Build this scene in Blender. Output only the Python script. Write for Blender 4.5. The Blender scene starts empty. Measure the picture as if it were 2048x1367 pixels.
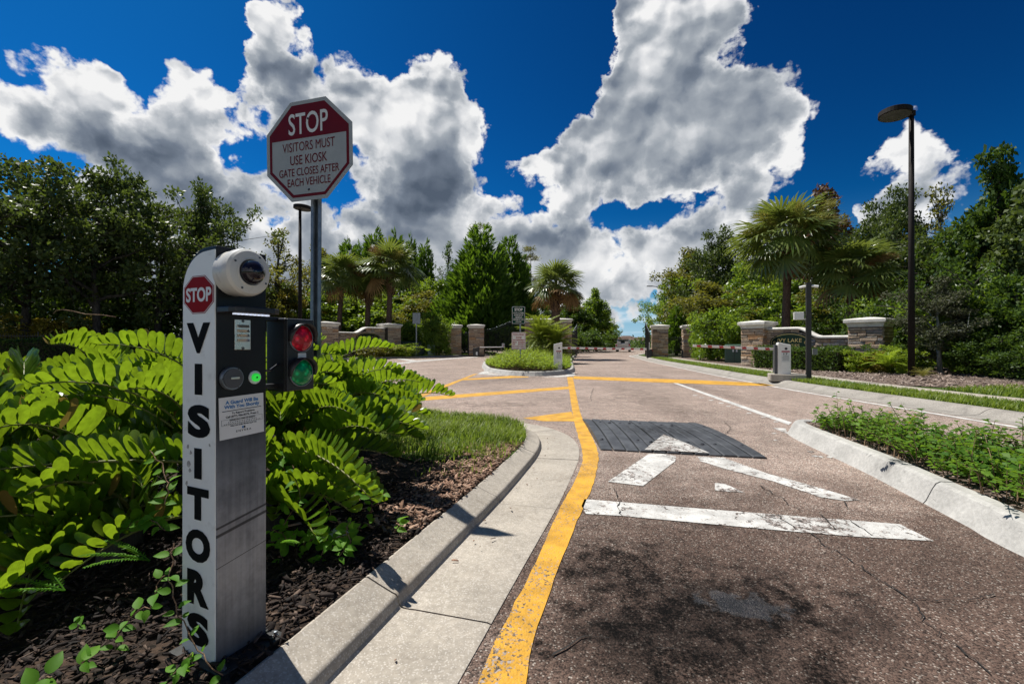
import bpy, math, random
import numpy as np
from mathutils import Vector, Matrix
R = math.radians
rnd = random.Random(11)
S = bpy.context.scene
COL = S.collection

# ------------------------------------------------------------------ camera
F, H, HZ = 910.0, 1.05, 689.0          # focal length in photo pixels, eye height, horizon row
cd = bpy.data.cameras.new('camera')
cam = bpy.data.objects.new('camera', cd)
COL.objects.link(cam)
cam.location = (0, 0, H)
cam.rotation_euler = (R(90), 0, 0)
cd.sensor_width = 36
cd.lens = F / 2048 * 36
cd.shift_y = 5.5 / 2048
cd.clip_start = 0.05
cd.clip_end = 6000
S.camera = cam

# ------------------------------------------------------------------ sun and sky
SUN_EL, SUN_AZ = R(61), R(-54)         # azimuth from +Y, negative = towards -X
sd = Vector((math.sin(SUN_AZ) * math.cos(SUN_EL), math.cos(SUN_AZ) * math.cos(SUN_EL), math.sin(SUN_EL)))
sl = bpy.data.lights.new('sun', 'SUN')
sl.energy = 4.2
sl.angle = R(0.53)
sl.color = (1.0, 0.955, 0.88)
sun = bpy.data.objects.new('sun', sl)
COL.objects.link(sun)
sun.rotation_euler = (-sd).to_track_quat('-Z', 'Y').to_euler()
sun.location = (0, 0, 30)

S.view_settings.view_transform = 'Standard'
S.view_settings.look = 'None'
S.view_settings.exposure = 0.65
S.view_settings.gamma = 1.0
S.view_settings.use_curve_mapping = False
S.cycles.max_bounces = 7
S.cycles.diffuse_bounces = 3
S.cycles.glossy_bounces = 3
S.cycles.transmission_bounces = 5
S.cycles.transparent_max_bounces = 6


class NT:
    """short-hand for node trees"""
    def __init__(s, tree):
        s.t = tree
        s.n = tree.nodes
        s.l = tree.links

    def node(s, typ, **kw):
        n = s.n.new(typ)
        for k, v in kw.items():
            setattr(n, k, v)
        return n

    def put(s, sock, v):
        if isinstance(v, bpy.types.NodeSocket):
            s.l.new(v, sock)
        elif v is not None:
            if isinstance(v, (tuple, list)) and len(v) == 3 and sock.type == 'RGBA':
                v = (*v, 1)
            sock.default_value = v

    def m(s, op, a, b=None, c=None, clamp=False):
        n = s.node('ShaderNodeMath', operation=op, use_clamp=clamp)
        for i, v in enumerate((a, b, c)):
            if v is not None:
                s.put(n.inputs[i], v)
        return n.outputs[0]

    def vm(s, op, a, b=None, scale=None):
        n = s.node('ShaderNodeVectorMath', operation=op)
        s.put(n.inputs[0], a)
        if b is not None:
            s.put(n.inputs[1], b)
        if scale is not None:
            s.put(n.inputs['Scale'], scale)
        return n.outputs['Value' if op in ('LENGTH', 'DISTANCE', 'DOT_PRODUCT') else 'Vector']

    def mix(s, f, a, b, blend='MIX'):
        n = s.node('ShaderNodeMix', data_type='RGBA', blend_type=blend)
        s.put(n.inputs[0], f)
        s.put(n.inputs[6], a)
        s.put(n.inputs[7], b)
        return n.outputs[2]

    def rng(s, v, a, b, c=0.0, d=1.0, smooth=True):
        n = s.node('ShaderNodeMapRange', interpolation_type='SMOOTHSTEP' if smooth else 'LINEAR')
        for i, x in enumerate((v, a, b, c, d)):
            s.put(n.inputs[i], x)
        return n.outputs[0]

    def noise(s, vec, scale, detail=2.0, rough=0.5, dim='3D', dist=0.0):
        n = s.node('ShaderNodeTexNoise', noise_dimensions=dim)
        s.put(n.inputs['Vector'], vec)
        n.inputs['Scale'].default_value = scale
        n.inputs['Detail'].default_value = detail
        n.inputs['Roughness'].default_value = rough
        n.inputs['Distortion'].default_value = dist
        return n

    def vor(s, vec, scale, feature='F1', dim='3D', detail=0.0, rand=1.0, rough=0.5):
        n = s.node('ShaderNodeTexVoronoi', voronoi_dimensions=dim, feature=feature)
        s.put(n.inputs['Vector'], vec)
        n.inputs['Scale'].default_value = scale
        if 'Detail' in n.inputs:
            n.inputs['Detail'].default_value = detail
            n.inputs['Roughness'].default_value = rough
        n.inputs['Randomness'].default_value = rand
        return n

    def ramp(s, f, stops, interp='LINEAR'):
        n = s.node('ShaderNodeValToRGB')
        s.put(n.inputs[0], f)
        cr = n.color_ramp
        cr.interpolation = interp
        while len(cr.elements) < len(stops):
            cr.elements.new(0.5)
        for e, (p, c) in zip(cr.elements, stops):
            e.position = p
            e.color = (*c, 1) if len(c) == 3 else c
        return n.outputs[0]

    def xyz(s, v):
        n = s.node('ShaderNodeSeparateXYZ')
        s.put(n.inputs[0], v)
        return n.outputs

    def cxyz(s, x, y, z=0.0):
        n = s.node('ShaderNodeCombineXYZ')
        for i, v in enumerate((x, y, z)):
            s.put(n.inputs[i], v)
        return n.outputs[0]

    def bump(s, h, strength=0.3, dist=0.01):
        n = s.node('ShaderNodeBump')
        n.inputs['Strength'].default_value = strength
        n.inputs['Distance'].default_value = dist
        s.put(n.inputs['Height'], h)
        return n.outputs[0]


def build_world():
    w = bpy.data.worlds.new('World')
    S.world = w
    w.use_nodes = True
    k = NT(w.node_tree)
    k.n.clear()
    out = k.node('ShaderNodeOutputWorld')
    bg = k.node('ShaderNodeBackground')
    k.l.new(bg.outputs[0], out.inputs[0])
    sky = k.node('ShaderNodeTexSky', sky_type='NISHITA', sun_disc=False)
    sky.sun_elevation = SUN_EL
    sky.sun_rotation = SUN_AZ
    sky.air_density = 1.0
    sky.dust_density = 0.6
    sky.ozone_density = 3.0
    d = k.xyz(k.node('ShaderNodeTexCoord').outputs['Generated'])
    az = k.m('ARCTAN2', d[0], d[1])
    az = k.m('SUBTRACT', k.m('PINGPONG', k.m('ADD', az, math.pi / 2), math.pi), math.pi / 2)
    hor = k.m('SQRT', k.m('ADD', k.m('MULTIPLY', d[0], d[0]), k.m('MULTIPLY', d[1], d[1])))
    t = k.m('DIVIDE', d[2], k.m('MAXIMUM', hor, 0.05))
    # angular map: U along azimuth, V height above the horizon
    U = k.m('MULTIPLY', az, F)
    V = k.m('MULTIPLY', t, F)
    UV = k.cxyz(U, V)

    def conv(px, py):
        a = math.atan((px - 1024) / F)
        return a / math.pi + 0.5, (HZ - py) * math.cos(a)

    def curve(pts, x):
        n = k.node('ShaderNodeFloatCurve')
        cm = n.mapping
        cm.clip_max_y = 1
        c = cm.curves[0]
        q = [conv(*p) for p in pts]
        q = [(max(0, min(1, a)), max(0, min(1, b / 1500 + 0.3))) for a, b in q]
        c.points[0].location = q[0]
        c.points[1].location = q[-1]
        for p in q[1:-1]:
            c.points.new(*p)
        for p in c.points:
            p.handle_type = 'VECTOR'
        cm.update()
        k.put(n.inputs['Value'], x)
        return k.m('MULTIPLY', k.m('SUBTRACT', n.outputs[0], 0.3), 1500)

    top = [(-9000, 300), (-3000, 330), (-900, 380), (-500, 330), (-200, 200), (-60, 95), (0, 105), (40, 110), (100, 135), (122, 100), (145, 78),
           (205, 75), (228, 120), (242, 150), (265, 150), (300, 118), (350, 112), (420, 128), (450, 150), (472, 110),
           (497, 25), (515, -60), (600, -60), (618, 40), (630, 110), (680, 118), (720, 112), (775, 132), (800, 95),
           (850, 84), (905, 102), (945, 150), (965, 210), (990, 255), (1012, 300), (1018, 345), (1026, 300),
           (1060, 285), (1100, 268), (1130, 205), (1180, 185), (1205, 130), (1226, 20), (1236, -90), (1500, -90),
           (1518, 10), (1530, 95), (1550, 115), (1600, 112), (1628, 130), (1642, 230), (1656, 420), (1668, 700), (1690, 700), (1688, 370), (1738, 295), (1790, 238), (1835, 228), (1880, 258), (1915, 238), (1966, 275),
           (1965, 400), (1985, 640), (2200, 600), (2500, 350), (3000, 300), (5000, 420), (12000, 300)]
    top.sort()
    bot = [(-9000, 640), (-500, 640), (-200, 300), (-100, 260), (0, 290), (60, 350), (110, 400), (165, 420), (190, 480), (225, 1050), (1160, 1050),
           (1212, 665), (1312, 665), (1380, 1050), (1640, 1050), (1668, 700), (1690, 540), (1800, 530), (1968, 510), (2010, 640),
           (2500, 600), (12000, 640)]

    wn = k.noise(UV, 1 / 150, 6.0, 0.60, '2D')
    warp = k.vm('SCALE', k.vm('SUBTRACT', wn.outputs['Color'], (0.5, 0.5, 0.5)), scale=92.0)
    P2 = k.vm('ADD', UV, warp)
    q = k.xyz(P2)
    cx = k.m('ADD', k.m('DIVIDE', q[0], F * math.pi), 0.5)
    T = curve(top, cx)
    B = curve(bot, cx)
    dT = k.m('SUBTRACT', T, q[1])
    dB = k.m('MULTIPLY', k.m('SUBTRACT', q[1], B), 0.6)
    dd = k.m('SMOOTH_MIN', dT, dB, 20.0)

    def blob(px, py, rx, ry, vec=None):
        a = math.atan((px - 1024) / F)
        c = (a * F, (HZ - py) * math.cos(a), 0)
        v = k.vm('SUBTRACT', vec or P2, c)
        v = k.vm('MULTIPLY', v, (1 / rx, 1 / ry, 0))
        return k.vm('LENGTH', v)

    for (px, py, rx, ry) in ((527, 312, 20, 34), (690, 378, 17, 24), (1292, 430, 30, 9),
                             (1010, 352, 14, 30), (655, 88, 22, 14), (1040, 372, 12, 14), (1668, 290, 52, 75), (1650, 380, 42, 55), (1560, 60, 34, 50)):
        hole = k.m('MULTIPLY', k.m('SUBTRACT', blob(px, py, rx, ry), 0.8), min(rx, ry) * 1.3)
        dd = k.m('SMOOTH_MIN', dd, hole, 6.0)

    # cauliflower: cells within cells, rounder at the rim; a finer noise frays the edge
    def billow(vec, size, det, rough=0.5):
        return k.vor(vec, 1 / size, 'F1', '2D', det, 1.0, rough).outputs['Distance']

    wA = k.vm('ADD', UV, k.vm('SCALE', warp, scale=0.55))
    fray = k.noise(UV, 1 / 40, 7.0, 0.64, '2D').outputs[0]
    h0 = k.m('SUBTRACT', 1.0, billow(wA, 88, 4.0, 0.52))
    D = k.m('ADD', k.m('MULTIPLY', dd, 1 / 46), k.m('MULTIPLY', k.m('SUBTRACT', h0, 0.50), 1.8))
    D = k.m('ADD', D, k.m('ADD', k.m('MULTIPLY', k.m('SUBTRACT', fray, 0.5), 1.25), 0.10))
    alpha = k.rng(D, -0.12, 0.40)
    # daylight from above: the upper side of every puff is bright, its underside grey
    b0, b1 = billow(wA, 120, 2.2, 0.55), billow(k.vm('ADD', wA, (-9.0, 20.0, 0)), 120, 2.2, 0.55)
    rel = k.m('SUBTRACT', b1, b0)
    lp = k.vm('ADD', UV, k.vm('SCALE', warp, scale=0.9))
    relL = k.m('SUBTRACT', billow(k.vm('ADD', lp, (-20.0, 42.0, 0)), 230, 1.0), billow(lp, 230, 1.0))
    fine = k.noise(wA, 1 / 55, 5.0, 0.55, '2D').outputs[0]
    big = k.noise(k.vm('ADD', UV, (310, 40, 0)), 1 / 230, 3.0, 0.5, '2D').outputs[0]
    dark = k.rng(big, 0.42, 0.72, 0.0, 0.55)
    for (px, py, rx, ry, s) in ((835, 385, 170, 62, 1.0), (560, 215, 75, 120, 0.85), (330, 330, 220, 80, 0.8), (1400, 352, 160, 55, 1.0),
                                (1440, 150, 70, 130, 0.4), (1520, 290, 80, 100, 0.4), (1510, 425, 130, 35, 0.8), (880, 190, 40, 80, 0.4),
                                (760, 475, 360, 50, 0.7), (520, 430, 150, 60, 0.7), (1190, 470, 130, 36, 0.45), (180, 260, 90, 60, 0.4)):
        b = k.rng(blob(px, py, rx, ry, lp), 1.45, 0.15, 0.0, s)
        dark = k.m('MAXIMUM', dark, b)
    thick = k.rng(D, 0.3, 2.6)
    dark = k.m('MULTIPLY', dark, thick)
    lum = k.m('SUBTRACT', 0.84, k.m('MULTIPLY', dark, 0.50))
    deep = k.m('MULTIPLY', k.rng(dT, 15.0, 230.0), k.rng(V, 60.0, 260.0, 0.55, 1.0))
    lum = k.m('SUBTRACT', lum, k.m('MULTIPLY', deep, 0.20))
    calm = k.m('SUBTRACT', 1.0, k.m('MULTIPLY', k.rng(dT, 60.0, 260.0), 0.40))
    lum = k.m('ADD', lum, k.m('MULTIPLY', k.m('MULTIPLY', rel, 0.74), calm))
    lum = k.m('ADD', lum, k.m('MULTIPLY', relL, 0.55))
    lum = k.m('ADD', lum, k.m('MULTIPLY', k.m('SUBTRACT', fine, 0.5), 0.30))
    rim = k.rng(D, 0.05, 1.1, 0.22, 0.0)
    lum = k.m('ADD', lum, rim, clamp=True)
    ccol = k.ramp(lum, [(0.0, (0.095, 0.125, 0.175)), (0.3, (0.195, 0.235, 0.30)), (0.6, (0.41, 0.45, 0.50)), (0.82, (0.74, 0.76, 0.79)), (1.0, (1.0, 1.0, 1.0))])
    # clouds opposite the sun are front-lit, and boosted to add fill on shaded faces
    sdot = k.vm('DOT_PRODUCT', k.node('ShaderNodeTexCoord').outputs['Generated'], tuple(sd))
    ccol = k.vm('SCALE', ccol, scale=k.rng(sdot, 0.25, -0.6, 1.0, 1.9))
    # polarised deep blue: tint of the Nishita sky
    scol = k.vm('SCALE', sky.outputs[0], scale=SKY_STRENGTH)
    gm = k.node('ShaderNodeGamma')
    k.put(gm.inputs[0], scol)
    gm.inputs[1].default_value = 2.0
    scol = k.mix(1.0, gm.outputs[0], SKY_TINT, 'MULTIPLY')
    lowf = k.rng(V, 10.0, 330.0, 1.0, 0.0)
    haze = k.noise(k.vm('MULTIPLY', UV, (0.6, 3.0, 0)), 1 / 90, 4.0, 0.6, '2D').outputs[0]
    thin = k.m('MULTIPLY', k.rng(haze, 0.44, 0.75, 0.0, 0.75), k.rng(V, 20.0, 150.0, 1.0, 0.0))
    scol = k.mix(k.m('MULTIPLY', k.rng(V, -60.0, 260.0, 1.0, 0.0), 0.9), scol, (0.12, 0.28, 0.43))
    scol = k.mix(k.m('MULTIPLY', k.rng(V, -30.0, 110.0, 1.0, 0.0), 0.75), scol, (0.34, 0.46, 0.55))
    scol = k.mix(thin, scol, (0.52, 0.57, 0.62))
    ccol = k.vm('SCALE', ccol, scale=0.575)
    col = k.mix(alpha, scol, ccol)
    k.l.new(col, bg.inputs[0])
    bg.inputs[1].default_value = 1.0


SKY_STRENGTH = 0.10
SKY_TINT = (0.045, 0.60, 0.76)
build_world()

# ------------------------------------------------------------------ placing and tagging helpers
def P(px, py, Y):
    """point of the place at distance Y that the survey photo shows at (px, py)"""
    return Vector(((px - 1024) / F * Y, Y, H - (py - HZ) / F * Y))


def G(px, py, z=0.0):
    Y = (H - z) * F / (py - HZ)
    return Vector(((px - 1024) / F * Y, Y, z))


def tag(o, label=None, cat=None, group=None, kind=None):
    if label:
        o['label'] = label
    if cat:
        o['category'] = cat
    if group:
        o['group'] = group
    if kind:
        o['kind'] = kind
    return o


def empty(name, loc, rz=0.0, label=None, cat=None, group=None, kind=None):
    o = bpy.data.objects.new(name, None)
    o.empty_display_size = 0.1
    COL.objects.link(o)
    o.location = loc
    o.rotation_euler = (0, 0, rz)
    return tag(o, label, cat, group, kind)


def inst(name, mesh, parent=None, M=None, label=None):
    o = bpy.data.objects.new(name, mesh)
    COL.objects.link(o)
    if parent is not None:
        o.parent = parent
    if M is not None:
        o.matrix_basis = M
    if label:
        o['label'] = label
    return o


def copy_tree(o, parent=None):
    c = o.copy()
    COL.objects.link(c)
    if parent is not None:
        c.parent = parent
    for ch in list(KIDS.get(o.name, ())) or list(o.children):
        copy_tree(ch, c)
    return c


KIDS = {}


def frame(right, up, normal, loc):
    M = Matrix.Identity(4)
    for i, v in enumerate((right, up, normal)):
        for j in range(3):
            M[j][i] = v[j]
    M.translation = loc
    return M


class MB:
    """collects shapes and links them as ONE mesh object"""
    def __init__(s):
        s.v = []
        s.f = []
        s.mi = []
        s.cur = 0

    def add(s, vs, fs):
        o = len(s.v)
        s.v += [tuple(v) for v in vs]
        s.f += [tuple(i + o for i in f) for f in fs]
        s.mi += [s.cur] * len(fs)
        return s

    def box(s, c, d, M=None):
        x, y, z = c
        a, b, e = d[0] / 2, d[1] / 2, d[2] / 2
        vs = [Vector((x + i * a, y + j * b, z + k * e)) for i in (-1, 1) for j in (-1, 1) for k in (-1, 1)]
        if M is not None:
            vs = [M @ v for v in vs]
        return s.add(vs, [(0, 1, 3, 2), (4, 6, 7, 5), (0, 4, 5, 1), (2, 3, 7, 6), (0, 2, 6, 4), (1, 5, 7, 3)])

    def poly(s, pts):
        return s.add(pts, [tuple(range(len(pts)))])

    def prism(s, pts, z0, z1, M=None):
        n = len(pts)
        vs = [Vector((p[0], p[1], z0)) for p in pts] + [Vector((p[0], p[1], z1)) for p in pts]
        if M is not None:
            vs = [M @ v for v in vs]
        return s.add(vs, [tuple(reversed(range(n))), tuple(range(n, 2 * n))] +
                     [(i, (i + 1) % n, n + (i + 1) % n, n + i) for i in range(n)])

    def tube(s, path, rad, n=8, cap=True):
        path = [Vector(p) for p in path]
        if not isinstance(rad, (list, tuple)):
            rad = [rad] * len(path)
        vs = []
        ref = None
        for i, p in enumerate(path):
            t = (path[min(i + 1, len(path) - 1)] - path[max(i - 1, 0)]).normalized()
            if ref is None:
                ref = Vector((1, 0, 0)) if abs(t.x) < 0.8 else Vector((0, 1, 0))
            u = (ref - t * ref.dot(t)).normalized()
            ref = u
            w = t.cross(u)
            for k in range(n):
                a = 2 * math.pi * k / n
                vs.append(p + (u * math.cos(a) + w * math.sin(a)) * rad[i])
        fs = []
        for i in range(len(path) - 1):
            for k in range(n):
                a, b = i * n + k, i * n + (k + 1) % n
                fs.append((a, b, b + n, a + n))
        if cap:
            fs.append(tuple(reversed(range(n))))
            fs.append(tuple(range((len(path) - 1) * n, len(path) * n)))
        return s.add(vs, fs)

    def lathe(s, prof, n=24, M=None, a0=0.0, a1=2 * math.pi):
        full = abs(a1 - a0 - 2 * math.pi) < 1e-6
        cnt = n if full else n + 1
        vs = []
        for r, z in prof:
            for k in range(cnt):
                a = a0 + (a1 - a0) * k / n
                vs.append(Vector((r * math.cos(a), r * math.sin(a), z)))
        if M is not None:
            vs = [M @ v for v in vs]
        fs = []
        for i in range(len(prof) - 1):
            for k in range(n):
                a, b = i * cnt + k, i * cnt + (k + 1) % cnt
                fs.append((a, b, b + cnt, a + cnt))
        return s.add(vs, fs)

    def strip(s, A, B):
        """ribbon between two polylines of equal length"""
        n = len(A)
        return s.add(list(A) + list(B), [(i, i + 1, n + i + 1, n + i) for i in range(n - 1)])

    def mesh(s, name, mats, smooth=False):
        me = bpy.data.meshes.new(name)
        me.from_pydata(s.v, [], s.f)
        for m in (mats if isinstance(mats, (list, tuple)) else [mats]):
            me.materials.append(m)
        if any(s.mi):
            me.polygons.foreach_set('material_index', s.mi)
        if smooth:
            me.polygons.foreach_set('use_smooth', [True] * len(s.f))
        me.update()
        return me

    def build(s, name, mats, parent=None, smooth=False, bevel=0.0, label=None, M=None, seg=2):
        o = inst(name, s.mesh(name, mats, smooth), parent, M, label)
        if bevel:
            b = o.modifiers.new('bevel', 'BEVEL')
            b.width = bevel
            b.segments = seg
            b.limit_method = 'ANGLE'
        return o


def np_mesh(name, V, Q, mats, midx=None):
    """quads from numpy arrays"""
    me = bpy.data.meshes.new(name)
    V = np.ascontiguousarray(V, dtype=np.float32)
    Q = np.ascontiguousarray(Q, dtype=np.int32)
    k = Q.shape[1]
    me.vertices.add(len(V))
    me.vertices.foreach_set('co', V.ravel())
    me.loops.add(Q.size)
    me.loops.foreach_set('vertex_index', Q.ravel())
    me.polygons.add(len(Q))
    me.polygons.foreach_set('loop_start', np.arange(0, Q.size, k, dtype=np.int32))
    for m in (mats if isinstance(mats, (list, tuple)) else [mats]):
        me.materials.append(m)
    if midx is not None:
        me.polygons.foreach_set('material_index', np.ascontiguousarray(midx, dtype=np.int32))
    me.update(calc_edges=True)
    return me


def smooth_line(pts, step=0.15, closed=False):
    """Catmull-Rom through 2D points, resampled"""
    pts = [Vector((p[0], p[1])) for p in pts]
    out = []
    n = len(pts)
    for i in range(n - (0 if closed else 1)):
        if closed:
            p0, p1, p2, p3 = pts[(i - 1) % n], pts[i], pts[(i + 1) % n], pts[(i + 2) % n]
        else:
            p0, p1, p2, p3 = pts[max(i - 1, 0)], pts[i], pts[i + 1], pts[min(i + 2, n - 1)]
        k = max(2, int((p2 - p1).length / step))
        for j in range(k):
            t = j / k
            out.append(0.5 * ((2 * p1) + (p2 - p0) * t + (2 * p0 - 5 * p1 + 4 * p2 - p3) * t * t + (3 * p1 - p0 - 3 * p2 + p3) * t ** 3))
    if not closed:
        out.append(pts[-1])
    return out


def offset_line(line, d, closed=False):
    """shift to the left of the direction of travel by d"""
    n = len(line)
    out = []
    for i in range(n):
        a = line[(i - 1) % n] if closed else line[max(i - 1, 0)]
        b = line[(i + 1) % n] if closed else line[min(i + 1, n - 1)]
        t = (b - a).normalized()
        out.append(line[i] + Vector((-t.y, t.x)) * d)
    return out


def inside(poly, x, y):
    c = False
    n = len(poly)
    j = n - 1
    for i in range(n):
        xi, yi, xj, yj = poly[i][0], poly[i][1], poly[j][0], poly[j][1]
        if (yi > y) != (yj > y) and x < (xj - xi) * (y - yi) / (yj - yi) + xi:
            c = not c
        j = i
    return c


TEXT = {}


def text_raw(s, bold=0.0, sp=1.0):
    key = (s, bold, sp)
    if key not in TEXT:
        cu = bpy.data.curves.new('lettering', 'FONT')
        cu.body = s
        cu.size = 1
        cu.offset = bold
        cu.space_character = sp
        cu.resolution_u = 4
        ob = bpy.data.objects.new('lettering', cu)
        COL.objects.link(ob)
        dg = bpy.context.evaluated_depsgraph_get()
        me = bpy.data.meshes.new_from_object(ob.evaluated_get(dg))
        V = np.array([v.co[:] for v in me.vertices])
        Fs = [tuple(p.vertices) for p in me.polygons]
        lo, hi = V.min(0), V.max(0)
        V = (V - (lo + hi) / 2) / np.maximum(hi - lo, 1e-6)
        V[:, 2] = 0
        TEXT[key] = (V, Fs)
        bpy.data.objects.remove(ob)
        bpy.data.meshes.remove(me)
        bpy.data.curves.remove(cu)
    return TEXT[key]


def lettering(s, mat, parent, M, w, h, bold=0.0, name='lettering', sp=1.0, raise_=0.0012):
    """flat print of the words s, w wide and h high, on the plane M (x right, y up, z out)"""
    V, Fs = text_raw(s, bold, sp)
    b = MB()
    b.add([(v[0] * w, v[1] * h, raise_) for v in V], Fs)
    return b.build(name, mat, parent, M=M)


# ------------------------------------------------------------------ materials
MATS = {}


def new_mat(name):
    m = bpy.data.materials.new(name)
    m.use_nodes = True
    k = NT(m.node_tree)
    k.n.clear()
    out = k.node('ShaderNodeOutputMaterial')
    k.pos = k.node('ShaderNodeNewGeometry').outputs['Position']
    k.obj = k.node('ShaderNodeTexCoord').outputs['Object']
    k.out = out
    MATS[name] = m
    return m, k


def principled(k, color, rough=0.6, metal=0.0, normal=None, spec=0.5, coat=0.0, emit=None, estr=0.0):
    p = k.node('ShaderNodeBsdfPrincipled')
    k.put(p.inputs['Base Color'], color)
    k.put(p.inputs['Roughness'], rough)
    k.put(p.inputs['Metallic'], metal)
    k.put(p.inputs['Specular IOR Level'], spec)
    k.put(p.inputs['Coat Weight'], coat)
    if normal is not None:
        k.put(p.inputs['Normal'], normal)
    if emit is not None:
        k.put(p.inputs['Emission Color'], emit)
        k.put(p.inputs['Emission Strength'], estr)
    return p.outputs[0]


def simple(name, color, rough=0.6, metal=0.0, var=0.12, scale=8.0, bump=0.0, bscale=60.0, spec=0.5, coat=0.0, dirt=None):
    """plain surface with a little uneven tone and relief"""
    m, k = new_mat(name)
    n = k.noise(k.obj, scale, 4.0, 0.6).outputs[0]
    f = k.rng(n, 0.3, 0.7, 1 - var, 1 + var)
    c = k.vm('SCALE', color, scale=f)
    if dirt:
        dn = k.noise(k.obj, scale * 2.7, 5.0, 0.65).outputs[0]
        c = k.mix(k.rng(dn, 0.55, 0.75, 0.0, dirt[1]), c, dirt[0])
    r = k.rng(n, 0.3, 0.7, max(0.03, rough - 0.07), min(1, rough + 0.07))
    nm = None
    if bump:
        nm = k.bump(k.noise(k.obj, bscale, 3.0).outputs[0], bump, 0.004)
    k.l.new(principled(k, c, r, metal, nm, spec, coat), k.out.inputs[0])
    return m


def leaf_mat(name, c0, c1, trans=(0.3, 0.45, 0.05), tw=0.35, rough=0.45, spec=0.4, edge=None, veins=0.0):
    """leaf: lets some light through; each leaf has its own tone between c0 and c1"""
    m, k = new_mat(name)
    rp = k.node('ShaderNodeNewGeometry').outputs['Random Per Island']
    oi = k.node('ShaderNodeObjectInfo').outputs['Random']
    f = k.m('FRACT', k.m('ADD', rp, oi))
    n = k.noise(k.pos, 1.3, 2.0).outputs[0]
    f = k.m('ADD', k.m('MULTIPLY', f, 0.65), k.rng(n, 0.3, 0.7, 0.0, 0.4), clamp=True)
    c = k.mix(f, c0, c1)
    t = k.mix(f, tuple(x * 0.65 for x in trans), trans)
    if veins:
        x = k.xyz(k.obj)[0]
        st = k.m('SINE', k.m('MULTIPLY', x, 75.0))
        e = k.rng(k.m('ABSOLUTE', x), 0.40, 0.50, 0.0, 0.55)
        g = k.m('ADD', 1.0, k.m('MULTIPLY', st, veins))
        blo = k.noise(k.pos, 38.0, 3.0).outputs[0]
        g = k.m('MULTIPLY', g, k.rng(blo, 0.3, 0.7, 0.82, 1.15))
        c = k.mix(e, k.vm('SCALE', c, scale=g), (0.22, 0.22, 0.04))
        t = k.vm('SCALE', t, scale=g)
    p = principled(k, c, rough, 0.0, None, spec)
    tr = k.node('ShaderNodeBsdfTranslucent')
    k.put(tr.inputs[0], t)
    mx = k.node('ShaderNodeMixShader')
    mx.inputs[0].default_value = tw
    k.l.new(p, mx.inputs[1])
    k.l.new(tr.outputs[0], mx.inputs[2])
    k.l.new(mx.outputs[0], k.out.inputs[0])
    return m


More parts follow.
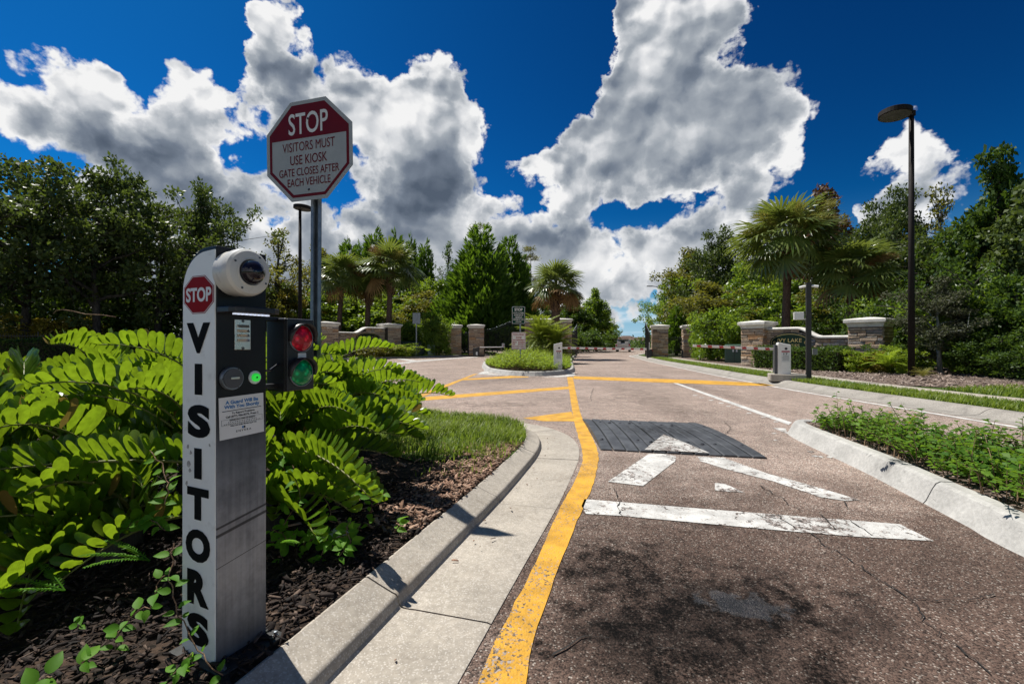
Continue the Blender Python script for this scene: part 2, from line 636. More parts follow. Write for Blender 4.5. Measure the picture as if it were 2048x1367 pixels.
def asphalt_mat():
    m, k = new_mat('asphalt')
    p2 = k.vm('MULTIPLY', k.pos, (1, 1, 0))
    v = k.vor(p2, 170, 'F1', '2D')
    cell = k.xyz(v.outputs['Color'])
    stone = k.ramp(cell[0], [(0.0, (0.06, 0.046, 0.042)), (0.18, (0.13, 0.10, 0.092)), (0.38, (0.30, 0.222, 0.195)), (0.62, (0.44, 0.315, 0.272)),
                             (0.86, (0.44, 0.355, 0.315)), (0.935, (0.54, 0.46, 0.42)), (0.95, (0.80, 0.75, 0.70)), (1.0, (0.86, 0.82, 0.78))])
    v2 = k.vor(p2, 70, 'F1', '2D')
    stone = k.mix(0.28, stone, k.ramp(k.xyz(v2.outputs['Color'])[1], [(0, (0.08, 0.063, 0.057)), (0.55, (0.31, 0.232, 0.205)), (1, (0.60, 0.48, 0.43))]))
    gap = k.rng(v.outputs['Distance'], 0.42, 0.75, 1.0, 0.42)
    c = k.vm('SCALE', stone, scale=gap)
    big = k.noise(p2, 0.55, 5.0, 0.6, '2D').outputs[0]
    mid = k.noise(p2, 4.0, 5.0, 0.65, '2D').outputs[0]
    c = k.vm('SCALE', c, scale=k.rng(big, 0.3, 0.7, 0.88, 1.13))
    c = k.vm('SCALE', c, scale=k.rng(mid, 0.3, 0.7, 0.88, 1.12))
    q = k.xyz(p2)

    def patch(x, y, rx, ry, rot, amp, freq, lo, hi):
        """irregular stain with its own shape"""
        d = k.vm('SUBTRACT', p2, (x, y, 0))
        r = k.node('ShaderNodeVectorRotate', rotation_type='Z_AXIS')
        k.put(r.inputs['Vector'], d)
        r.inputs['Angle'].default_value = rot
        d = k.vm('MULTIPLY', r.outputs[0], (1 / rx, 1 / ry, 0))
        ln = k.vm('LENGTH', d)
        nz = k.noise(p2, freq, 5.0, 0.68, '2D').outputs[0]
        ln = k.m('ADD', ln, k.m('MULTIPLY', k.m('SUBTRACT', nz, 0.5), amp))
        return k.rng(ln, lo, hi, 1.0, 0.0)
    # waiting cars have dripped and worn the lane in front of the kiosk
    wear = patch(1.6, 1.2, 3.2, 2.4, 0.0, 1.2, 1.6, 0.45, 1.35)
    wht = k.rng(cell[0], 0.935, 0.95)
    wear = k.m('MULTIPLY', wear, k.m('SUBTRACT', 1.0, k.m('MULTIPLY', wht, 0.22)))
    c = k.mix(k.m('MULTIPLY', wear, 0.95), c, k.vm('MULTIPLY', c, (0.30, 0.255, 0.235)))
    spots = None
    for a in ((0.55, 2.15, 0.34, 0.30, 0.3, 3.4, 7.0, 0.45, 1.25), (0.72, 1.78, 0.55, 0.24, -0.3, 3.4, 8.0, 0.45, 1.2), (1.00, 1.45, 0.30, 0.09, -0.9, 2.4, 9.0, 0.5, 1.0),
              (0.97, 1.80, 0.26, 0.18, 0.2, 2.6, 10.0, 0.6, 1.1), (0.55, 1.50, 0.36, 0.16, 0.1, 3.4, 9.0, 0.45, 1.1), (1.15, 2.75, 0.5, 0.28, 0.0, 3.2, 6.0, 0.2, 1.0),
              (-0.3, 8.0, 0.7, 0.5, 0.2, 2.4, 4.0, 0.3, 1.2), (2.6, 8.5, 0.5, 3.2, 0.0, 2.6, 2.5, 0.2, 1.2), (0.0, 14.0, 1.5, 3.0, 0.2, 2.0, 1.6, 0.2, 1.1), (4.6, 12.0, 0.35, 6.0, 0.06, 2.0, 1.5, 0.2, 1.1)):
        s = patch(*a)
        s = k.m('MULTIPLY', s, 1.0 if a[1] < 2.5 else 0.55 if a[1] < 4 else 0.42)
        spots = s if spots is None else k.m('MAXIMUM', spots, s)
    soak = k.m('MULTIPLY', patch(0.80, 1.75, 0.75, 0.42, -0.15, 1.8, 4.0, 0.25, 1.35), 0.80)
    c = k.mix(soak, c, k.vm('MULTIPLY', c, (0.18, 0.165, 0.16)))
    brk = k.noise(p2, 70.0, 5.0, 0.75, '2D').outputs[0]
    brk2 = k.noise(p2, 9.0, 4.0, 0.6, '2D').outputs[0]
    spots = k.m('MULTIPLY', spots, k.rng(k.m('ADD', k.m('MULTIPLY', brk, 0.65), k.m('MULTIPLY', brk2, 0.5)), 0.48, 0.66, 0.15, 1.0))
    c = k.mix(k.m('MULTIPLY', spots, 0.97), c, k.vm('MULTIPLY', c, (0.035, 0.032, 0.031)))
    c = k.vm('MULTIPLY', c, (0.98, 0.98, 0.92))
    wet = patch(0.93, 1.84, 0.20, 0.12, 0.25, 2.6, 12.0, 0.4, 0.9)
    c = k.mix(k.m('MULTIPLY', wet, 0.5), c, (0.014, 0.015, 0.018))
    rough = k.m('SUBTRACT', 0.85, k.m('MULTIPLY', wet, 0.45))
    hgt = k.m('ADD', k.m('MULTIPLY', v.outputs['Distance'], -1.0), k.m('MULTIPLY', cell[2], 0.5))
    nm = k.bump(hgt, 0.45, 0.004)
    sp = k.m('ADD', 0.22, k.m('MULTIPLY', wet, 0.7))
    sp = k.m('MULTIPLY', sp, k.m('SUBTRACT', 1.0, k.m('MULTIPLY', k.m('SUBTRACT', spots, wet, clamp=True) if False else spots, 0.5)))
    sp = k.m('MAXIMUM', sp, k.m('MULTIPLY', wet, 0.42))
    k.l.new(principled(k, c, rough, 0, nm, sp), k.out.inputs[0])
    return m


def paint_mat(name, col, worn, sc=14.0, edge=0.0):
    """road paint on asphalt, chipped so the stones show through"""
    m, k = new_mat(name)
    p2 = k.vm('MULTIPLY', k.pos, (1, 1, 0))
    v = k.vor(p2, 105, 'F1', '2D')
    cell = k.xyz(v.outputs['Color'])
    a = k.noise(p2, sc, 8.0, 0.72, '2D').outputs[0]
    b = k.noise(p2, 1.4, 3.0, 0.6, '2D').outputs[0]
    w = k.m('ADD', k.m('ADD', a, k.m('MULTIPLY', b, 0.6)), k.m('MULTIPLY', cell[1], 0.10))
    chip = k.rng(w, worn, worn + 0.05)
    near = k.rng(k.xyz(k.pos)[1], 1.2, 5.0, 1.0, 0.25)
    chip = k.m('MULTIPLY', chip, near) if edge else chip
    dn = k.noise(p2, 5.0, 5.0, 0.65, '2D').outputs[0]
    pc = k.vm('SCALE', col, scale=k.rng(dn, 0.3, 0.7, 0.72, 1.10))
    pc = k.mix(k.rng(cell[0], 0.88, 1.0, 0, 0.5), pc, (0.25, 0.2, 0.16))
    st = k.ramp(cell[0], [(0, (0.03, 0.027, 0.025)), (0.5, (0.13, 0.105, 0.09)), (1, (0.40, 0.34, 0.31))])
    c = k.mix(chip, pc, st)
    nm = k.bump(k.m('MULTIPLY', v.outputs['Distance'], -1.0), 0.35, 0.005)
    k.l.new(principled(k, c, 0.75, 0, nm, 0.35), k.out.inputs[0])
    return m


def concrete_mat(name, base, specks=0.35, stain=(0.16, 0.14, 0.12), amt=0.5):
    m, k = new_mat(name)
    v = k.vor(k.pos, 210, 'F1')
    cell = k.xyz(v.outputs['Color'])
    a = k.noise(k.pos, 3.0, 6.0, 0.62).outputs[0]
    b = k.noise(k.pos, 40.0, 4.0, 0.6).outputs[0]
    c = k.vm('SCALE', base, scale=k.m('MULTIPLY', k.rng(a, 0.3, 0.7, 0.84, 1.12), k.rng(b, 0.3, 0.7, 0.88, 1.10)))
    c = k.mix(k.rng(cell[0], 0.80, 0.9, 0.0, specks), c, (0.78, 0.74, 0.68))
    c = k.mix(k.rng(cell[1], 0.86, 0.96, 0.0, specks), c, (0.22, 0.18, 0.14))
    s = k.noise(k.pos, 1.6, 6.0, 0.7, dist=0.6).outputs[0]
    c = k.mix(k.rng(s, 0.54, 0.74, 0.0, amt), c, stain)
    q = k.noise(k.vm('MULTIPLY', k.pos, (1, 1, 2.5)), 7.5, 6.0, 0.7, dist=0.8).outputs[0]
    c = k.mix(k.rng(q, 0.58, 0.72, 0.0, amt * 0.75), c, k.vm('SCALE', stain, scale=0.6))
    nm = k.bump(k.m('ADD', b, k.m('MULTIPLY', cell[2], 0.3)), 0.25, 0.004)
    k.l.new(principled(k, c, 0.85, 0, nm, 0.3), k.out.inputs[0])
    return m


def soil_mat(name, c0, c1, c2, scale=30):
    m, k = new_mat(name)
    a = k.noise(k.pos, scale, 6.0, 0.7).outputs[0]
    v = k.vor(k.vm('MULTIPLY', k.pos, (1, 1.8, 1)), scale * 1.3, 'F1')
    c = k.ramp(k.m('ADD', k.m('MULTIPLY', a, 0.6), k.m('MULTIPLY', k.xyz(v.outputs['Color'])[0], 0.4)), [(0.25, c0), (0.5, c1), (0.78, c2)])
    nm = k.bump(a, 0.8, 0.03)
    k.l.new(principled(k, c, 0.95, 0, nm, 0.2), k.out.inputs[0])
    return m


def chip_mat(name, cols):
    m, k = new_mat(name)
    r = k.node('ShaderNodeNewGeometry').outputs['Random Per Island']
    c = k.ramp(r, [(i / (len(cols) - 1), x) for i, x in enumerate(cols)])
    n = k.noise(k.vm('MULTIPLY', k.pos, (1, 1, 1)), 90.0, 4.0, 0.7).outputs[0]
    c = k.vm('SCALE', c, scale=k.rng(n, 0.3, 0.7, 0.65, 1.3))
    k.l.new(principled(k, c, 0.85, 0, k.bump(n, 0.5, 0.004), 0.25), k.out.inputs[0])
    return m


def stone_mat():
    m, k = new_mat('ledge_stone')
    r = k.node('ShaderNodeObjectInfo').outputs['Random']
    c = k.ramp(r, [(0.0, (0.24, 0.18, 0.14)), (0.18, (0.50, 0.38, 0.27)), (0.36, (0.37, 0.29, 0.22)), (0.52, (0.62, 0.50, 0.37)), (0.66, (0.46, 0.27, 0.14)),
                   (0.76, (0.54, 0.45, 0.35)), (0.86, (0.28, 0.26, 0.25)), (0.94, (0.56, 0.33, 0.17)), (1.0, (0.66, 0.56, 0.44))])
    a = k.noise(k.pos, 14.0, 5.0, 0.65).outputs[0]
    c = k.vm('SCALE', c, scale=k.rng(a, 0.3, 0.7, 0.72, 1.2))
    c = k.mix(k.rng(k.noise(k.pos, 5.0, 4.0).outputs[0], 0.55, 0.75, 0, 0.4), c, (0.36, 0.20, 0.10))
    k.l.new(principled(k, c, 0.88, 0, k.bump(a, 0.6, 0.02), 0.25), k.out.inputs[0])
    return m


def bark_mat(name, c0, c1, sc=10.0):
    m, k = new_mat(name)
    p = k.vm('MULTIPLY', k.pos, (1, 1, 0.25))
    a = k.noise(p, sc, 6.0, 0.7).outputs[0]
    c = k.mix(k.rng(a, 0.35, 0.65), c0, c1)
    k.l.new(principled(k, c, 0.95, 0, k.bump(a, 0.8, 0.03), 0.2), k.out.inputs[0])
    return m


def rubber_mat():
    m, k = new_mat('black_rubber')
    a = k.noise(k.pos, 7.0, 5.0, 0.7).outputs[0]
    b = k.noise(k.vm('MULTIPLY', k.pos, (14, 2.0, 1)), 3.0, 5.0, 0.7).outputs[0]
    c = k.mix(k.rng(a, 0.35, 0.7), (0.032, 0.035, 0.040), (0.075, 0.08, 0.088))
    q = k.xyz(k.pos)
    d = k.vm('LENGTH', k.vm('MULTIPLY', k.vm('SUBTRACT', k.pos, (1.72, 5.35, 0.0)), (1.7, 2.0, 0)))
    skid = k.m('MULTIPLY', k.rng(b, 0.42, 0.55), k.rng(d, 0.3, 1.1, 1.0, 0.0))
    c = k.mix(skid, c, (0.007, 0.007, 0.008))
    k.l.new(principled(k, c, 0.5, 0, k.bump(a, 0.15, 0.004), 0.5), k.out.inputs[0])
    return m


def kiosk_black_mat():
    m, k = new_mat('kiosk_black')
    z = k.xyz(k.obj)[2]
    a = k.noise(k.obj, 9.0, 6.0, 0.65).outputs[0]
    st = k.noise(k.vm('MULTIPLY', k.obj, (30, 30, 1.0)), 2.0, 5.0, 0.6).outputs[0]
    # lower down a grey sheen is painted into the colour, weaker at the foot
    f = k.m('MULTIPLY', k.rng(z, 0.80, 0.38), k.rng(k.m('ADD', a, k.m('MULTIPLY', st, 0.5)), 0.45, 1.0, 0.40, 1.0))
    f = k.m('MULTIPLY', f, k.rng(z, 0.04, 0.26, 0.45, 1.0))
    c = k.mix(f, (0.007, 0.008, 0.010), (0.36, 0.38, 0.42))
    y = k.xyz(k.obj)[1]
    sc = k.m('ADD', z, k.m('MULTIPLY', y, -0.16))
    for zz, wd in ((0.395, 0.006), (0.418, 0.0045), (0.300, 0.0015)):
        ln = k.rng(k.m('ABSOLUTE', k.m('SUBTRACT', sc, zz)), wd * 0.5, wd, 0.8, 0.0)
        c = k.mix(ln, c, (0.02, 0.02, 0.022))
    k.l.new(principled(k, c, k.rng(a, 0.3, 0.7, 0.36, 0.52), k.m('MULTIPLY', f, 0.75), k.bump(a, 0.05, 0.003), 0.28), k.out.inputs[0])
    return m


def lens_mat(name, col):
    m, k = new_mat(name)
    v = k.vor(k.obj, 55, 'F1')
    c = k.vm('SCALE', col, scale=k.rng(v.outputs['Distance'], 0.0, 0.6, 1.5, 0.45))
    k.l.new(principled(k, c, 0.15, 0, k.bump(v.outputs['Distance'], 0.4, 0.006), 0.35, 0.1), k.out.inputs[0])
    return m


def glowing(name, col, strength):
    m, k = new_mat(name)
    k.l.new(principled(k, col, 0.3, 0, None, 0.5, 0, col, strength), k.out.inputs[0])
    return m


def glass_mat(name, col, rough=0.05):
    m, k = new_mat(name)
    n = k.noise(k.obj, 6.0, 2.0).outputs[0]
    k.l.new(principled(k, k.vm('SCALE', col, scale=k.rng(n, 0.3, 0.7, 0.8, 1.2)), rough, 0, None, 0.45, 0.15), k.out.inputs[0])
    return m


def make_materials():
    asphalt_mat()
    rubber_mat()
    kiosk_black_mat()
    stone_mat()
    paint_mat('yellow_paint', (0.60, 0.315, 0.030), 0.915, 50.0, 1.0)
    paint_mat('white_paint', (0.56, 0.55, 0.52), 0.90, 16.0)
    paint_mat('lane_paint', (0.58, 0.57, 0.54), 1.05, 16.0)
    paint_mat('worn_paint', (0.50, 0.49, 0.46), 0.80, 18.0)
    concrete_mat('concrete', (0.37, 0.330, 0.275), 0.30, (0.21, 0.165, 0.12), 0.6)
    concrete_mat('concrete_old', (0.27, 0.25, 0.22), 0.3, (0.13, 0.12, 0.11), 0.7)
    concrete_mat('concrete_white', (0.40, 0.39, 0.365), 0.1, (0.15, 0.145, 0.14), 0.85)
    concrete_mat('cast_cap', (0.70, 0.67, 0.61), 0.03, (0.45, 0.42, 0.37), 0.35)
    concrete_mat('mortar', (0.04, 0.033, 0.027), 0.1)
    soil_mat('mulch_soil', (0.012, 0.009, 0.007), (0.035, 0.024, 0.018), (0.10, 0.065, 0.045))
    soil_mat('bark_mulch', (0.04, 0.028, 0.022), (0.14, 0.10, 0.08), (0.26, 0.20, 0.16), 16)
    soil_mat('turf', (0.028, 0.05, 0.010), (0.055, 0.095, 0.016), (0.10, 0.13, 0.03), 24)
    soil_mat('leaf_litter', (0.012, 0.013, 0.007), (0.03, 0.03, 0.014), (0.06, 0.055, 0.03), 10)
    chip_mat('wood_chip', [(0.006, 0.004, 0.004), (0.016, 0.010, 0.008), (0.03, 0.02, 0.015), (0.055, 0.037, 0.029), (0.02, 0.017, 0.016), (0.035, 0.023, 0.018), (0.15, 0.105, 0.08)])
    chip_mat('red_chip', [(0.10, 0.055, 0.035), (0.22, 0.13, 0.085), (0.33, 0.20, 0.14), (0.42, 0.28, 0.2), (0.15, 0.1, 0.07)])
    chip_mat('grey_chip', [(0.09, 0.065, 0.05), (0.22, 0.165, 0.13), (0.32, 0.25, 0.205), (0.40, 0.32, 0.27), (0.16, 0.12, 0.10)])
    leaf_mat('cycad_leaf', (0.018, 0.066, 0.006), (0.085, 0.175, 0.011), (0.36, 0.54, 0.02), .36, 0.28, 0.6, None, 0.10)
    leaf_mat('cycad_stalk', (0.13, 0.15, 0.03), (0.22, 0.22, 0.06), (0.3, 0.35, 0.05), 0.1, 0.5)
    leaf_mat('creeper_leaf', (0.06, 0.19, 0.012), (0.13, 0.28, 0.02), (0.34, 0.68, 0.04), 0.4, 0.6, 0.22)
    leaf_mat('lantana_leaf', (0.03, 0.095, 0.012), (0.12, 0.22, 0.022), (0.32, 0.55, 0.035), 0.34, 0.5, 0.3)
    leaf_mat('cover_leaf', (0.11, 0.2, 0.014), (0.25, 0.33, 0.022), (0.5, 0.66, 0.045), 0.38, 0.5, 0.3)
    leaf_mat('grass_blade', (0.055, 0.125, 0.012), (0.22, 0.26, 0.035), (0.36, 0.5, 0.05), 0.36, 0.5, 0.3)
    leaf_mat('oak_leaf', (0.035, 0.062, 0.018), (0.1, 0.135, 0.036), (0.17, 0.24, 0.03), 0.3, 0.5, 0.35)
    leaf_mat('olive_leaf', (0.07, 0.082, 0.014), (0.16, 0.155, 0.026), (0.36, 0.35, 0.035), 0.36, 0.5, 0.4)
    leaf_mat('bright_leaf', (0.05, 0.115, 0.012), (0.13, 0.205, 0.018), (0.38, 0.54, 0.035), 0.38, 0.42, 0.4)
    leaf_mat('yellow_leaf', (0.13, 0.14, 0.018), (0.30, 0.235, 0.025), (0.45, 0.36, 0.04), 0.30, 0.5, 0.3)
    leaf_mat('red_leaf', (0.05, 0.022, 0.012), (0.12, 0.06, 0.02), (0.20, 0.09, 0.02), 0.25, 0.5, 0.4)
    leaf_mat('juniper_leaf', (0.024, 0.07, 0.01), (0.08, 0.155, 0.014), (0.22, 0.38, 0.02), 0.32, 0.5, 0.3)
    leaf_mat('cypress_leaf', (0.045, 0.085, 0.014), (0.11, 0.15, 0.022), (0.26, 0.34, 0.03), 0.32, 0.6, 0.25)
    leaf_mat('dark_leaf', (0.024, 0.056, 0.012), (0.075, 0.125, 0.02), (0.18, 0.3, 0.022), 0.3, 0.5, 0.25)
    leaf_mat('moss_leaf', (0.12, 0.105, 0.085), (0.22, 0.195, 0.15), (0.2, 0.18, 0.12), 0.2, 0.8, 0.1)
    leaf_mat('palm_leaf', (0.06, 0.11, 0.018), (0.17, 0.2, 0.055), (0.34, 0.42, 0.06), 0.26, 0.30, 0.6)
    leaf_mat('palm_dry', (0.16, 0.095, 0.04), (0.34, 0.21, 0.09), (0.35, 0.2, 0.06), 0.2, 0.7, 0.2)
    leaf_mat('palm_seed', (0.17, 0.18, 0.035), (0.34, 0.32, 0.07), (0.45, 0.4, 0.08), 0.3, 0.5, 0.3)
    leaf_mat('date_leaf', (0.11, 0.175, 0.016), (0.27, 0.3, 0.035), (0.42, 0.52, 0.045), 0.3, 0.5, 0.3)
    leaf_mat('mossy_leaf', (0.035, 0.05, 0.022), (0.12, 0.115, 0.075), (0.14, 0.17, 0.06), 0.25, 0.7, 0.2)
    leaf_mat('cycad_dry', (0.20, 0.12, 0.03), (0.34, 0.24, 0.06), (0.35, 0.25, 0.05), 0.2, 0.6, 0.2)
    leaf_mat('orange_petal', (0.75, 0.20, 0.02), (0.80, 0.34, 0.03), (0.7, 0.25, 0.02), 0.2, 0.6, 0.2)
    bark_mat('oak_bark', (0.035, 0.03, 0.025), (0.09, 0.08, 0.068))
    bark_mat('palm_bark', (0.07, 0.045, 0.034), (0.17, 0.115, 0.088), 22)
    bark_mat('lichen_bark', (0.12, 0.13, 0.115), (0.34, 0.36, 0.33), 9)
    bark_mat('boot_fibre', (0.12, 0.07, 0.04), (0.30, 0.20, 0.125), 16)
    simple('white_plate', (0.84, 0.86, 0.82), 0.38, var=0.04, scale=5, dirt=((0.36, 0.36, 0.33), 0.35))
    simple('white_enamel', (0.74, 0.74, 0.71), 0.35, var=0.05, dirt=((0.5, 0.48, 0.44), 0.3))
    simple('cream_plastic', (0.62, 0.61, 0.56), 0.32, var=0.03)
    simple('sign_sheet', (0.40, 0.42, 0.43), 0.6, var=0.05, spec=0.2)
    simple('sign_white', (0.60, 0.62, 0.62), 0.35, var=0.05)
    simple('sign_red', (0.15, 0.006, 0.014), 0.55, var=0.08, spec=0.2)
    simple('decal_red', (0.26, 0.008, 0.012), 0.7, var=0.05, spec=0.15)
    simple('print_black', (0.006, 0.006, 0.006), 0.8, var=0.1, spec=0.12)
    simple('print_red', (0.35, 0.02, 0.03), 0.5, var=0.1)
    simple('print_blue', (0.01, 0.16, 0.42), 0.5, var=0.08)
    simple('print_white', (0.74, 0.74, 0.72), 0.45, var=0.04)
    simple('print_gold', (0.46, 0.36, 0.14), 0.45, var=0.1)
    simple('smudge', (0.40, 0.39, 0.36), 0.6, var=0.3, scale=40)
    simple('sign_green', (0.006, 0.045, 0.033), 0.75, var=0.1, spec=0.12)
    simple('plaque_green', (0.008, 0.024, 0.015), 0.75, var=0.15, spec=0.12)
    simple('galvanized', (0.20, 0.225, 0.25), 0.42, 0.75, var=0.25, scale=14)
    simple('steel', (0.62, 0.60, 0.56), 0.30, 0.9, var=0.1, scale=30)
    simple('dark_steel', (0.10, 0.10, 0.11), 0.4, 0.8, var=0.2)
    simple('black_metal', (0.012, 0.012, 0.013), 0.45, var=0.25, scale=10)
    simple('black_plastic', (0.012, 0.012, 0.014), 0.38, var=0.2, scale=14)
    simple('reader_grey', (0.07, 0.072, 0.078), 0.5, var=0.1)
    simple('lamp_bronze', (0.014, 0.011, 0.010), 0.7, var=0.3, scale=5, dirt=((0.04, 0.034, 0.03), 0.5), spec=0.2)
    simple('box_green', (0.045, 0.095, 0.065), 0.5, var=0.12, scale=3)
    simple('box_dark_green', (0.012, 0.04, 0.028), 0.5, var=0.12, scale=3)
    simple('box_pale_green', (0.22, 0.30, 0.25), 0.5, var=0.12, scale=3)
    simple('grey_plastic', (0.17, 0.18, 0.18), 0.5, var=0.1)
    simple('barrier_charcoal', (0.05, 0.055, 0.065), 0.45, var=0.1)
    simple('barrier_red', (0.40, 0.02, 0.025), 0.4, var=0.1)
    simple('house_wall', (0.42, 0.36, 0.28), 0.8, var=0.1)
    simple('roof_tile', (0.12, 0.075, 0.055), 0.85, var=0.25, scale=6)
    simple('car_white', (0.68, 0.69, 0.70), 0.25, var=0.03, coat=0.6)
    simple('car_dark', (0.010, 0.010, 0.012), 0.2, var=0.1, coat=0.6)
    simple('tyre', (0.02, 0.02, 0.02), 0.9, var=0.2)
    simple('lid_teal', (0.30, 0.42, 0.41), 0.6, var=0.12)
    simple('litter_white', (0.62, 0.64, 0.68), 0.4, var=0.1)
    simple('crack_tar', (0.018, 0.015, 0.013), 0.9, var=0.3)
    simple('orange_load', (0.70, 0.28, 0.02), 0.6, var=0.1)
    lens_mat('red_lens', (0.85, 0.012, 0.045))
    lens_mat('green_lens', (0.004, 0.42, 0.13))
    glowing('button_green', (0.03, 0.75, 0.06), 0.35)
    glowing('led_white', (0.75, 0.82, 1.0), 0.45)
    glass_mat('smoked_dome', (0.012, 0.010, 0.016), 0.04)
    glass_mat('window_glass', (0.03, 0.035, 0.04), 0.05)


make_materials()
M_ = MATS

# ------------------------------------------------------------------ ground, road, kerbs
def sheet(name, pts, z, mat, parent=None, kind='structure'):
    b = MB()
    b.poly([(p[0], p[1], z) for p in pts])
    o = b.build(name, mat, parent)
    if parent is None and kind:
        o['kind'] = kind
    return o


sheet('ground', [(-2500, -400), (2500, -400), (2500, 4000), (-2500, 4000)], -0.05, M_['turf'])
road = sheet('road', [(-60, -6), (36, -6), (60, 140), (-60, 140)], 0.0, M_['asphalt'])


def kerb_run(owner, line, prof, mat, first, spacing, closed=False, side=1, gap=0.008, end=None):
    """separate cast lengths of kerb with open joints; prof = (offset towards the bed, height)"""
    if closed:
        line = line + [line[0], line[1]]
    d = [0.0]
    for a, b in zip(line, line[1:]):
        d.append(d[-1] + (b - a).length)
    tot = d[-1] if end is None else min(end, d[-1])

    def at(s):
        for i in range(len(d) - 1):
            if d[i + 1] >= s:
                t = (s - d[i]) / max(1e-6, d[i + 1] - d[i])
                return line[i].lerp(line[i + 1], t)
        return line[-1]
    cuts = [0.0]
    s = first
    while s < tot - 0.2:
        cuts.append(s)
        s += spacing
    cuts.append(tot)
    for a, b in zip(cuts, cuts[1:]):
        a2, b2 = a + gap / 2, b - gap / 2
        n = max(2, int((b2 - a2) / 0.14) + 1)
        ss = [a2 + (b2 - a2) * i / n for i in range(n + 1)]
        jz = rnd.uniform(-0.0025, 0.0025)
        rows = []
        for q in ss:
            e = 0.05
            t = (at(min(tot, q + e)) - at(max(0, q - e))).normalized()
            nn = Vector((-t.y, t.x)) * side
            p = at(q)
            rows.append([(p.x + nn.x * o, p.y + nn.y * o, z + jz) for o, z in prof])
        mb = MB()
        m = len(prof)
        vs = [v for r in rows for v in r]
        fs = []
        for i in range(len(rows) - 1):
            for j in range(m - 1):
                q = (i * m + j, i * m + j + 1, (i + 1) * m + j + 1, (i + 1) * m + j)
                fs.append(q if side < 0 else q[::-1])
        fs.append(tuple(range(m)))
        fs.append(tuple((len(rows) - 1) * m + j for j in reversed(range(m))))
        mb.add(vs, fs)
        o = mb.build('kerb_section', mat, owner, smooth=True)
        o.data.set_sharp_from_angle(angle=R(28))


FLOW_L = smooth_line([(-1.95, -3.0), (-1.45, -1.5), (-1.0, 0.0), (-0.79, 0.7), (-0.57, 1.41), (-0.412, 1.934), (-0.283, 2.365), (-0.08, 3.04),
                      (0.106, 3.73), (0.245, 4.3), (0.30, 4.75), (0.27, 5.2), (0.08, 5.62), (-0.32, 5.95), (-1.0, 6.3), (-1.9, 7.4),
                      (-2.9, 9.3), (-4.9, 15), (-6.8, 20), (-10, 22.6), (-14, 20), (-20, 15), (-30, 9), (-45, 2)], 0.12)
PROF_L = [(-0.385, -0.03), (-0.385, 0.004), (-0.37, 0.008), (-0.07, 0.006), (-0.03, 0.004), (-0.010, 0.006), (0.0, 0.014), (0.009, 0.044), (0.014, 0.051), (0.022, 0.055), (0.034, 0.058),
          (0.085, 0.078), (0.148, 0.104), (0.160, 0.100), (0.162, -0.02)]
dist0 = 0.0
for a, b in zip(FLOW_L, FLOW_L[1:]):
    if b.y > 1.93:
        break
    dist0 += (b - a).length
KERB_L = empty('kerb', (0, 0, 0), kind='structure')
kerb_run(KERB_L, FLOW_L, PROF_L, M_['concrete'], (dist0 % 1.24), 1.24, side=1, end=26)
ISL_L = offset_line(FLOW_L, 0.15)
sheet('mulch_bed', list(ISL_L) + [(-45, -3)], 0.095, M_['mulch_soil'])

PROF_C = [(-0.03, -0.02), (-0.012, 0.004), (0.0, 0.02), (0.035, 0.10), (0.055, 0.135), (0.08, 0.15), (0.150, 0.152), (0.17, 0.14), (0.172, -0.02)]
MID = smooth_line([(-1.15, 19.0), (-0.8, 17.2), (-0.1, 15.75), (0.55, 15.3), (1.2, 15.35), (1.9, 16.1), (2.42, 17.6), (3.0, 22), (4.0, 30), (5.3, 38),
                   (5.75, 41), (5.2, 42.3), (1, 42.5), (-0.6, 40), (-1.5, 32), (-1.55, 24)], 0.2, True)
KERB_M = empty('kerb', (0, 0, 0), kind='structure')
kerb_run(KERB_M, MID, PROF_C, M_['concrete_white'], 1.5, 3.0, True, 1)
ISL_M = offset_line(MID, 0.16, True)
sheet('island_soil', ISL_M, 0.13, M_['mulch_soil'])

RIS = smooth_line([(2.35, -1), (2.45, 1), (2.55, 2.27), (2.64, 2.6), (2.77, 3.13), (2.91, 3.70), (3.04, 4.40), (3.18, 5.1), (3.30, 5.43),
                   (3.5, 5.58), (3.74, 5.46), (3.90, 5.1), (4.0, 4.6), (4.2, 3), (4.4, 1), (4.5, -1)][::-1], 0.1, True)
KERB_R = empty('kerb', (0, 0, 0), kind='structure')
kerb_run(KERB_R, RIS, PROF_C, M_['concrete_white'], 0.9, 2.9, True, 1)
ISL_R = offset_line(RIS, 0.16, True)
sheet('island_soil', ISL_R, 0.13, M_['bark_mulch'])

# far right: low rolled kerb, verge, pavement
FLOW_R = smooth_line([(6.75, -5), (6.85, 2), (6.9, 6.1), (6.95, 10.3), (7.2, 13), (7.5, 16), (8.0, 20), (9.0, 28), (10.2, 35), (10.7, 38.5),
                      (11.5, 42.5), (12.8, 45.5), (14.5, 50), (18, 60), (24, 75), (32, 95), (42, 120)], 0.4)
PROF_R = [(-0.34, -0.02), (-0.34, 0.005), (-0.04, 0.008), (0.03, 0.02), (0.10, 0.065), (0.17, 0.095), (0.26, 0.105), (0.30, 0.10), (0.30, -0.02)]
KERB_V = empty('kerb', (0, 0, 0), kind='structure')
kerb_run(KERB_V, FLOW_R, PROF_R, M_['concrete_old'], 2.6, 3.05, False, -1, end=95)
VR = offset_line(FLOW_R, -0.29)
sheet('verge', [(p.x, p.y) for p in VR] + [(300, 120), (300, -5)], 0.085, M_['turf'])
SW_IN = offset_line(FLOW_R, -1.28)
SW_OUT = offset_line(FLOW_R, -2.05)
walk = empty('sidewalk', (0, 0, 0), kind='structure')
i0 = 0
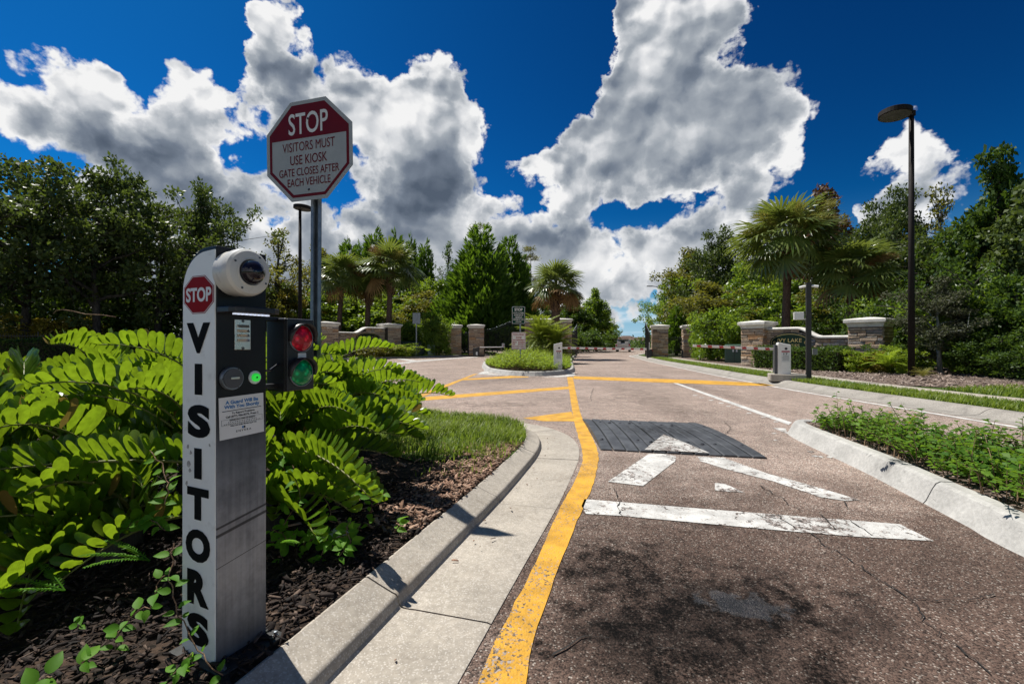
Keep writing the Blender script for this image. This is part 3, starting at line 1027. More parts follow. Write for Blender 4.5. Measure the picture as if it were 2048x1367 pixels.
while i0 + 4 < len(SW_IN) and SW_IN[i0].y < 34:
    j = i0 + 4
    a, b, c, d = SW_IN[i0].lerp(SW_IN[i0 + 1], 0.02), SW_IN[j], SW_OUT[j], SW_OUT[i0].lerp(SW_OUT[i0 + 1], 0.02)
    MB().prism([(q.x, q.y) for q in (a, d, c, b)], 0.02, 0.104 + rnd.uniform(0, .004)).build('pavement_slab', M_['concrete'], walk)
    i0 = j
mul = [p for p in offset_line(FLOW_R, -2.08) if 10.4 < p.y < 36]
MUL_R = [(p.x, p.y) for p in mul] + [(22, 40), (24, 8), (mul[0].x + 2.5, 9.6), (mul[0].x + 1.0, 9.9)]
sheet('mulch_bed', MUL_R, 0.100, M_['bark_mulch'])
sheet('forest_floor', [(12.2, 10.6), (12.2, 9.3), (15, 8.5), (30, 6), (120, 0), (120, 120), (45, 119), (33, 90), (20, 60), (15, 46), (13.5, 38), (16.5, 24), (18, 18), (14.5, 14)], 0.112, M_['leaf_litter'])

# far left verge
FLOW_F = smooth_line([(-1.9, 60), (-2.0, 46), (-2.9, 42.6), (-4.6, 40), (-6.5, 37.2), (-9.4, 33.6), (-14, 28.3), (-20, 22.8), (-28, 17), (-45, 8)], 0.4)
KERB_F = empty('kerb', (0, 0, 0), kind='structure')
PROF_F = [(-0.3, -0.02), (-0.3, 0.005), (0, 0.01), (0.04, 0.11), (0.08, 0.14), (0.2, 0.145), (0.22, -0.02)]
kerb_run(KERB_F, FLOW_F, PROF_F, M_['concrete_old'], 2.0, 3.05, False, -1)
VF = offset_line(FLOW_F, -0.2)
sheet('verge', [(p.x, p.y) for p in VF] + [(-120, 8), (-120, 60)], 0.13, M_['turf'])
bed = [p for p in offset_line(FLOW_F, -1.9) if -13 < p.x and p.y < 44]
sheet('mulch_bed', [(p.x, p.y) for p in bed] + [(-16, 40), (-8, 47), (-3.4, 47)], 0.15, M_['bark_mulch'])
bed2 = [p for p in offset_line(FLOW_F, -3.4) if p.x < -13]
sheet('forest_floor', [(p.x, p.y) for p in bed2] + [(-120, 14), (-120, 60), (-18, 60)], 0.15, M_['leaf_litter'])

# ------------------------------------------------------------------ painted markings
PZ = 0.004


def mark(name, px, mat, z=PZ, label=None):
    b = MB()
    b.poly([G(x, y, 0)[:2] + (z,) for x, y in px])
    o = b.build(name, mat, road)
    if label:
        o['label'] = label
    return o


def ribbon(name, L, Rr, mat, z=PZ, label=None):
    b = MB()
    L = [Vector((p[0], p[1])) for p in L]
    Rr = [Vector((p[0], p[1])) for p in Rr]
    b.strip([(p.x, p.y, z) for p in L], [(p.x, p.y, z) for p in Rr])
    o = b.build(name, mat, road)
    if label:
        o['label'] = label
    return o


YL = [(1134, 753.7), (1139.6, 790), (1145.5, 828), (1152.8, 860.6), (1163, 895), (1165, 925), (1141, 978), (1115, 1027), (1073.7, 1120), (1033, 1200), (998, 1268.7), (954.6, 1367), (880, 1560)]
YR = [(1145.5, 753.7), (1152.8, 790), (1161.6, 828), (1177.7, 860.6), (1193, 895), (1196.8, 922), (1183.6, 977.8), (1160, 1028), (1124, 1120), (1096, 1196), (1071, 1269), (1050, 1367), (1015, 1560)]
sub = lambda pts: smooth_line([G(*p)[:2] for p in pts], 0.25)


def resamp(line, n):
    d = [0.0]
    for a, b in zip(line, line[1:]):
        d.append(d[-1] + (b - a).length)
    out = []
    j = 0
    for i in range(n):
        s = d[-1] * i / (n - 1)
        while j < len(d) - 2 and d[j + 1] < s:
            j += 1
        out.append(line[j].lerp(line[j + 1], (s - d[j]) / max(1e-9, d[j + 1] - d[j])))
    return out


wob = lambda L: [p + Vector((rnd.uniform(-.004, .004), 0)) for p in L]
ribbon('yellow_line', wob(resamp(sub(YL), 160)), wob(resamp(sub(YR), 160)), M_['yellow_paint'], label='long yellow lane line curving round the kerb')
mark('yellow_hatch', [(1046, 835.7), (1142.8, 822.8), (1149.5, 842), (1086, 842)], M_['yellow_paint'], PZ - 0.002)
mark('yellow_hatch', [(842, 793.8), (1138, 772.3), (1140, 777.4), (836, 801.5)], M_['yellow_paint'], PZ - 0.002)
mark('yellow_hatch', [(930, 757.3), (1019.8, 751.3), (1057, 752.8), (1057, 754.0), (926, 760)], M_['yellow_paint'], PZ - 0.002)
mark('yellow_hatch', [(815, 797.5), (947.5, 748), (956, 747), (840, 796)], M_['yellow_paint'], PZ)
mark('yellow_stop_line', [(1147, 752), (1400, 760), (1505, 765), (1557, 769.3), (1562, 771.8), (1480, 770.7), (1300, 763.8), (1147, 757.6)], M_['yellow_paint'])
WP = M_['white_paint']
mark('white_arrow', [(1215.8, 963.2), (1286, 972), (1350.6, 922.2), (1352, 913.4), (1333, 907.5), (1297.8, 907.5)], WP)
mark('white_arrow', [(1394.5, 913), (1447, 915), (1466, 922), (1536, 947.5), (1623.8, 971), (1720.5, 1000.3), (1691, 1001.7), (1641, 994.4), (1544.7, 962), (1448, 937), (1400, 922)], WP)
mark('white_arrow', [(1429.7, 966), (1450, 967.6), (1488, 985), (1429.7, 980.8)], WP)
mark('white_stop_line', [(1169, 998.3), (1274, 1007), (1421, 1019), (1600, 1033), (1799.6, 1048.6), (1867, 1082.3), (1711.7, 1073.5), (1536, 1058.9), (1245, 1032), (1171.8, 1027.7), (1163, 1012)], WP)
mark('white_line', [(1345.5, 765.6), (1356.4, 766.3), (1584, 845), (1577, 849.5)], M_['lane_paint'], label='white lane line ending at the planted kerb')
for (x, y) in ((1195, 240), (1240, 255), (1303, 273), (1372, 293), (1422, 314), (1490, 335), (1562, 362), (1660, 390), (1745, 420), (1735, 500), (1745, 545)):
    px, py = 1040 + x / 3.413, 720 + y / 3.413
    mark('white_dash', [(px - 5, py - .4), (px + 4, py - .7), (px + 6, py + .6), (px - 3, py + .9)], WP)
for (x, y, s) in ((590, 490, 9), (620, 520, 8), (660, 525, 6), (720, 527, 7)):
    px, py = 1448 + x / 3.413, 760 + y / 3.413
    mark('white_dash', [(px - s, py - 1), (px - 1, py - 2.2), (px + s, py), (px + 2, py + 1.6)], WP)
ribbon('white_line', offset_line(FLOW_R, 0.42)[:150], offset_line(FLOW_R, 0.53)[:150], M_['lane_paint'], label='white edge line beside the far right kerb')
mark('white_line', [(760, 729.6), (838, 720.4), (916, 714.8), (955, 713), (955, 714.3), (916, 716.4), (838, 723), (760, 733)], WP)
mark('white_line', [(793, 717.4), (806, 716.8), (838, 721.2), (822, 722.6)], WP, PZ - .002)
mark('white_corner', [(955, 748), (969, 740.5), (984, 747), (1018, 750.3), (1014, 751.5)], WP)
mark('white_corner', [(1085, 753.5), (1130, 750), (1148, 744.5), (1151, 750), (1147, 752), (1120, 753.8)], WP)
mark('white_corner', [(1545, 855.5), (1571, 856.5), (1576, 868)], WP)


def crack(px, w=0.0045):
    pts = [G(x, y)[:2] for x, y in px]
    line = []
    for a, b in zip(pts, pts[1:]):
        n = max(2, int((Vector(b) - Vector(a)).length / 0.03))
        for i in range(n):
            t = i / n
            line.append(Vector((a[0] + (b[0] - a[0]) * t + rnd.gauss(0, .006), a[1] + (b[1] - a[1]) * t + rnd.gauss(0, .006))))
    line.append(Vector(pts[-1]))
    ws = [w * rnd.uniform(0.2, 1.0) for _ in line]
    L = [p + Vector((-x, x * .5)) for p, x in zip(line, ws)]
    Q = [p + Vector((x, -x * .5)) for p, x in zip(line, ws)]
    ribbon('crack', L, Q, M_['crack_tar'], 0.0075)


for c in ([(1518, 971), (1562, 997), (1590, 1016), (1603, 1021)], [(1559, 1031), (1575, 1045), (1590, 1059), (1621, 1068), (1653, 1091), (1700, 1120), (1762, 1162), (1815, 1197), (1859, 1252), (1920, 1300), (1980, 1350)],
          [(1815, 1197), (1870, 1202), (1920, 1204), (1955, 1198), (1989, 1190)], [(1702, 1042), (1722, 1058), (1744, 1072)], [(1642, 1030), (1660, 1050), (1670, 1060)],
          [(1227, 978), (1242, 1004), (1232, 1013), (1238, 1024), (1244, 1031)], [(1100, 1315), (1174, 1273), (1260, 1290), (1359, 1301)], [(1187, 776), (1181, 796), (1184, 803)],
          [(1190, 974), (1227, 978)], [(1690, 1001), (1692, 1018)], [(1450, 845), (1462, 856), (1450, 870)], [(1119, 1017), (1140, 1022), (1160, 1024)], [(1160, 899), (1193, 902)]):
    crack(c)

# ------------------------------------------------------------------ rubber speed bump
BL, BR, TL = Vector((0.88, 4.53)), Vector((2.35, 4.18)), Vector((0.98, 6.37))
bu, bw = BR - BL, TL - BL
bump = empty('speed_bump', (BL.x, BL.y, 0), 0, 'black rubber speed bump of bolted strips lying across the visitor lane', 'speed bump')
NPAN = 12
bz = lambda t: 0.014 + 0.032 * max(0, math.sin(math.pi * min(1, max(0, t)))) ** 0.8
for i in range(NPAN):
    s0, s1 = i / NPAN + 0.0035, (i + 1) / NPAN - 0.0035
    e0 = 0.06 if i == 0 else 0
    b = MB()
    rows = []
    N = 16
    for j in range(N + 1):
        t = j / N
        edge = (0.0 if i else 0.55 if s0 < 0.05 else 0)
        p0, p1 = bu * s0 + bw * t, bu * s1 + bw * t
        z = bz(t) + (0.004 if i % 2 else 0)
        m0 = p0.lerp(p1, 0.08)
        m1 = p0.lerp(p1, 0.92)
        zl = z - 0.006 if i else 0.012
        zr = z - 0.006 if i < NPAN - 1 else 0.012
        rows.append([(p0.x, p0.y, -0.0), (p0.x, p0.y, zl), (m0.x, m0.y, z), (m1.x, m1.y, z), (p1.x, p1.y, zr), (p1.x, p1.y, -0.0)])
    vs = [v for r in rows for v in r]
    fs = [(j * 6 + k, j * 6 + k + 1, (j + 1) * 6 + k + 1, (j + 1) * 6 + k)[::-1] for j in range(N) for k in range(5)]
    fs += [tuple(range(6)), tuple(N * 6 + k for k in reversed(range(6)))]
    b.add(vs, fs)
    o = b.build('rubber_strip', M_['black_rubber'], bump)
for r in (0.2, 0.78):
    for i in range(0, NPAN):
        if rnd.random() < 0.25:
            continue
        p = bu * ((i + 0.5) / NPAN) + bw * (r + rnd.uniform(-.02, .02))
        MB().lathe([(0.020, 0.0), (0.020, 0.010), (0.014, 0.013), (0.013, 0.009), (0.0, 0.009)], 10, Matrix.Translation((p.x, p.y, bz(r) - 0.002))).build('bolt', M_['dark_steel'], bump)


def bump_st(px, py):
    p = G(px, py, 0.04)
    d = Vector((p.x, p.y)) - BL
    det = bu.x * bw.y - bu.y * bw.x
    return (d.x * bw.y - d.y * bw.x) / det, (bu.x * d.y - bu.y * d.x) / det


A_, B_, C_ = bump_st(1336, 876), bump_st(1297, 903), bump_st(1431, 909)
b = MB()
L, Q = [], []
for j in range(15):
    t = j / 14
    l = (B_[0] + (A_[0] - B_[0]) * t, max(0.012, B_[1]) + (A_[1] - B_[1]) * t)
    r = (C_[0] + (A_[0] - C_[0]) * t, max(0.012, C_[1]) + (A_[1] - C_[1]) * t)
    for lst, q in ((L, l), (Q, r)):
        p = bu * q[0] + bw * q[1]
        lst.append((p.x, p.y, bz(q[1]) + 0.0085))
b.strip(Q, L)
b.build('painted_arrow_tip', M_['worn_paint'], bump, label='white arrow tip painted on the black strips')

# ------------------------------------------------------------------ visitor kiosk
KA = R(-25)
KC = Vector((-0.873, 1.338, 0))                       # front corner between white and black face
kr = Vector((math.cos(KA), math.sin(KA), 0))          # local x
kd = Vector((-math.sin(KA), math.cos(KA), 0))         # local y, away from the camera
KW, KD, KT = 0.163, 0.165, 1.343
KO = KC - kr * (KW / 2) + kd * (KD / 2)
kiosk = empty('visitor_kiosk', (KO.x, KO.y, 0.10), KA, 'black metal visitor call post with white side lettered VISITORS beside the kerb', 'kiosk')
kz = lambda z: z - 0.10


def on_black(px, py):
    """local (y, z) on the black face of the post"""
    c = (px - 1024) / F
    s = (c * KC.y - KC.x) / (kd.x - c * kd.y)
    Y = KC.y + kd.y * s
    return s - KD / 2, H - (py - HZ) / F * Y - 0.10


def on_white(px, py):
    c = (px - 1024) / F
    s = (c * KC.y - KC.x) / (kr.x - c * kr.y)
    Y = KC.y + kr.y * s
    return s + KW / 2, H - (py - HZ) / F * Y - 0.10


hx, hy, top = KW / 2, KD / 2, KT - 0.10
rr = 0.125
prof = [(hx, -0.06), (hx, top)] + [(-hx + rr - rr * math.sin(a), top - rr + rr * math.cos(a)) for a in [math.pi / 2 * i / 10 for i in range(11)]] + [(-hx, -0.06)]
# body: outline in the local x-z plane, extruded along y
Mxz = Matrix(((1, 0, 0, 0), (0, 0, -1, 0), (0, 1, 0, 0), (0, 0, 0, 1)))
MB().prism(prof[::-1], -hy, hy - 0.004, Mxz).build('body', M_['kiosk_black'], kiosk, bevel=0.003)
# white panel, a thin plate on the near side, black rim left round the curve
ins = 0.006
prof2 = [(hx - 0.002, -0.05), (hx - 0.002, top - 0.012)] + [(-hx + rr - (rr - ins) * math.sin(a), top - rr - 0.004 + (rr - ins - 0.004) * math.cos(a)) for a in [math.pi / 2 * i / 10 for i in range(11)]] + [(-hx + 0.001, -0.05)]
MB().prism(prof2[::-1], hy - 0.0035, hy + 0.0, Mxz).build('side_panel', M_['white_plate'], kiosk, label='white side panel lettered VISITORS')
# local planes: white side faces -y, black face faces +x
PW = lambda x, z: frame(Vector((1, 0, 0)), Vector((0, 0, 1)), Vector((0, -1, 0)), Vector((x, -hy, z)))
PB = lambda y, z, d=0.0: frame(Vector((0, 1, 0)), Vector((0, 0, 1)), Vector((1, 0, 0)), Vector((hx + d, y, z)))
for ch, (x0, y0, x1, y1) in zip('VISITORS', ((374, 645, 421, 706), (390, 727, 405, 789), (376, 809, 421, 875), (389, 896, 404, 957), (375, 975, 418, 1039), (372, 1058, 421, 1124), (375, 1141, 418, 1210), (375, 1226, 418, 1290))):
    a, b = on_white(x0, (y0 + y1) / 2)[0], on_white(x1, (y0 + y1) / 2)[0]
    cxp = (x0 + x1) / 2
    z1, z0 = on_white(cxp, y0)[1], on_white(cxp, y1)[1]
    lettering(ch, M_['print_black'], kiosk, PW((a + b) / 2, (z0 + z1) / 2), b - a, z1 - z0, 0.06 if ch != 'I' else 0.02, 'letter')
# octagonal stop decal
oc = lambda r: [(r * math.cos(R(22.5 + 45 * i)), r * math.sin(R(22.5 + 45 * i))) for i in range(8)]
xa, xb = on_white(368.5, 590)[0], on_white(428.5, 590)[0]
zt, zb = on_white(399, 551)[1], on_white(399, 627)[1]
dc = PW((xa + xb) / 2 + 0.0, (zt + zb) / 2)
R8 = 1 / (2 * math.cos(R(22.5)))


def octagon(name, mat, w, h, M, z, parent, label=None):
    b = MB()
    b.poly([(x * R8 * w, y * R8 * h, z) for x, y in oc(1.0)])
    return b.build(name, mat, parent, M=M, label=label)


dcl = octagon('stop_decal', M_['decal_red'], xb - xa, zt - zb, dc, 0.0008, kiosk, 'red octagonal stop decal with white letters')
for (s0, s1) in ((0.965, 0.935),):
    w, h = xb - xa, zt - zb
    b = MB()
    A = [(x * R8 * w * s0, y * R8 * h * s0, 0.0013) for x, y in oc(1)]
    B2 = [(x * R8 * w * s1, y * R8 * h * s1, 0.0013) for x, y in oc(1)]
    b.strip(B2 + B2[:1], A + A[:1])
    inst('border', b.mesh('border', M_['print_white']), dcl)
V_, F_ = text_raw('STOP', 0.035)
lettering('STOP', M_['print_white'], dcl, Matrix.Identity(4), (xb - xa) * 0.84, (zt - zb) * 0.38, 0.035, raise_=0.0014)
# worn glue marks
for (px, py, s) in ((376, 893, 6), (382, 905, 5), (377, 927, 9), (374, 965, 6), (420, 890, 4), (380, 940, 6), (385, 1147, 3)):
    x, z = on_white(px, py)
    b = MB()
    n = 7
    b.poly([(s / 910 * 1.4 * math.cos(6.28 * i / n) * rnd.uniform(.4, 1), s / 910 * 1.4 * math.sin(6.28 * i / n) * rnd.uniform(.5, 1.2), 0.0009) for i in range(n)])
    b.build('glue_mark', M_['smudge'], kiosk, M=PW(x, z))
# dome camera on the black face
y0, z0 = on_black(468, 548)
cm = PB(y0, z0)
camh = MB().lathe([(0.0, 0.0), (0.066, 0.0), (0.068, 0.004), (0.068, 0.036), (0.0705, 0.038), (0.0715, 0.056), (0.069, 0.068), (0.063, 0.076), (0.050, 0.080), (0.042, 0.080), (0.040, 0.077), (0.0, 0.077)], 48).build(
    'dome_camera', M_['cream_plastic'], kiosk, smooth=True, M=cm)
camh.data.set_sharp_from_angle(angle=R(20))
MB().lathe([(0.0375 * math.cos(a), 0.077 + 0.041 * math.sin(a)) for a in [math.pi / 2 * i / 10 for i in range(11)]], 32).build('lens_dome', M_['smoked_dome'], camh, smooth=True)
MB().lathe([(0.042, 0.077), (0.0425, 0.082), (0.039, 0.083), (0.038, 0.078)], 32).build('dome_ring', M_['cream_plastic'], camh, smooth=True)
for a in (60, 150, 240, 330):
    MB().lathe([(0.0033, 0.0), (0.0033, 0.0012), (0.0, 0.0012)], 8, Matrix.Translation((0.0555 * math.cos(R(a)), 0.0555 * math.sin(R(a)), 0.0785))).build('screw', M_['dark_steel'], camh)
# light bar hood
ya, za = on_black(452, 621)
b = MB()
hw = KD * 0.96
out = 0.085
pts = [(0, -hw / 2), (out - 0.03, -hw / 2), (out - 0.009, -hw / 2 + 0.008), (out, -hw / 2 + 0.03), (out, hw / 2 - 0.03), (out - 0.009, hw / 2 - 0.008), (out - 0.03, hw / 2), (0, hw / 2)]
hood = b.prism(pts, -0.006, 0.012).build('light_hood', M_['black_plastic'], kiosk, bevel=0.003, M=Matrix.Translation((hx, 0.0, za - 0.002)))
led = MB()
for i in range(9):
    led.box((0.045, -0.052 + i * 0.013, -0.0085), (0.012, 0.0085, 0.004))
led.build('light_strip', M_['led_white'], hood)
# intercom plate
ya, zt = on_black(468, 638)
yb, zb = on_black(500, 699)
pm = PB((ya + yb) / 2, (zt + zb) / 2)
pl = MB().box((0, 0, 0.002), (yb - ya, zt - zb, 0.004)).build('intercom_plate', M_['steel'], kiosk, bevel=0.0015, M=pm)
for i in range(4):
    lv = MB()
    zc = 0.026 - i * 0.0145
    lv.add([(-0.020, zc + .0045, 0.0042), (0.020, zc + .0045, 0.0042), (0.017, zc - .0035, 0.0115), (-0.017, zc - .0035, 0.0115), (-0.020, zc - .0045, 0.0042), (0.020, zc - .0045, 0.0042)],
           [(0, 3, 2, 1), (3, 4, 5, 2), (0, 4, 3), (1, 2, 5)])
    lv.build('louvre', M_['steel'], pl)
for zc in (0.042, -0.042):
    MB().lathe([(0.0045, 0.004), (0.004, 0.006), (0.0, 0.0063)], 10, Matrix.Translation((0, zc, 0))).build('screw', M_['dark_steel'], pl)
# round reader
ya, za = on_black(461, 756)
rd = MB().lathe([(0.0, 0.0), (0.035, 0.0), (0.035, 0.010), (0.033, 0.013), (0.030, 0.013)], 40).build('card_reader', M_['galvanized'], kiosk, smooth=True, M=PB(ya, za))
rd.data.set_sharp_from_angle(angle=R(40))
MB().lathe([(0.030, 0.012), (0.0295, 0.016), (0.0, 0.017)], 36).build('reader_face', M_['reader_grey'], rd)
MB().box((0.003, 0.001, 0.0182), (0.026, 0.006, 0.003)).build('slot', M_['steel'], rd, bevel=0.0006)
for a in (60, 180, 300):
    MB().lathe([(0.0022, 0.0125), (0.002, 0.0150), (0, 0.0150)], 8, Matrix.Translation((0.0325 * math.cos(R(a)), 0.0325 * math.sin(R(a)), 0))).build('screw', M_['dark_steel'], rd)
# push button
ya, za = on_black(509, 754)
bt = MB().lathe([(0.0, 0.0), (0.021, 0.0), (0.021, 0.003), (0.019, 0.004), (0.0, 0.004)], 32).build('button_plate', M_['sign_white'], kiosk, M=PB(ya, za))
MB().lathe([(0.0125, 0.004), (0.0125, 0.012), (0.010, 0.013), (0.0, 0.0115)], 24).build('push_button', M_['button_green'], bt, smooth=True)
MB().lathe([(0.0030, 0.0125), (0.0, 0.0132)], 12).build('button_eye', M_['print_black'], bt)
for j, ch in enumerate('PushToExit'[:8]):
    a = R(222 + j * 14)
    mm = frame(Vector((-math.sin(a), math.cos(a), 0)), Vector((-math.cos(a), -math.sin(a), 0)), Vector((0, 0, 1)), Vector((0.0162 * math.cos(a), 0.0162 * math.sin(a), 0.0036)))
# notice
cn = [on_black(438, 797), on_black(526.5, 783.5), on_black(526.5, 863), on_black(438, 880)]
yc = sum(c[0] for c in cn) / 4
zc = sum(c[1] for c in cn) / 4
w = cn[1][0] - cn[0][0]
h = ((cn[0][1] - cn[3][1]) + (cn[1][1] - cn[2][1])) / 2
nm_ = PB(yc, zc) @ Matrix.Rotation(math.atan2((cn[1][1] - cn[0][1] + cn[2][1] - cn[3][1]) / 2, w), 4, 'Z')
nt = MB().box((0, 0, 0.001), (w, h, 0.002)).build('notice', M_['print_white'], kiosk, M=nm_, label='white guard notice with blue heading')
I4 = Matrix.Identity(4)
rowt = lambda s, m, x, y, ww, hh, bo=0.01: lettering(s, m, nt, Matrix.Translation((x * w, y * h, 0.0012)), ww * w, hh * h, bo)
rowt('A Guard Will Be', M_['print_blue'], 0.0, 0.37, 0.74, 0.092, 0.04)
rowt('With You Shortly', M_['print_blue'], 0.0, 0.25, 0.80, 0.11, 0.04)
b = MB()
b.box((0, 0.165 * h, 0.0022), (0.88 * w, 0.014 * h, 0.0006))
rowt('To Report Problems', M_['print_black'], 0.02, 0.095, 0.52, 0.064, 0.03)
rowt('Call (877) 936-8372, Press 2', M_['print_black'], 0.0, 0.018, 0.74, 0.066, 0.03)
rowt('INDIVIDUALLY HARD OF HEARING', M_['print_black'], 0.0, -0.062, 0.58, 0.036, 0.04)
for (x, y, l) in ((0.0, -0.108, 0.66), (0.0, -0.148, 0.84)):
    for i in range(int(l * 26)):
        b.box(((x - l / 2 + (i + .5) * l / int(l * 26)) * w, y * h, 0.0022), (0.024 * w * rnd.uniform(.7, 1), 0.016 * h, 0.0005))
for (x0, y0_, x1, y1_) in ((-.46, -.04, .46, -.036), (-.46, -.175, .46, -.171), (-.46, -.175, -.456, -.036), (.456, -.175, .46, -.036)):
    b.box(((x0 + x1) / 2 * w, (y0_ + y1_) / 2 * h, 0.0022), ((x1 - x0) * w, (y1_ - y0_) * h, 0.0005))
b.build('printed_rules', M_['print_black'], nt)
rowt('Video and Audio Monitoring in Use', M_['print_black'], 0.02, -0.205, 0.60, 0.042, 0.04)
b = MB()
b.box((0.0, -0.278 * h, 0.0022), (0.035 * w, 0.05 * h, 0.0005))
b.build('logo', M_['print_blue'], nt)
MB().box((0.04 * w, -0.278 * h, 0.0022), (0.035 * w, 0.05 * h, 0.0005)).build('logo', M_['print_black'], nt)
rowt('E N V E R A', M_['print_black'], 0.02, -0.352, 0.34, 0.05, 0.02)
# foot plate and bolts
ft = MB().box((0.02, 0, -0.003), (KW + 0.09, KD + 0.05, 0.014)).build('foot_plate', M_['black_metal'], kiosk, bevel=0.002, M=Matrix.Translation((0, 0, 0.006)))
for x, y in ((0.122, -0.085), (0.122, 0.085)):
    MB().lathe([(0.010, 0), (0.010, 0.012), (0.006, 0.013), (0.006, 0.024), (0, 0.025)], 8, Matrix.Translation((x, y, 0.0))).build('anchor_bolt', M_['galvanized'], kiosk)

# ------------------------------------------------------------------ small red and green signal, bracketed to the far side of the post
TLO = KO + kr * 0.040 + kd * 0.205
sig = empty('traffic_signal', (TLO.x, TLO.y, 1.015), KA, 'small black two lens signal, red over green, on brackets beside the call post', 'traffic light')
sw, sdp, sh = 0.115, 0.095, 0.252            # width along y, depth along x, height
MB().box((-0.0, 0, 0), (sdp, sw, sh)).build('housing', M_['black_plastic'], sig, bevel=0.006)
MB().box((sdp / 2 + 0.004, 0, 0), (0.008, sw * 0.97, sh * 0.98)).build('door', M_['black_plastic'], sig, bevel=0.003)
for zc, mt in ((0.057, 'red_lens'), (-0.062, 'green_lens')):
    lm = frame(Vector((0, 1, 0)), Vector((0, 0, 1)), Vector((1, 0, 0)), Vector((sdp / 2 + 0.008, 0, zc)))
    rim = MB().lathe([(0.0485, 0.0), (0.0485, 0.005), (0.0455, 0.006), (0.0455, 0.002)], 36).build('lens_rim', M_['galvanized'], sig, smooth=True, M=lm)
    MB().lathe([(0.0455 * math.cos(a), 0.001 + 0.018 * math.sin(a)) for a in [math.pi / 2 * i / 7 for i in range(8)]], 32).build('signal_lens', M_[mt], sig, smooth=True, M=lm)
    # cut-away visor
    vs, fs = [], []
    n = 22
    for i in range(n + 1):
        a = R(-12 + 204 * i / n)
        ln = 0.006 + 0.030 * max(0, math.sin(R(8 + 164 * i / n))) ** 0.6
        for r_ in (0.0495, 0.0525):
            vs += [(r_ * math.cos(a), r_ * math.sin(a), 0.0), (r_ * math.cos(a), r_ * math.sin(a), ln)]
    for i in range(n):
        o = i * 4
        fs += [(o, o + 1, o + 5, o + 4), (o + 2, o + 6, o + 7, o + 3), (o + 1, o + 3, o + 7, o + 5)]
    mb = MB()
    mb.add(vs, fs)
    mb.build('visor', M_['black_plastic'], sig, smooth=True, M=lm)
MB().box((sdp / 2 + 0.0088, 0.004, -0.003), (0.0016, 0.034, 0.018)).build('maker_label', M_['sign_white'], sig, bevel=0.0005)
for zc in (0.122, -0.105):
    MB().box((-0.005, -0.10, zc), (0.03, 0.12, 0.014)).build('bracket', M_['black_metal'], sig, bevel=0.002)
MB().tube([(0.02, -0.06, -0.03), (0.03, -0.10, -0.05), (0.02, -0.13, -0.052)], 0.004, 6).build('cable', M_['black_plastic'], sig)

# ------------------------------------------------------------------ big octagonal sign
SA = R(-15)
sc = P(617, 299.5, 3.46)
sgn = empty('stop_sign', (P(628, 760, 3.50).x, 3.50, 0.12), SA, 'octagonal red and white STOP sign on tall galvanized post behind the call post', 'sign')
inv = (Matrix.Translation(sgn.location) @ Matrix.Rotation(SA, 4, 'Z')).inverted()
lc = inv @ sc
dM = frame(Vector((1, 0, 0)), Vector((0, 0, 1)), Vector((0, -1, 0)), lc) @ Matrix.Rotation(R(1.0), 4, 'Z')
SZ = 0.765
pn = MB().prism([(x * R8 * SZ, y * R8 * SZ) for x, y in oc(1)], -0.003, 0.0).build('sign_plate', M_['sign_sheet'], sgn, M=dM)
k_in, k_w = 0.925, 0.865
b = MB()
A = [(x * R8 * SZ * k_in, y * R8 * SZ * k_in, 0.0010) for x, y in oc(1)]
B2 = [(x * R8 * SZ * k_w, y * R8 * SZ * k_w, 0.0010) for x, y in oc(1)]
b.strip(B2 + B2[:1], A + A[:1])
# red top field: octagon above the dividing line
yl = 0.125 * SZ
hw_ = R8 * SZ * 0.865 * math.cos(R(22.5))
tp = [(-hw_, yl), (hw_, yl)] + [B2[i][:2] for i in (0, 1, 2, 3)]
b.poly([(x, y, 0.0010) for x, y in tp])
b.build('red_field', M_['sign_red'], pn)
sl_ = lambda s, m, x, y, ww, hh, bo=0.0: lettering(s, m, pn, Matrix.Translation((x * SZ, y * SZ, 0.0012)), ww * SZ, hh * SZ, bo)
sl_('STOP', M_['print_white'], 0.0, 0.272, 0.46, 0.215, 0.010)
sl_('VISITORS MUST', M_['sign_red'], 0.0, 0.045, 0.61, 0.092, 0.0)
sl_('USE KIOSK', M_['sign_red'], 0.0, -0.088, 0.43, 0.094, 0.006)
sl_('GATE CLOSES AFTER', M_['sign_red'], 0.0, -0.208, 0.70, 0.078, 0.006)
sl_('EACH VEHICLE', M_['sign_red'], 0.0, -0.312, 0.50, 0.080, 0.006)
for y in (-0.395, 0.31):
    MB().lathe([(0.009, 0.0015), (0.009, 0.005), (0.005, 0.008), (0, 0.008)], 8, Matrix.Translation((0.0, y * SZ, 0))).build('bolt', M_['dark_steel'], pn)
b = MB()
lp, lb = Vector((lc.x + 0.012, 0.045, lc.z + 0.33)), Vector((0, 0.02, -0.15))
ux = Vector((1, 0, 0))
for (x0, x1, y0, y1) in ((-0.046, -0.022, -0.004, 0.0), (0.022, 0.046, -0.004, 0.0), (-0.022, -0.017, 0.0, 0.036), (0.017, 0.022, 0.0, 0.036), (-0.017, 0.017, 0.034, 0.038)):
    vs = []
    for base in (lb, lp):
        for (xx, yy) in ((x0, y0), (x1, y0), (x1, y1), (x0, y1)):
            vs.append(base + Vector((xx, yy - 0.012, 0)))
    b.add(vs, [(0, 3, 2, 1), (4, 5, 6, 7), (0, 1, 5, 4), (1, 2, 6, 5), (2, 3, 7, 6), (3, 0, 4, 7)])
b.build('post', M_['galvanized'], sgn)
for i in range(14):
    z = 0.35 + i * 0.12
    p = lb.lerp(lp, (z + 0.15) / (lp.z + 0.15))
    MB().box((p.x, p.y + 0.0205, z), (0.010, 0.0006, 0.014)).build('post_hole', M_['print_black'], sgn)

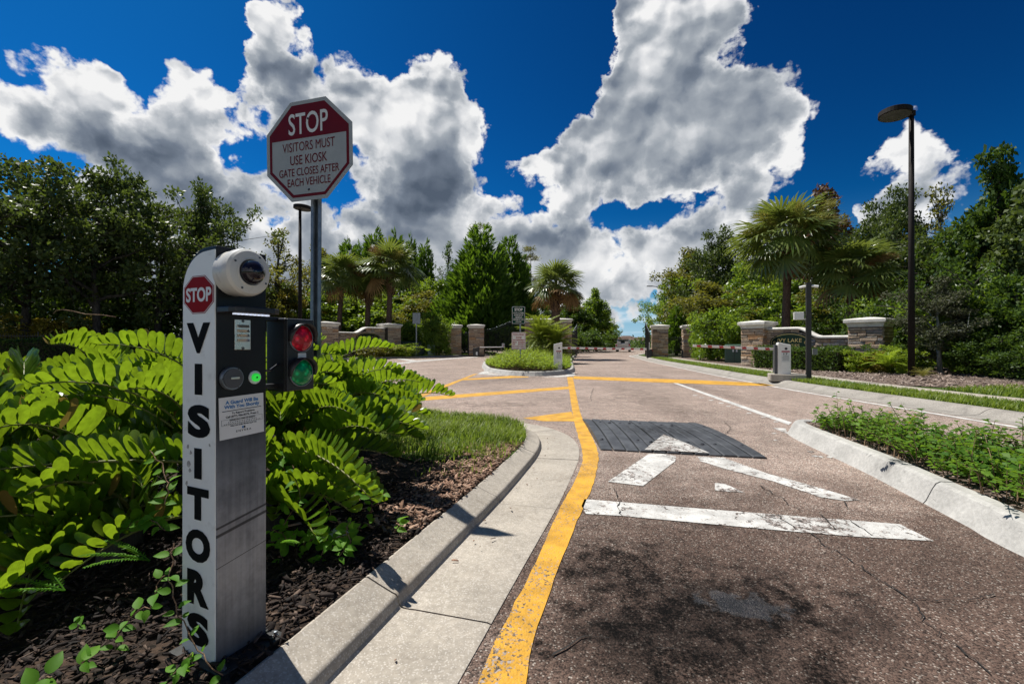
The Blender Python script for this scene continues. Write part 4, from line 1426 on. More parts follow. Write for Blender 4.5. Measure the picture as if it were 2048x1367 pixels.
# ------------------------------------------------------------------ ledge stone piers and walls
def stone_meshes():
    out = []
    r = random.Random(3)
    for i in range(6):
        b = MB()
        e = 0.06
        j = lambda s: s + r.uniform(-.05, .05)
        back = [(-.5, -.5, -.5), (.5, -.5, -.5), (.5, -.5, .5), (-.5, -.5, .5)]
        mid = [(-.5, j(.30), -.5), (.5, j(.30), -.5), (.5, j(.30), .5), (-.5, j(.30), .5)]
        fr = [(j(-.5 + e * .6), j(.5), j(-.5 + e * 2)), (j(.5 - e * .6), j(.46), j(-.5 + e * 2)), (j(.5 - e * .6), j(.5), j(.5 - e * 2)), (j(-.5 + e * .6), j(.46), j(.5 - e * 2))]
        # local y = outwards
        vs = back + mid + fr
        fs = [(0, 1, 2, 3), (8, 11, 10, 9)]
        for a in (0, 4):
            fs += [(a + k, a + 4 + k, a + 4 + (k + 1) % 4, a + (k + 1) % 4) for k in range(4)]
        b.add(vs, fs)
        out.append(b.mesh('stone', M_['ledge_stone']))
    return out


STONES = stone_meshes()


def lay_stones(parent, org, ux, out, L, z0, topf, hmin=0.065, hmax=0.15, wmin=0.20, wmax=0.70, limit=300, count=[0]):
    """courses of split stone on a face: org corner, ux along, out outward, topf(s) the height of the face"""
    r = rnd
    z = z0
    made = 0
    zt = max(topf(L * i / 20) for i in range(21))
    while z < zt - 0.02:
        h = r.uniform(hmin, hmax)
        x = 0.0
        while x < L - 0.01:
            w = min(r.uniform(wmin, wmax), L - x)
            if L - x - w < wmin * .6:
                w = L - x
            hh = min(h, topf(x + w / 2) - 0.005 - z, topf(x + 0.01) - z + .03, topf(x + w - .01) - z + .03)
            if hh > 0.025:
                d = 0.07 + r.uniform(-0.012, 0.03)
                c = org + ux * (x + w / 2) + out * (d / 2 - 0.045) + Vector((0, 0, z + hh / 2))
                M = Matrix.Identity(4)
                for k in range(3):
                    M[k][0] = ux[k] * (w - 0.014)
                    M[k][1] = out[k] * d
                M[2][2] = hh - 0.016
                M.translation = c
                inst('stone', r.choice(STONES), parent, M)
                made += 1
            x += w
        z += h
    return made


def cap_profile(b, w, d, z, M=None, ov=0.12, h=0.30):
    """flared cast cap with a shallow hipped top"""
    rings = [(-0.005, 0.0), (0.012, 0.0), (0.015, 0.03), (ov * .45, h * .45), (ov, h * .55), (ov, h * .92), (ov - .02, h)]
    vs = []
    for o, zz in rings:
        vs += [(-w / 2 - o, -d / 2 - o, z + zz), (w / 2 + o, -d / 2 - o, z + zz), (w / 2 + o, d / 2 + o, z + zz), (-w / 2 - o, d / 2 + o, z + zz)]
    fs = [(3, 2, 1, 0)]
    for i in range(len(rings) - 1):
        fs += [(i * 4 + k, i * 4 + (k + 1) % 4, i * 4 + 4 + (k + 1) % 4, i * 4 + 4 + k) for k in range(4)]
    n = len(vs)
    rl = max(0, (w - d) / 2)
    vs += [(-rl, 0, z + h + 0.09), (rl, 0, z + h + 0.09)]
    o = (len(rings) - 1) * 4
    fs += [(o, o + 1, n + 1, n), (o + 2, o + 3, n, n + 1), (o + 1, o + 2, n + 1), (o + 3, o, n)]
    if M:
        vs = [M @ Vector(v) for v in vs]
    b.add(vs, fs)


def pier(name, label, x, y, z0, ztop, w, d, rz, group=None, faces='fblr', **kw):
    caph = 0.30 + 0.09
    hc = ztop - z0 - caph
    e = empty(name, (x, y, z0), rz, label, 'pillar', group)
    MB().box((0, 0, hc / 2 - .05), (w - .03, d - .03, hc + .1)).build('core', M_['mortar'], e)
    X, Y = Vector((1, 0, 0)), Vector((0, 1, 0))
    tf = lambda s: hc
    if 'f' in faces:
        lay_stones(e, Vector((-w / 2, -d / 2, 0)), X, -Y, w, -0.03, tf, **kw)
    if 'r' in faces:
        lay_stones(e, Vector((w / 2, -d / 2, 0)), Y, X, d, -0.03, tf, **kw)
    if 'l' in faces:
        lay_stones(e, Vector((-w / 2, -d / 2, 0)), Y, -X, d, -0.03, tf, **kw)
    if 'b' in faces:
        lay_stones(e, Vector((-w / 2, d / 2, 0)), X, Y, w, -0.03, tf, **kw)
    b = MB()
    cap_profile(b, w, d, hc)
    b.build('cap', M_['cast_cap'], e, bevel=0.008)
    return e


def sign_wall(label, ax, ay, bx, by, z0, topf, oval, group, fam, flip=False, **kw):
    """low wall between two piers; its top follows topf; carries the oval name plaque"""
    a, b_ = Vector((ax, ay, 0)), Vector((bx, by, 0))
    L = (b_ - a).length
    e = empty('sign_wall', (ax, ay, z0), math.atan2(b_.y - a.y, b_.x - a.x), label, 'wall', group)
    t = 0.32
    X, Y = Vector((1, 0, 0)), Vector((0, 1, 0))
    out = Y if flip else -Y
    n = 40
    core = MB()
    pts = [(0, -0.1)] + [(L, -0.1)] + [(L * (1 - i / n), topf(L * (1 - i / n)) - 0.012) for i in range(n + 1)]
    core.prism(pts, -t / 2, t / 2, Matrix(((1, 0, 0, 0), (0, 0, 1, 0), (0, 1, 0, 0), (0, 0, 0, 1))))
    core.build('core', M_['mortar'], e)
    lay_stones(e, out * (t / 2), X, out, L, 0.0, topf, **kw)
    # coping
    cp = MB()
    vs, fs = [], []
    for i in range(n + 1):
        s = L * i / n
        z = topf(s)
        for (yy, zz) in ((-t / 2 - .10, 0.0), (-t / 2 - .10, 0.055), (-t / 2 - .03, 0.095), (t / 2 + .03, 0.095), (t / 2 + .10, 0.055), (t / 2 + .10, 0.0)):
            vs.append((s, yy, z + zz))
    for i in range(n):
        for k in range(6):
            fs.append((i * 6 + k, i * 6 + (k + 1) % 6, i * 6 + 6 + (k + 1) % 6, i * 6 + 6 + k)[::-1])
    cp.add(vs, fs)
    cp.build('coping', M_['cast_cap'], e)
    # plaque
    s, z, w, h = oval
    rt = -X if flip else X
    pm = frame(rt, Vector((0, 0, 1)), out, X * s + out * (t / 2 + 0.055) + Vector((0, 0, z)))
    el = [(w / 2 * math.cos(q), h / 2 * math.sin(q)) for q in [2 * math.pi * i / 48 for i in range(48)]]
    pq = MB().prism(el, -0.03, 0.02).build('name_plaque', M_['plaque_green'], e, M=pm, label='dark green oval plaque lettered IVY LAKE ESTATES')
    rb = MB()
    A = [(x * .94, y * .92, 0.0215) for x, y in el]
    B = [(x * .915, y * .875, 0.0215) for x, y in el]
    rb.strip(B + B[:1], A + A[:1])
    rb.build('gold_border', M_['print_gold'], pq)
    lettering('IVY LAKE', M_['print_gold'], pq, Matrix.Translation((0, 0.115 * h, 0.021)), 0.60 * w, 0.20 * h, 0.0)
    lettering('ESTATES', M_['print_gold'], pq, Matrix.Translation((0, -0.175 * h, 0.021)), 0.50 * w, 0.19 * h, 0.0)
    # small leaf ornaments at both ends
    for sg in (-1, 1):
        b = MB()
        for q in range(7):
            an = R(q * 51)
            cx, cy = sg * 0.385 * w, 0.0
            dx, dy = math.cos(an) * .035 * w, math.sin(an) * .09 * h
            b.poly([(cx + dx * .2, cy + dy * .2, 0.0215), (cx + dx * .7 + dy * .15, cy + dy * .7 - dx * .3, 0.0215), (cx + dx, cy + dy, 0.0215), (cx + dx * .7 - dy * .15, cy + dy * .7 + dx * .3, 0.0215)])
        b.build('leaf_ornament', M_['print_gold'], pq)
    return e


def scurve(s, s0, s1, z0, z1):
    t = min(1, max(0, (s - s0) / (s1 - s0)))
    t = t * t * (3 - 2 * t)
    return z0 + (z1 - z0) * t


# right side entrance sign
RA = math.atan2(-0.82, 0.57)
pA, pB = Vector((11.12, 20.6)), Vector((13.50, 17.15))
GP_ = 'stone pillars with pale caps at the gate'
pier('stone_pillar', 'stone pillar with pale cap beside the green utility box, at the left end of the right name wall', pA.x, pA.y, 0.08, 2.16, 0.98, 0.98, RA, GP_, 'fr')
pier('stone_pillar', 'wide stone pillar with pale cap nearest the tall street lamp on the right', pB.x, pB.y, 0.08, 2.10, 1.08, 1.0, RA, GP_, 'fr')
ur = (pB - pA).normalized()
a_, b_ = pA + ur * .47, pB - ur * .52
sign_wall('low stone wall with oval IVY LAKE ESTATES plaque behind the clipped hedge', a_.x, a_.y, b_.x, b_.y, 0.08, lambda s: scurve(s, 1.25, 2.15, 1.62, 1.24),
          (0.98, 1.06, 1.60, 0.80), 'entrance name walls', 'r')
# left side entrance sign (further off, bigger)
qR, qL = Vector((-9.96, 37.0)), Vector((-13.25, 32.25))
LA = math.atan2(qR.y - qL.y, qR.x - qL.x)
pier('stone_pillar', 'stone pillar with pale cap at the right end of the left name wall', qR.x, qR.y, 0.2, 2.80, 1.30, 1.2, LA, GP_, 'fr', hmin=.09, hmax=.14, wmin=.25, wmax=.7)
pier('stone_pillar', 'stone pillar with pale cap mostly hidden behind the cycad, left of the palms', qL.x, qL.y, 0.2, 2.70, 1.30, 1.2, LA, GP_, 'fr', hmin=.09, hmax=.14, wmin=.25, wmax=.7)
ul = (qR - qL).normalized()
a_, b_ = qL + ul * .6, qR - ul * .6
Lw = (b_ - a_).length
sign_wall('distant low stone wall with oval IVY LAKE ESTATES plaque under the three palms', a_.x, a_.y, b_.x, b_.y, 0.2, lambda s: scurve(Lw - s, 1.7, 2.8, 2.12, 1.70),
          (Lw - 1.65, 1.33, 2.3, 0.86), 'entrance name walls', 'l', hmin=.09, hmax=.14, wmin=.25, wmax=.75)
# gate piers
far = dict(hmin=.09, hmax=.14, wmin=.25, wmax=.7)
pier('stone_pillar', 'stone gate pillar half hidden by the round green bush on the left', -5.2, 41.4, 0.13, 2.90, 1.15, 1.15, R(8), GP_, 'fl', **far)
pier('stone_pillar', 'stone gate pillar holding the closed black gate on the left', -3.25, 41.0, 0.13, 2.90, 1.30, 1.2, R(8), GP_, 'fr', **far)
pier('stone_pillar', 'stone gate pillar beside the open black gate leaf on the right of the road', 11.2, 34.5, 0.08, 2.58, 1.14, 1.1, R(-14), GP_, 'fl', **far)
pier('stone_pillar', 'stone gate pillar between the walk gate and the big green bush on the right', 13.35, 34.0, 0.08, 2.56, 1.14, 1.1, R(-14), GP_, 'fl', **far)
pier('gate_house_wall', 'broad stone centre block with pale cap behind the date palm', 3.05, 38.6, 0.13, 3.28, 3.9, 1.2, R(-4), None, 'fr', **far)


# ------------------------------------------------------------------ gates
def picket_gate(name, label, a, b, zb, topf, group=None, n=None, rails=(0.12, 0.55)):
    a, b = Vector(a), Vector(b)
    L = (b - a).length
    e = empty(name, (a.x, a.y, zb), math.atan2(b.y - a.y, b.x - a.x), label, 'gate', group)
    n = n or int(L / 0.13)
    p, f, fin = MB(), MB(), MB()
    for i in range(n + 1):
        s = L * i / n
        z = topf(s / L)
        p.box((s, 0, z / 2), (0.022, 0.022, z))
        fin.lathe([(0.0, 0.05), (0.022, 0.035), (0.03, 0.015), (0.018, 0.0)], 6, Matrix.Translation((s, 0, z)))
    o = p.build('pickets', M_['black_metal'], e)
    o['kind'] = 'stuff'
    o = fin.build('finials', M_['galvanized'], e)
    o['kind'] = 'stuff'
    for z in rails:
        f.box((L / 2, 0, z), (L, 0.05, 0.05))
    vs = []
    m = 24
    for i in range(m + 1):
        s = L * i / m
        z = topf(i / m) - 0.16
        vs += [(s, -.025, z), (s, .025, z), (s, .025, z + .05), (s, -.025, z + .05)]
    fs = [(i * 4 + k, i * 4 + 4 + k, i * 4 + 4 + (k + 1) % 4, i * 4 + (k + 1) % 4) for i in range(m) for k in range(4)]
    f.add(vs, fs)
    for s in (0, L):
        z = topf(s / L)
        f.box((s, 0, z / 2), (0.07, 0.07, z + .02))
    f.build('frame', M_['black_metal'], e)
    return e


picket_gate('road_gate', 'closed black picket gate with rising top across the exit road', (-2.5, 40.8), (1.05, 38.8), 0.03, lambda t: 2.35 + 0.85 * math.sin(t * math.pi / 2) ** 2)
picket_gate('road_gate', 'open black gate leaf folded back beside the centre block', (5.1, 38.4), (6.15, 43.0), 0.03, lambda t: 2.0 + 0.9 * t)
picket_gate('road_gate', 'open black gate leaf folded back beside the right road pillar', (10.52, 34.8), (11.35, 38.7), 0.03, lambda t: 1.95 + 0.95 * t)
picket_gate('walk_gate', 'black walk gate between the two left gate pillars', (-4.6, 41.3), (-3.95, 41.2), 0.13, lambda t: 2.0)
picket_gate('walk_gate', 'black walk gate between the two right gate pillars', (11.78, 34.4), (12.75, 34.15), 0.08, lambda t: 1.5)
# operator with white arm by the closed gate
op = empty('gate_operator', (-3.05, 38.7, 0.13), R(5), 'black gate motor box with thin white arm in front of the left gate pillar', 'gate motor')
MB().prism([(-.28, 0), (.28, 0), (.28, .75), (-.28, .60)], -.22, .22, Mxz).build('housing', M_['black_plastic'], op, bevel=.03)
MB().box((0.05, -0.235, 0.18), (0.14, 0.02, 0.26)).build('label_plate', M_['sign_white'], op)
MB().tube([(0.3, -.1, .70), (2.2, -.1, .72)], 0.035, 8).build('arm', M_['white_enamel'], op)
ap = MB().box((2.3, -.13, .86), (0.22, 0.015, 0.36)).build('arm_plate', M_['sign_white'], op)
MB().box((2.3, -.142, .86), (0.04, 0.004, 0.26)).build('mark', M_['print_red'], ap)
op2 = empty('gate_operator', (10.25, 33.9, 0.08), R(-14), 'black gate motor box at the foot of the right road pillar', 'gate motor')
MB().prism([(-.22, 0), (.22, 0), (.22, .62), (-.22, .70)], -.2, .2, Mxz).build('housing', M_['black_plastic'], op2, bevel=.03)
MB().tube([(-.02, -.22, .6), (-.02, -.22, 1.15)], 0.025, 8).build('sensor_post', M_['white_enamel'], op2)
MB().box((0.2, -.21, .55), (0.06, .02, .10)).build('reflector', M_['print_red'], op2)


# ------------------------------------------------------------------ barrier machines
def barrier(label, base, rz, zbase, hh, tip, arm_side, charcoal, plinth):
    e = empty('barrier', (base.x, base.y, zbase), rz, label, 'barrier', 'barriers across the entry lanes')
    w, d = 0.31, 0.36
    z0 = 0.0
    if plinth:
        z0 = 0.17
        MB().box((plinth, 0.0, 0.075), (0.92, 0.62, 0.19)).build('plinth', M_['concrete'], e, bevel=.02)
    sl = 0.07
    pr = [(-w / 2, z0), (w / 2, z0), (w / 2, z0 + hh - (0 if arm_side > 0 else sl)), (-w / 2 + .02, z0 + hh - (sl if arm_side > 0 else 0)), (-w / 2, z0 + hh - sl * 1.1)]
    MB().prism(pr, -d / 2, d / 2, Mxz).build('cabinet', M_['white_enamel'], e, bevel=.012)
    if charcoal:
        MB().box((-w / 2 - .035, 0, z0 + hh * .47), (.07, d * .92, hh * .90)).build('side_cover', M_['barrier_charcoal'], e, bevel=.008)
    fm = lambda x, z: frame(Vector((1, 0, 0)), Vector((0, 0, 1)), Vector((0, -1, 0)), Vector((x, -d / 2, z0 + z)))
    lp = MB().box((0, 0, 0.001), (.20, .31, .002)).build('label_plate', M_['sign_white'], e, M=fm(.03, hh * .56))
    MB().box((0, .13, .003), (.19, .035, .002)).build('label_header', M_['print_red'], lp)
    lettering('17', M_['print_black'], lp, Matrix.Translation((0, .065, .002)), .10, .06, .02)
    b = MB()
    for i in range(5):
        b.box((rnd.uniform(-.01, .01), .015 - i * .03, .003), (.15 + rnd.uniform(-.03, .02), .010, .001))
    b.build('printed_rules', M_['grey_plastic'], lp)
    MB().lathe([(0, .001), (.034, .001), (.034, .003), (.020, .003), (.020, .001)], 20).build('lock', M_['black_plastic'], e, M=fm(.04, hh * .80))
    # arm
    inv = (Matrix.Translation(e.location) @ Matrix.Rotation(rz, 4, 'Z')).inverted()
    t1 = inv @ tip
    za = z0 + hh * .80 if not plinth else z0 + hh * .78
    s = Vector(((w / 2 + .0) * arm_side, .02, za))
    u = (t1 - s)
    L = u.length
    u.normalize()
    n_ = Vector((0, 0, 1)).cross(u).normalized()
    up = u.cross(n_)
    am = frame(u, up, n_ * -1 if False else u.cross(up), s)
    arm = MB().box((L / 2, 0, 0), (L, .07, .045)).build('arm', M_['white_enamel'], e, bevel=.006, M=am)
    k = int(L / 0.30)
    for i in range(k):
        x = (i + .8) * L / (k + .3)
        b = MB()
        for zz in (.0245, -.0245):
            b.poly([(x - .065, -.030, zz), (x + .045, -.034, zz), (x + .065, .030, zz), (x - .045, .034, zz)])
        b.build('red_stripe', M_['barrier_red'], arm)
    return e


bl = G(1116, 739.5, .13)
barrier('white barrier machine on the planted middle island with striped arm out to the right', bl, R(-6), 0.10, 1.04, P(1293, 698, 15.75), 1, False, 0)
br = Vector((7.42, 12.45, 0))
barrier('white barrier machine on a concrete plinth in the right verge, striped arm to the left', br, R(-22), 0.085, 0.86, P(1386, 691, 12.9), -1, True, 0.12)

# ------------------------------------------------------------------ poles, lamps, signs
pp = Vector((7.82, 12.0, .085))
pole = empty('camera_pole', pp, R(-20), 'slim square black pole with two small cameras and a white antenna box', 'pole')
ph = P(1606, 566, pp.y).z - .085
MB().box((0, 0, ph / 2), (.115, .115, ph)).build('post', M_['black_metal'], pole, bevel=.006)
MB().box((0, 0, ph + .005), (.135, .135, .02)).build('post_cap', M_['black_metal'], pole)
an = MB().box((-.225, -.01, ph - .86), (.235, .07, .205)).build('antenna_box', M_['white_enamel'], pole, bevel=.012)
MB().tube([(-.10, -.02, ph - .95), (-.06, -.0, ph - .95), (-.05, 0, ph - .93)], .018, 8).build('antenna_bracket', M_['white_enamel'], pole)
for sx, rr_ in ((-.13, R(160)), (.12, R(-15))):
    cb = MB().tube([(0, 0, 0), (.03, 0, 0.0), (.15, 0, -.025)], [.028, .034, .034], 12).build('security_camera', M_['white_enamel'], pole, smooth=False, M=Matrix.Translation((sx * .5, -.04, ph - .085)) @ Matrix.Rotation(rr_, 4, 'Z'))
    MB().tube([(.15, 0, -.025), (.156, 0, -.026)], .026, 12).build('camera_glass', M_['smoked_dome'], cb)
MB().box((.16, .06, .78), (.10, .10, .16)).build('junction_box', M_['grey_plastic'], pole, bevel=.01)


def round_lamp(label, base, ph, off, dia, r0, r1, ang):
    e = empty('street_lamp', base, ang, label, 'street lamp', 'round headed street lamps')
    MB().tube([(0, 0, -.1), (0, 0, ph * .5), (0, 0, ph)], [r0, (r0 + r1) / 2, r1], 14).build('pole', M_['lamp_bronze'], e, smooth=True)
    MB().box((0, 0, ph - .02), (r1 * 2.3, r1 * 2.3, .16)).build('pole_bracket', M_['lamp_bronze'], e)
    MB().box((off * .35, 0, ph - .06), (abs(off) * .5, .07, .09)).build('arm', M_['lamp_bronze'], e)
    hd = MB().lathe([(0, .10), (dia * .46, .075), (dia * .5, .055), (dia * .5, -.075), (dia * .47, -.09)], 32).build('lamp_head', M_['lamp_bronze'], e, M=Matrix.Translation((off, 0, ph - .07)) @ Matrix.Rotation(R(4), 4, 'Y'))
    MB().lathe([(dia * .47, -.085), (dia * .30, -.10), (0, -.105)], 28).build('lens', M_['reader_grey'], hd)
    return e


lb_ = Vector((11.85, 13.5, .09))
round_lamp('tall dark street lamp with round flat head in the right mulch bed', lb_, P(1823, 226, 13.5).z - .09, -.60, .80, .085, .062, R(12))
ll_ = Vector((-9.55, 20.5, .1))
round_lamp('dark street lamp with round flat head just behind the octagonal sign post', ll_, P(600, 414, 20.5).z - .05, .12, .78, .10, .06, 0)
cl = Vector((20.1, 60, .1))
co = empty('street_lamp', cl, 0, 'distant cobra head street lamp above the trees at the end of the road', 'street lamp')
ch_ = P(1328, 580, 60).z
MB().tube([(0, 0, 0), (0, 0, ch_ - .1)], [.13, .09], 10).build('pole', M_['dark_steel'], co)
MB().tube([(0, 0, ch_ - .15), (-.35, 0, ch_ + .12), (-1.1, 0, ch_ + .36), (-1.55, 0, ch_ + .42)], [.06, .055, .05, .045], 8).build('arm', M_['dark_steel'], co)
MB().box((-1.95, 0, ch_ + .42), (.75, .24, .11)).build('lamp_head', M_['dark_steel'], co, bevel=.03)

# green and red notice signs on the middle island
sp_ = G(1040.5, 738.5, .13)
gs = empty('notice_sign', (sp_.x, sp_.y, .10), R(-2), 'green STOP notice over red tow away notice on the middle island post', 'sign')
cxg = (1037 - 1024) / F * sp_.y - sp_.x
zs = lambda py: P(0, py, sp_.y - .05).z - .10
MB().box((0.0, .02, zs(620) / 2), (.055, .03, zs(620))).build('post', M_['galvanized'], gs, bevel=.003)


def plate(parent, name, mat, x, z0, z1, w, y, edge, r=.03):
    h = z1 - z0
    pts = []
    for (cx_, cy_, a0) in ((w / 2 - r, h / 2 - r, 0), (-w / 2 + r, h / 2 - r, 90), (-w / 2 + r, -h / 2 + r, 180), (w / 2 - r, -h / 2 + r, 270)):
        pts += [(cx_ + r * math.cos(R(a0 + q)), cy_ + r * math.sin(R(a0 + q))) for q in (0, 30, 60, 90)]
    M = frame(Vector((1, 0, 0)), Vector((0, 0, 1)), Vector((0, -1, 0)), Vector((x, y, (z0 + z1) / 2)))
    o = MB().prism(pts, -.004, 0).build(name, mat, parent, M=M)
    if edge:
        b = MB()
        A = [(p[0] * .95, p[1] * .965, .001) for p in pts]
        B = [(p[0] * .90, p[1] * .93, .001) for p in pts]
        b.strip(B + B[:1], A + A[:1])
        b.build('border', edge, o)
    return o, h


g1, h1 = plate(gs, 'green_plate', M_['sign_green'], cxg, zs(647.5), zs(612), .50, -.01, M_['print_white'])
tl = lambda p, s, m, h, y, w, hh, bo=.01: lettering(s, m, p, Matrix.Translation((0, y * h, .001)), w, hh * h, bo)
tl(g1, 'STOP', M_['print_white'], h1, .31, .30, .16, .03)
tl(g1, 'GATE CLOSES', M_['print_white'], h1, .12, .38, .085, .02)
tl(g1, 'AFTER EACH', M_['print_white'], h1, 0.00, .34, .085, .02)
tl(g1, 'VEHICLE', M_['print_white'], h1, -.115, .24, .085, .02)
MB().box((0, -.185 * h1, .0015), (.38, .012, .001)).build('rule', M_['print_white'], g1)
tl(g1, 'PROCEED AT YOUR', M_['print_white'], h1, -.26, .38, .075, .02)
tl(g1, 'OWN RISK', M_['print_white'], h1, -.37, .22, .075, .02)
g2, h2 = plate(gs, 'tow_plate', M_['print_white'], cxg + .005, zs(698.5), zs(664), .52, -.01, M_['print_red'])
tl(g2, 'TOW-AWAY', M_['print_red'], h2, .36, .42, .13, .02)
tl(g2, 'ZONE', M_['print_red'], h2, .19, .22, .13, .02)
b = MB()
for r_, (yy, hh_) in enumerate(((.045, .10), (-.085, .10), (-.20, .075), (-.29, .055), (-.375, .05), (-.44, .03))):
    n = 9
    for i in range(n):
        if rnd.random() < .14:
            continue
        w_ = .44 / n
        b.box((-.22 + (i + .5) * w_, yy * h2, .0015), (w_ * rnd.uniform(.55, .85), hh_ * h2 * .8, .001))
b.build('printed_rules', M_['print_red'], g2)
# back of a road sign, far left verge
bs = Vector((-7.9, 37.6, .13))
rs = empty('road_sign', bs, R(6), 'small road sign seen from its grey back in the far left verge', 'sign')
MB().box((0, 0, 1.75), (.09, .05, 3.5)).build('post', M_['galvanized'], rs)
MB().box((0, .05, 3.1), (.62, .01, .92)).build('sign_plate', M_['galvanized'], rs, bevel=.003)


# ------------------------------------------------------------------ utility boxes and lids
def util_box(label, x, y, z, w, d, h, rz, mat, seam=True):
    e = empty('utility_box', (x, y, z), rz, label, 'utility box')
    MB().box((0, 0, h * .45), (w, d, h * .9)).build('cabinet', mat, e, bevel=.02)
    MB().prism([(-d * .53, h * .9), (d * .53, h * .9), (d * .53, h * .93), (0, h), (-d * .53, h * .95)], -w * .515, w * .515, Matrix(((0, 0, 1, 0), (1, 0, 0, 0), (0, 1, 0, 0), (0, 0, 0, 1)))).build('lid', mat, e, bevel=.01)
    if seam:
        MB().box((0, -d / 2 - .003, h * .45), (.018, .004, h * .86)).build('door_seam', M_['black_plastic'], e)
        for s in (-.06, .10):
            MB().box((s * w / .9, -d / 2 - .004, h * .66), (.08, .005, .13)).build('warning_label', M_['sign_white'], e)
        MB().box((.05, -d / 2 - .02, h * .55), (.03, .04, .10)).build('handle', M_['dark_steel'], e)
    return e


util_box('sage green utility cabinet beside the right name wall pillar', 11.85, 24.2, .09, .92, .85, .98, R(-28), M_['box_green'])
util_box('long dark green utility cabinet behind the far left road sign', -8.6, 40.6, .14, 2.5, 1.0, 1.22, R(5), M_['box_dark_green'])
util_box('small pale green pedestal box beside the round bush at the left gate', -6.85, 38.7, .14, .62, .5, .92, R(8), M_['box_pale_green'], False)
for (x, y, r_, mt, lb) in ((8.22, 11.25, .24, 'lid_teal', 'pale teal round valve lid in the right grass verge'), (9.35, 21.3, .34, 'concrete_white', 'pale concrete meter lid in the grass near the utility cabinet')):
    o = MB().lathe([(r_, 0), (r_, .03), (r_ * .92, .036), (0, .038)], 20, Matrix.Translation((0, 0, 0))).build('manhole_plate', M_[mt])
    o.location = (x, y, .09)
    tag(o, lb, 'utility lid')


# ------------------------------------------------------------------ pickup far down the road
def pickup():
    y = 68.0
    base = P(1247, 702, y)
    e = empty('pickup_truck', (base.x, y, 0.0), R(-16), 'white utility truck seen from behind, driving away down the road', 'truck')
    W = 2.0
    side = [(-2.6, .55), (2.7, .55), (2.75, .95), (2.6, 1.12), (1.2, 1.18), (-2.65, 1.18), (-2.68, .6)]
    Myz = Matrix(((0, 0, 1, 0), (1, 0, 0, 0), (0, 1, 0, 0), (0, 0, 0, 1)))
    MB().prism(side, -W / 2, W / 2, Myz).build('body', M_['car_white'], e, bevel=.05)
    cab = [(-.9, 1.18), (1.2, 1.18), (.5, 1.78), (.3, 1.84), (-.65, 1.84), (-.8, 1.78)]
    MB().prism(cab, -W / 2 + .1, W / 2 - .1, Myz).build('cab', M_['car_white'], e, bevel=.04)
    MB().box((0, -.87, 1.50), (1.45, .04, .42), Matrix.Rotation(0, 4, 'X')).build('rear_window', M_['window_glass'], e)
    MB().box((0, -2.69, .98), (1.5, .03, .34)).build('tailgate', M_['car_white'], e)
    for s in (-1, 1):
        MB().box((s * .9, -2.70, 1.0), (.14, .04, .30)).build('tail_light', M_['red_lens'], e)
        for yy in (-1.7, 1.75):
            w_ = MB().lathe([(0, -.13), (.25, -.13), (.36, -.10), (.36, .10), (.25, .13), (0, .13)], 18, Matrix.Translation((s * .88, yy, .36)) @ Matrix.Rotation(R(90), 4, 'Y')).build('wheel', M_['tyre'], e)
        MB().box((s * .55, -2.2, 1.35), (.5, .9, .34)).build('tool_box', M_['car_white'], e, bevel=.02)
    MB().box((0, -2.74, .55), (1.8, .12, .16)).build('bumper', M_['dark_steel'], e)
    MB().box((.0, -2.76, .75), (.32, .02, .16)).build('licence_plate', M_['sign_white'], e)
    MB().box((0, -.2, 1.98), (1.5, 2.2, .05)).build('ladder_rack', M_['dark_steel'], e)
    MB().tube([(-.5, -1.2, 2.08), (-.5, 1.2, 2.08)], .10, 8).build('rolled_load', M_['orange_load'], e)
    return e


pickup()


def house(label, x, y, w, d, hw, hr, rz):
    e = empty('house', (x, y, 0), rz, label, 'house', 'houses beyond the end of the road')
    MB().box((0, 0, hw / 2), (w, d, hw)).build('wall', M_['house_wall'], e)
    b = MB()
    o = .6
    b.add([(-w / 2 - o, -d / 2 - o, hw), (w / 2 + o, -d / 2 - o, hw), (w / 2 + o, d / 2 + o, hw), (-w / 2 - o, d / 2 + o, hw), (-(w - d) / 2 - .3, 0, hw + hr), ((w - d) / 2 + .3, 0, hw + hr)],
          [(0, 1, 5, 4), (2, 3, 4, 5), (1, 2, 5), (3, 0, 4), (3, 2, 1, 0)])
    rf = b.build('roof', M_['roof_tile'], e)
    for i in range(4):
        xx = -w / 2 + w * (i + .5) / 4
        f = MB().box((xx, -d / 2 - .02, hw * .6), (1.3, .06, 1.4)).build('window', M_['print_white'], e)
        MB().box((xx, -d / 2 - .06, hw * .6), (1.1, .03, 1.2)).build('pane', M_['window_glass'], f)
    return e


house('distant house with dark brown hipped roof behind the truck', (1253 - 1024) / F * 215, 215, 13, 10, 3.0, 2.3, R(10))
house('distant house with dark brown hipped roof next to the open gate leaf', (1281 - 1024) / F * 225, 225, 11, 9, 3.0, 1.9, R(-5))


# picket fence behind the far left hedge
def low_fence():
    a, b = Vector((-38, 24.0)), Vector((-17.5, 34.0))
    L = (b - a).length
    e = empty('fence', (a.x, a.y, .13), math.atan2(b.y - a.y, b.x - a.x), 'low black picket fence behind the far left hedge', 'fence')
    p = MB()
    for i in range(int(L / .12)):
        p.box((i * .12, 0, .8), (.02, .02, 1.6))
    p.build('pickets', M_['black_metal'], e)['kind'] = 'stuff'
    for z in (.25, 1.45):
        MB().box((L / 2, 0, z), (L, .04, .04)).build('rail', M_['black_metal'], e)
    for i in range(int(L / 2.4) + 1):
        MB().box((i * 2.4, 0, .85), (.06, .06, 1.75)).build('post', M_['black_metal'], e)


low_fence()

# ------------------------------------------------------------------ leaves
nr = np.random.default_rng(5)


def unit(a):
    return a / np.maximum(np.linalg.norm(a, axis=1, keepdims=True), 1e-9)


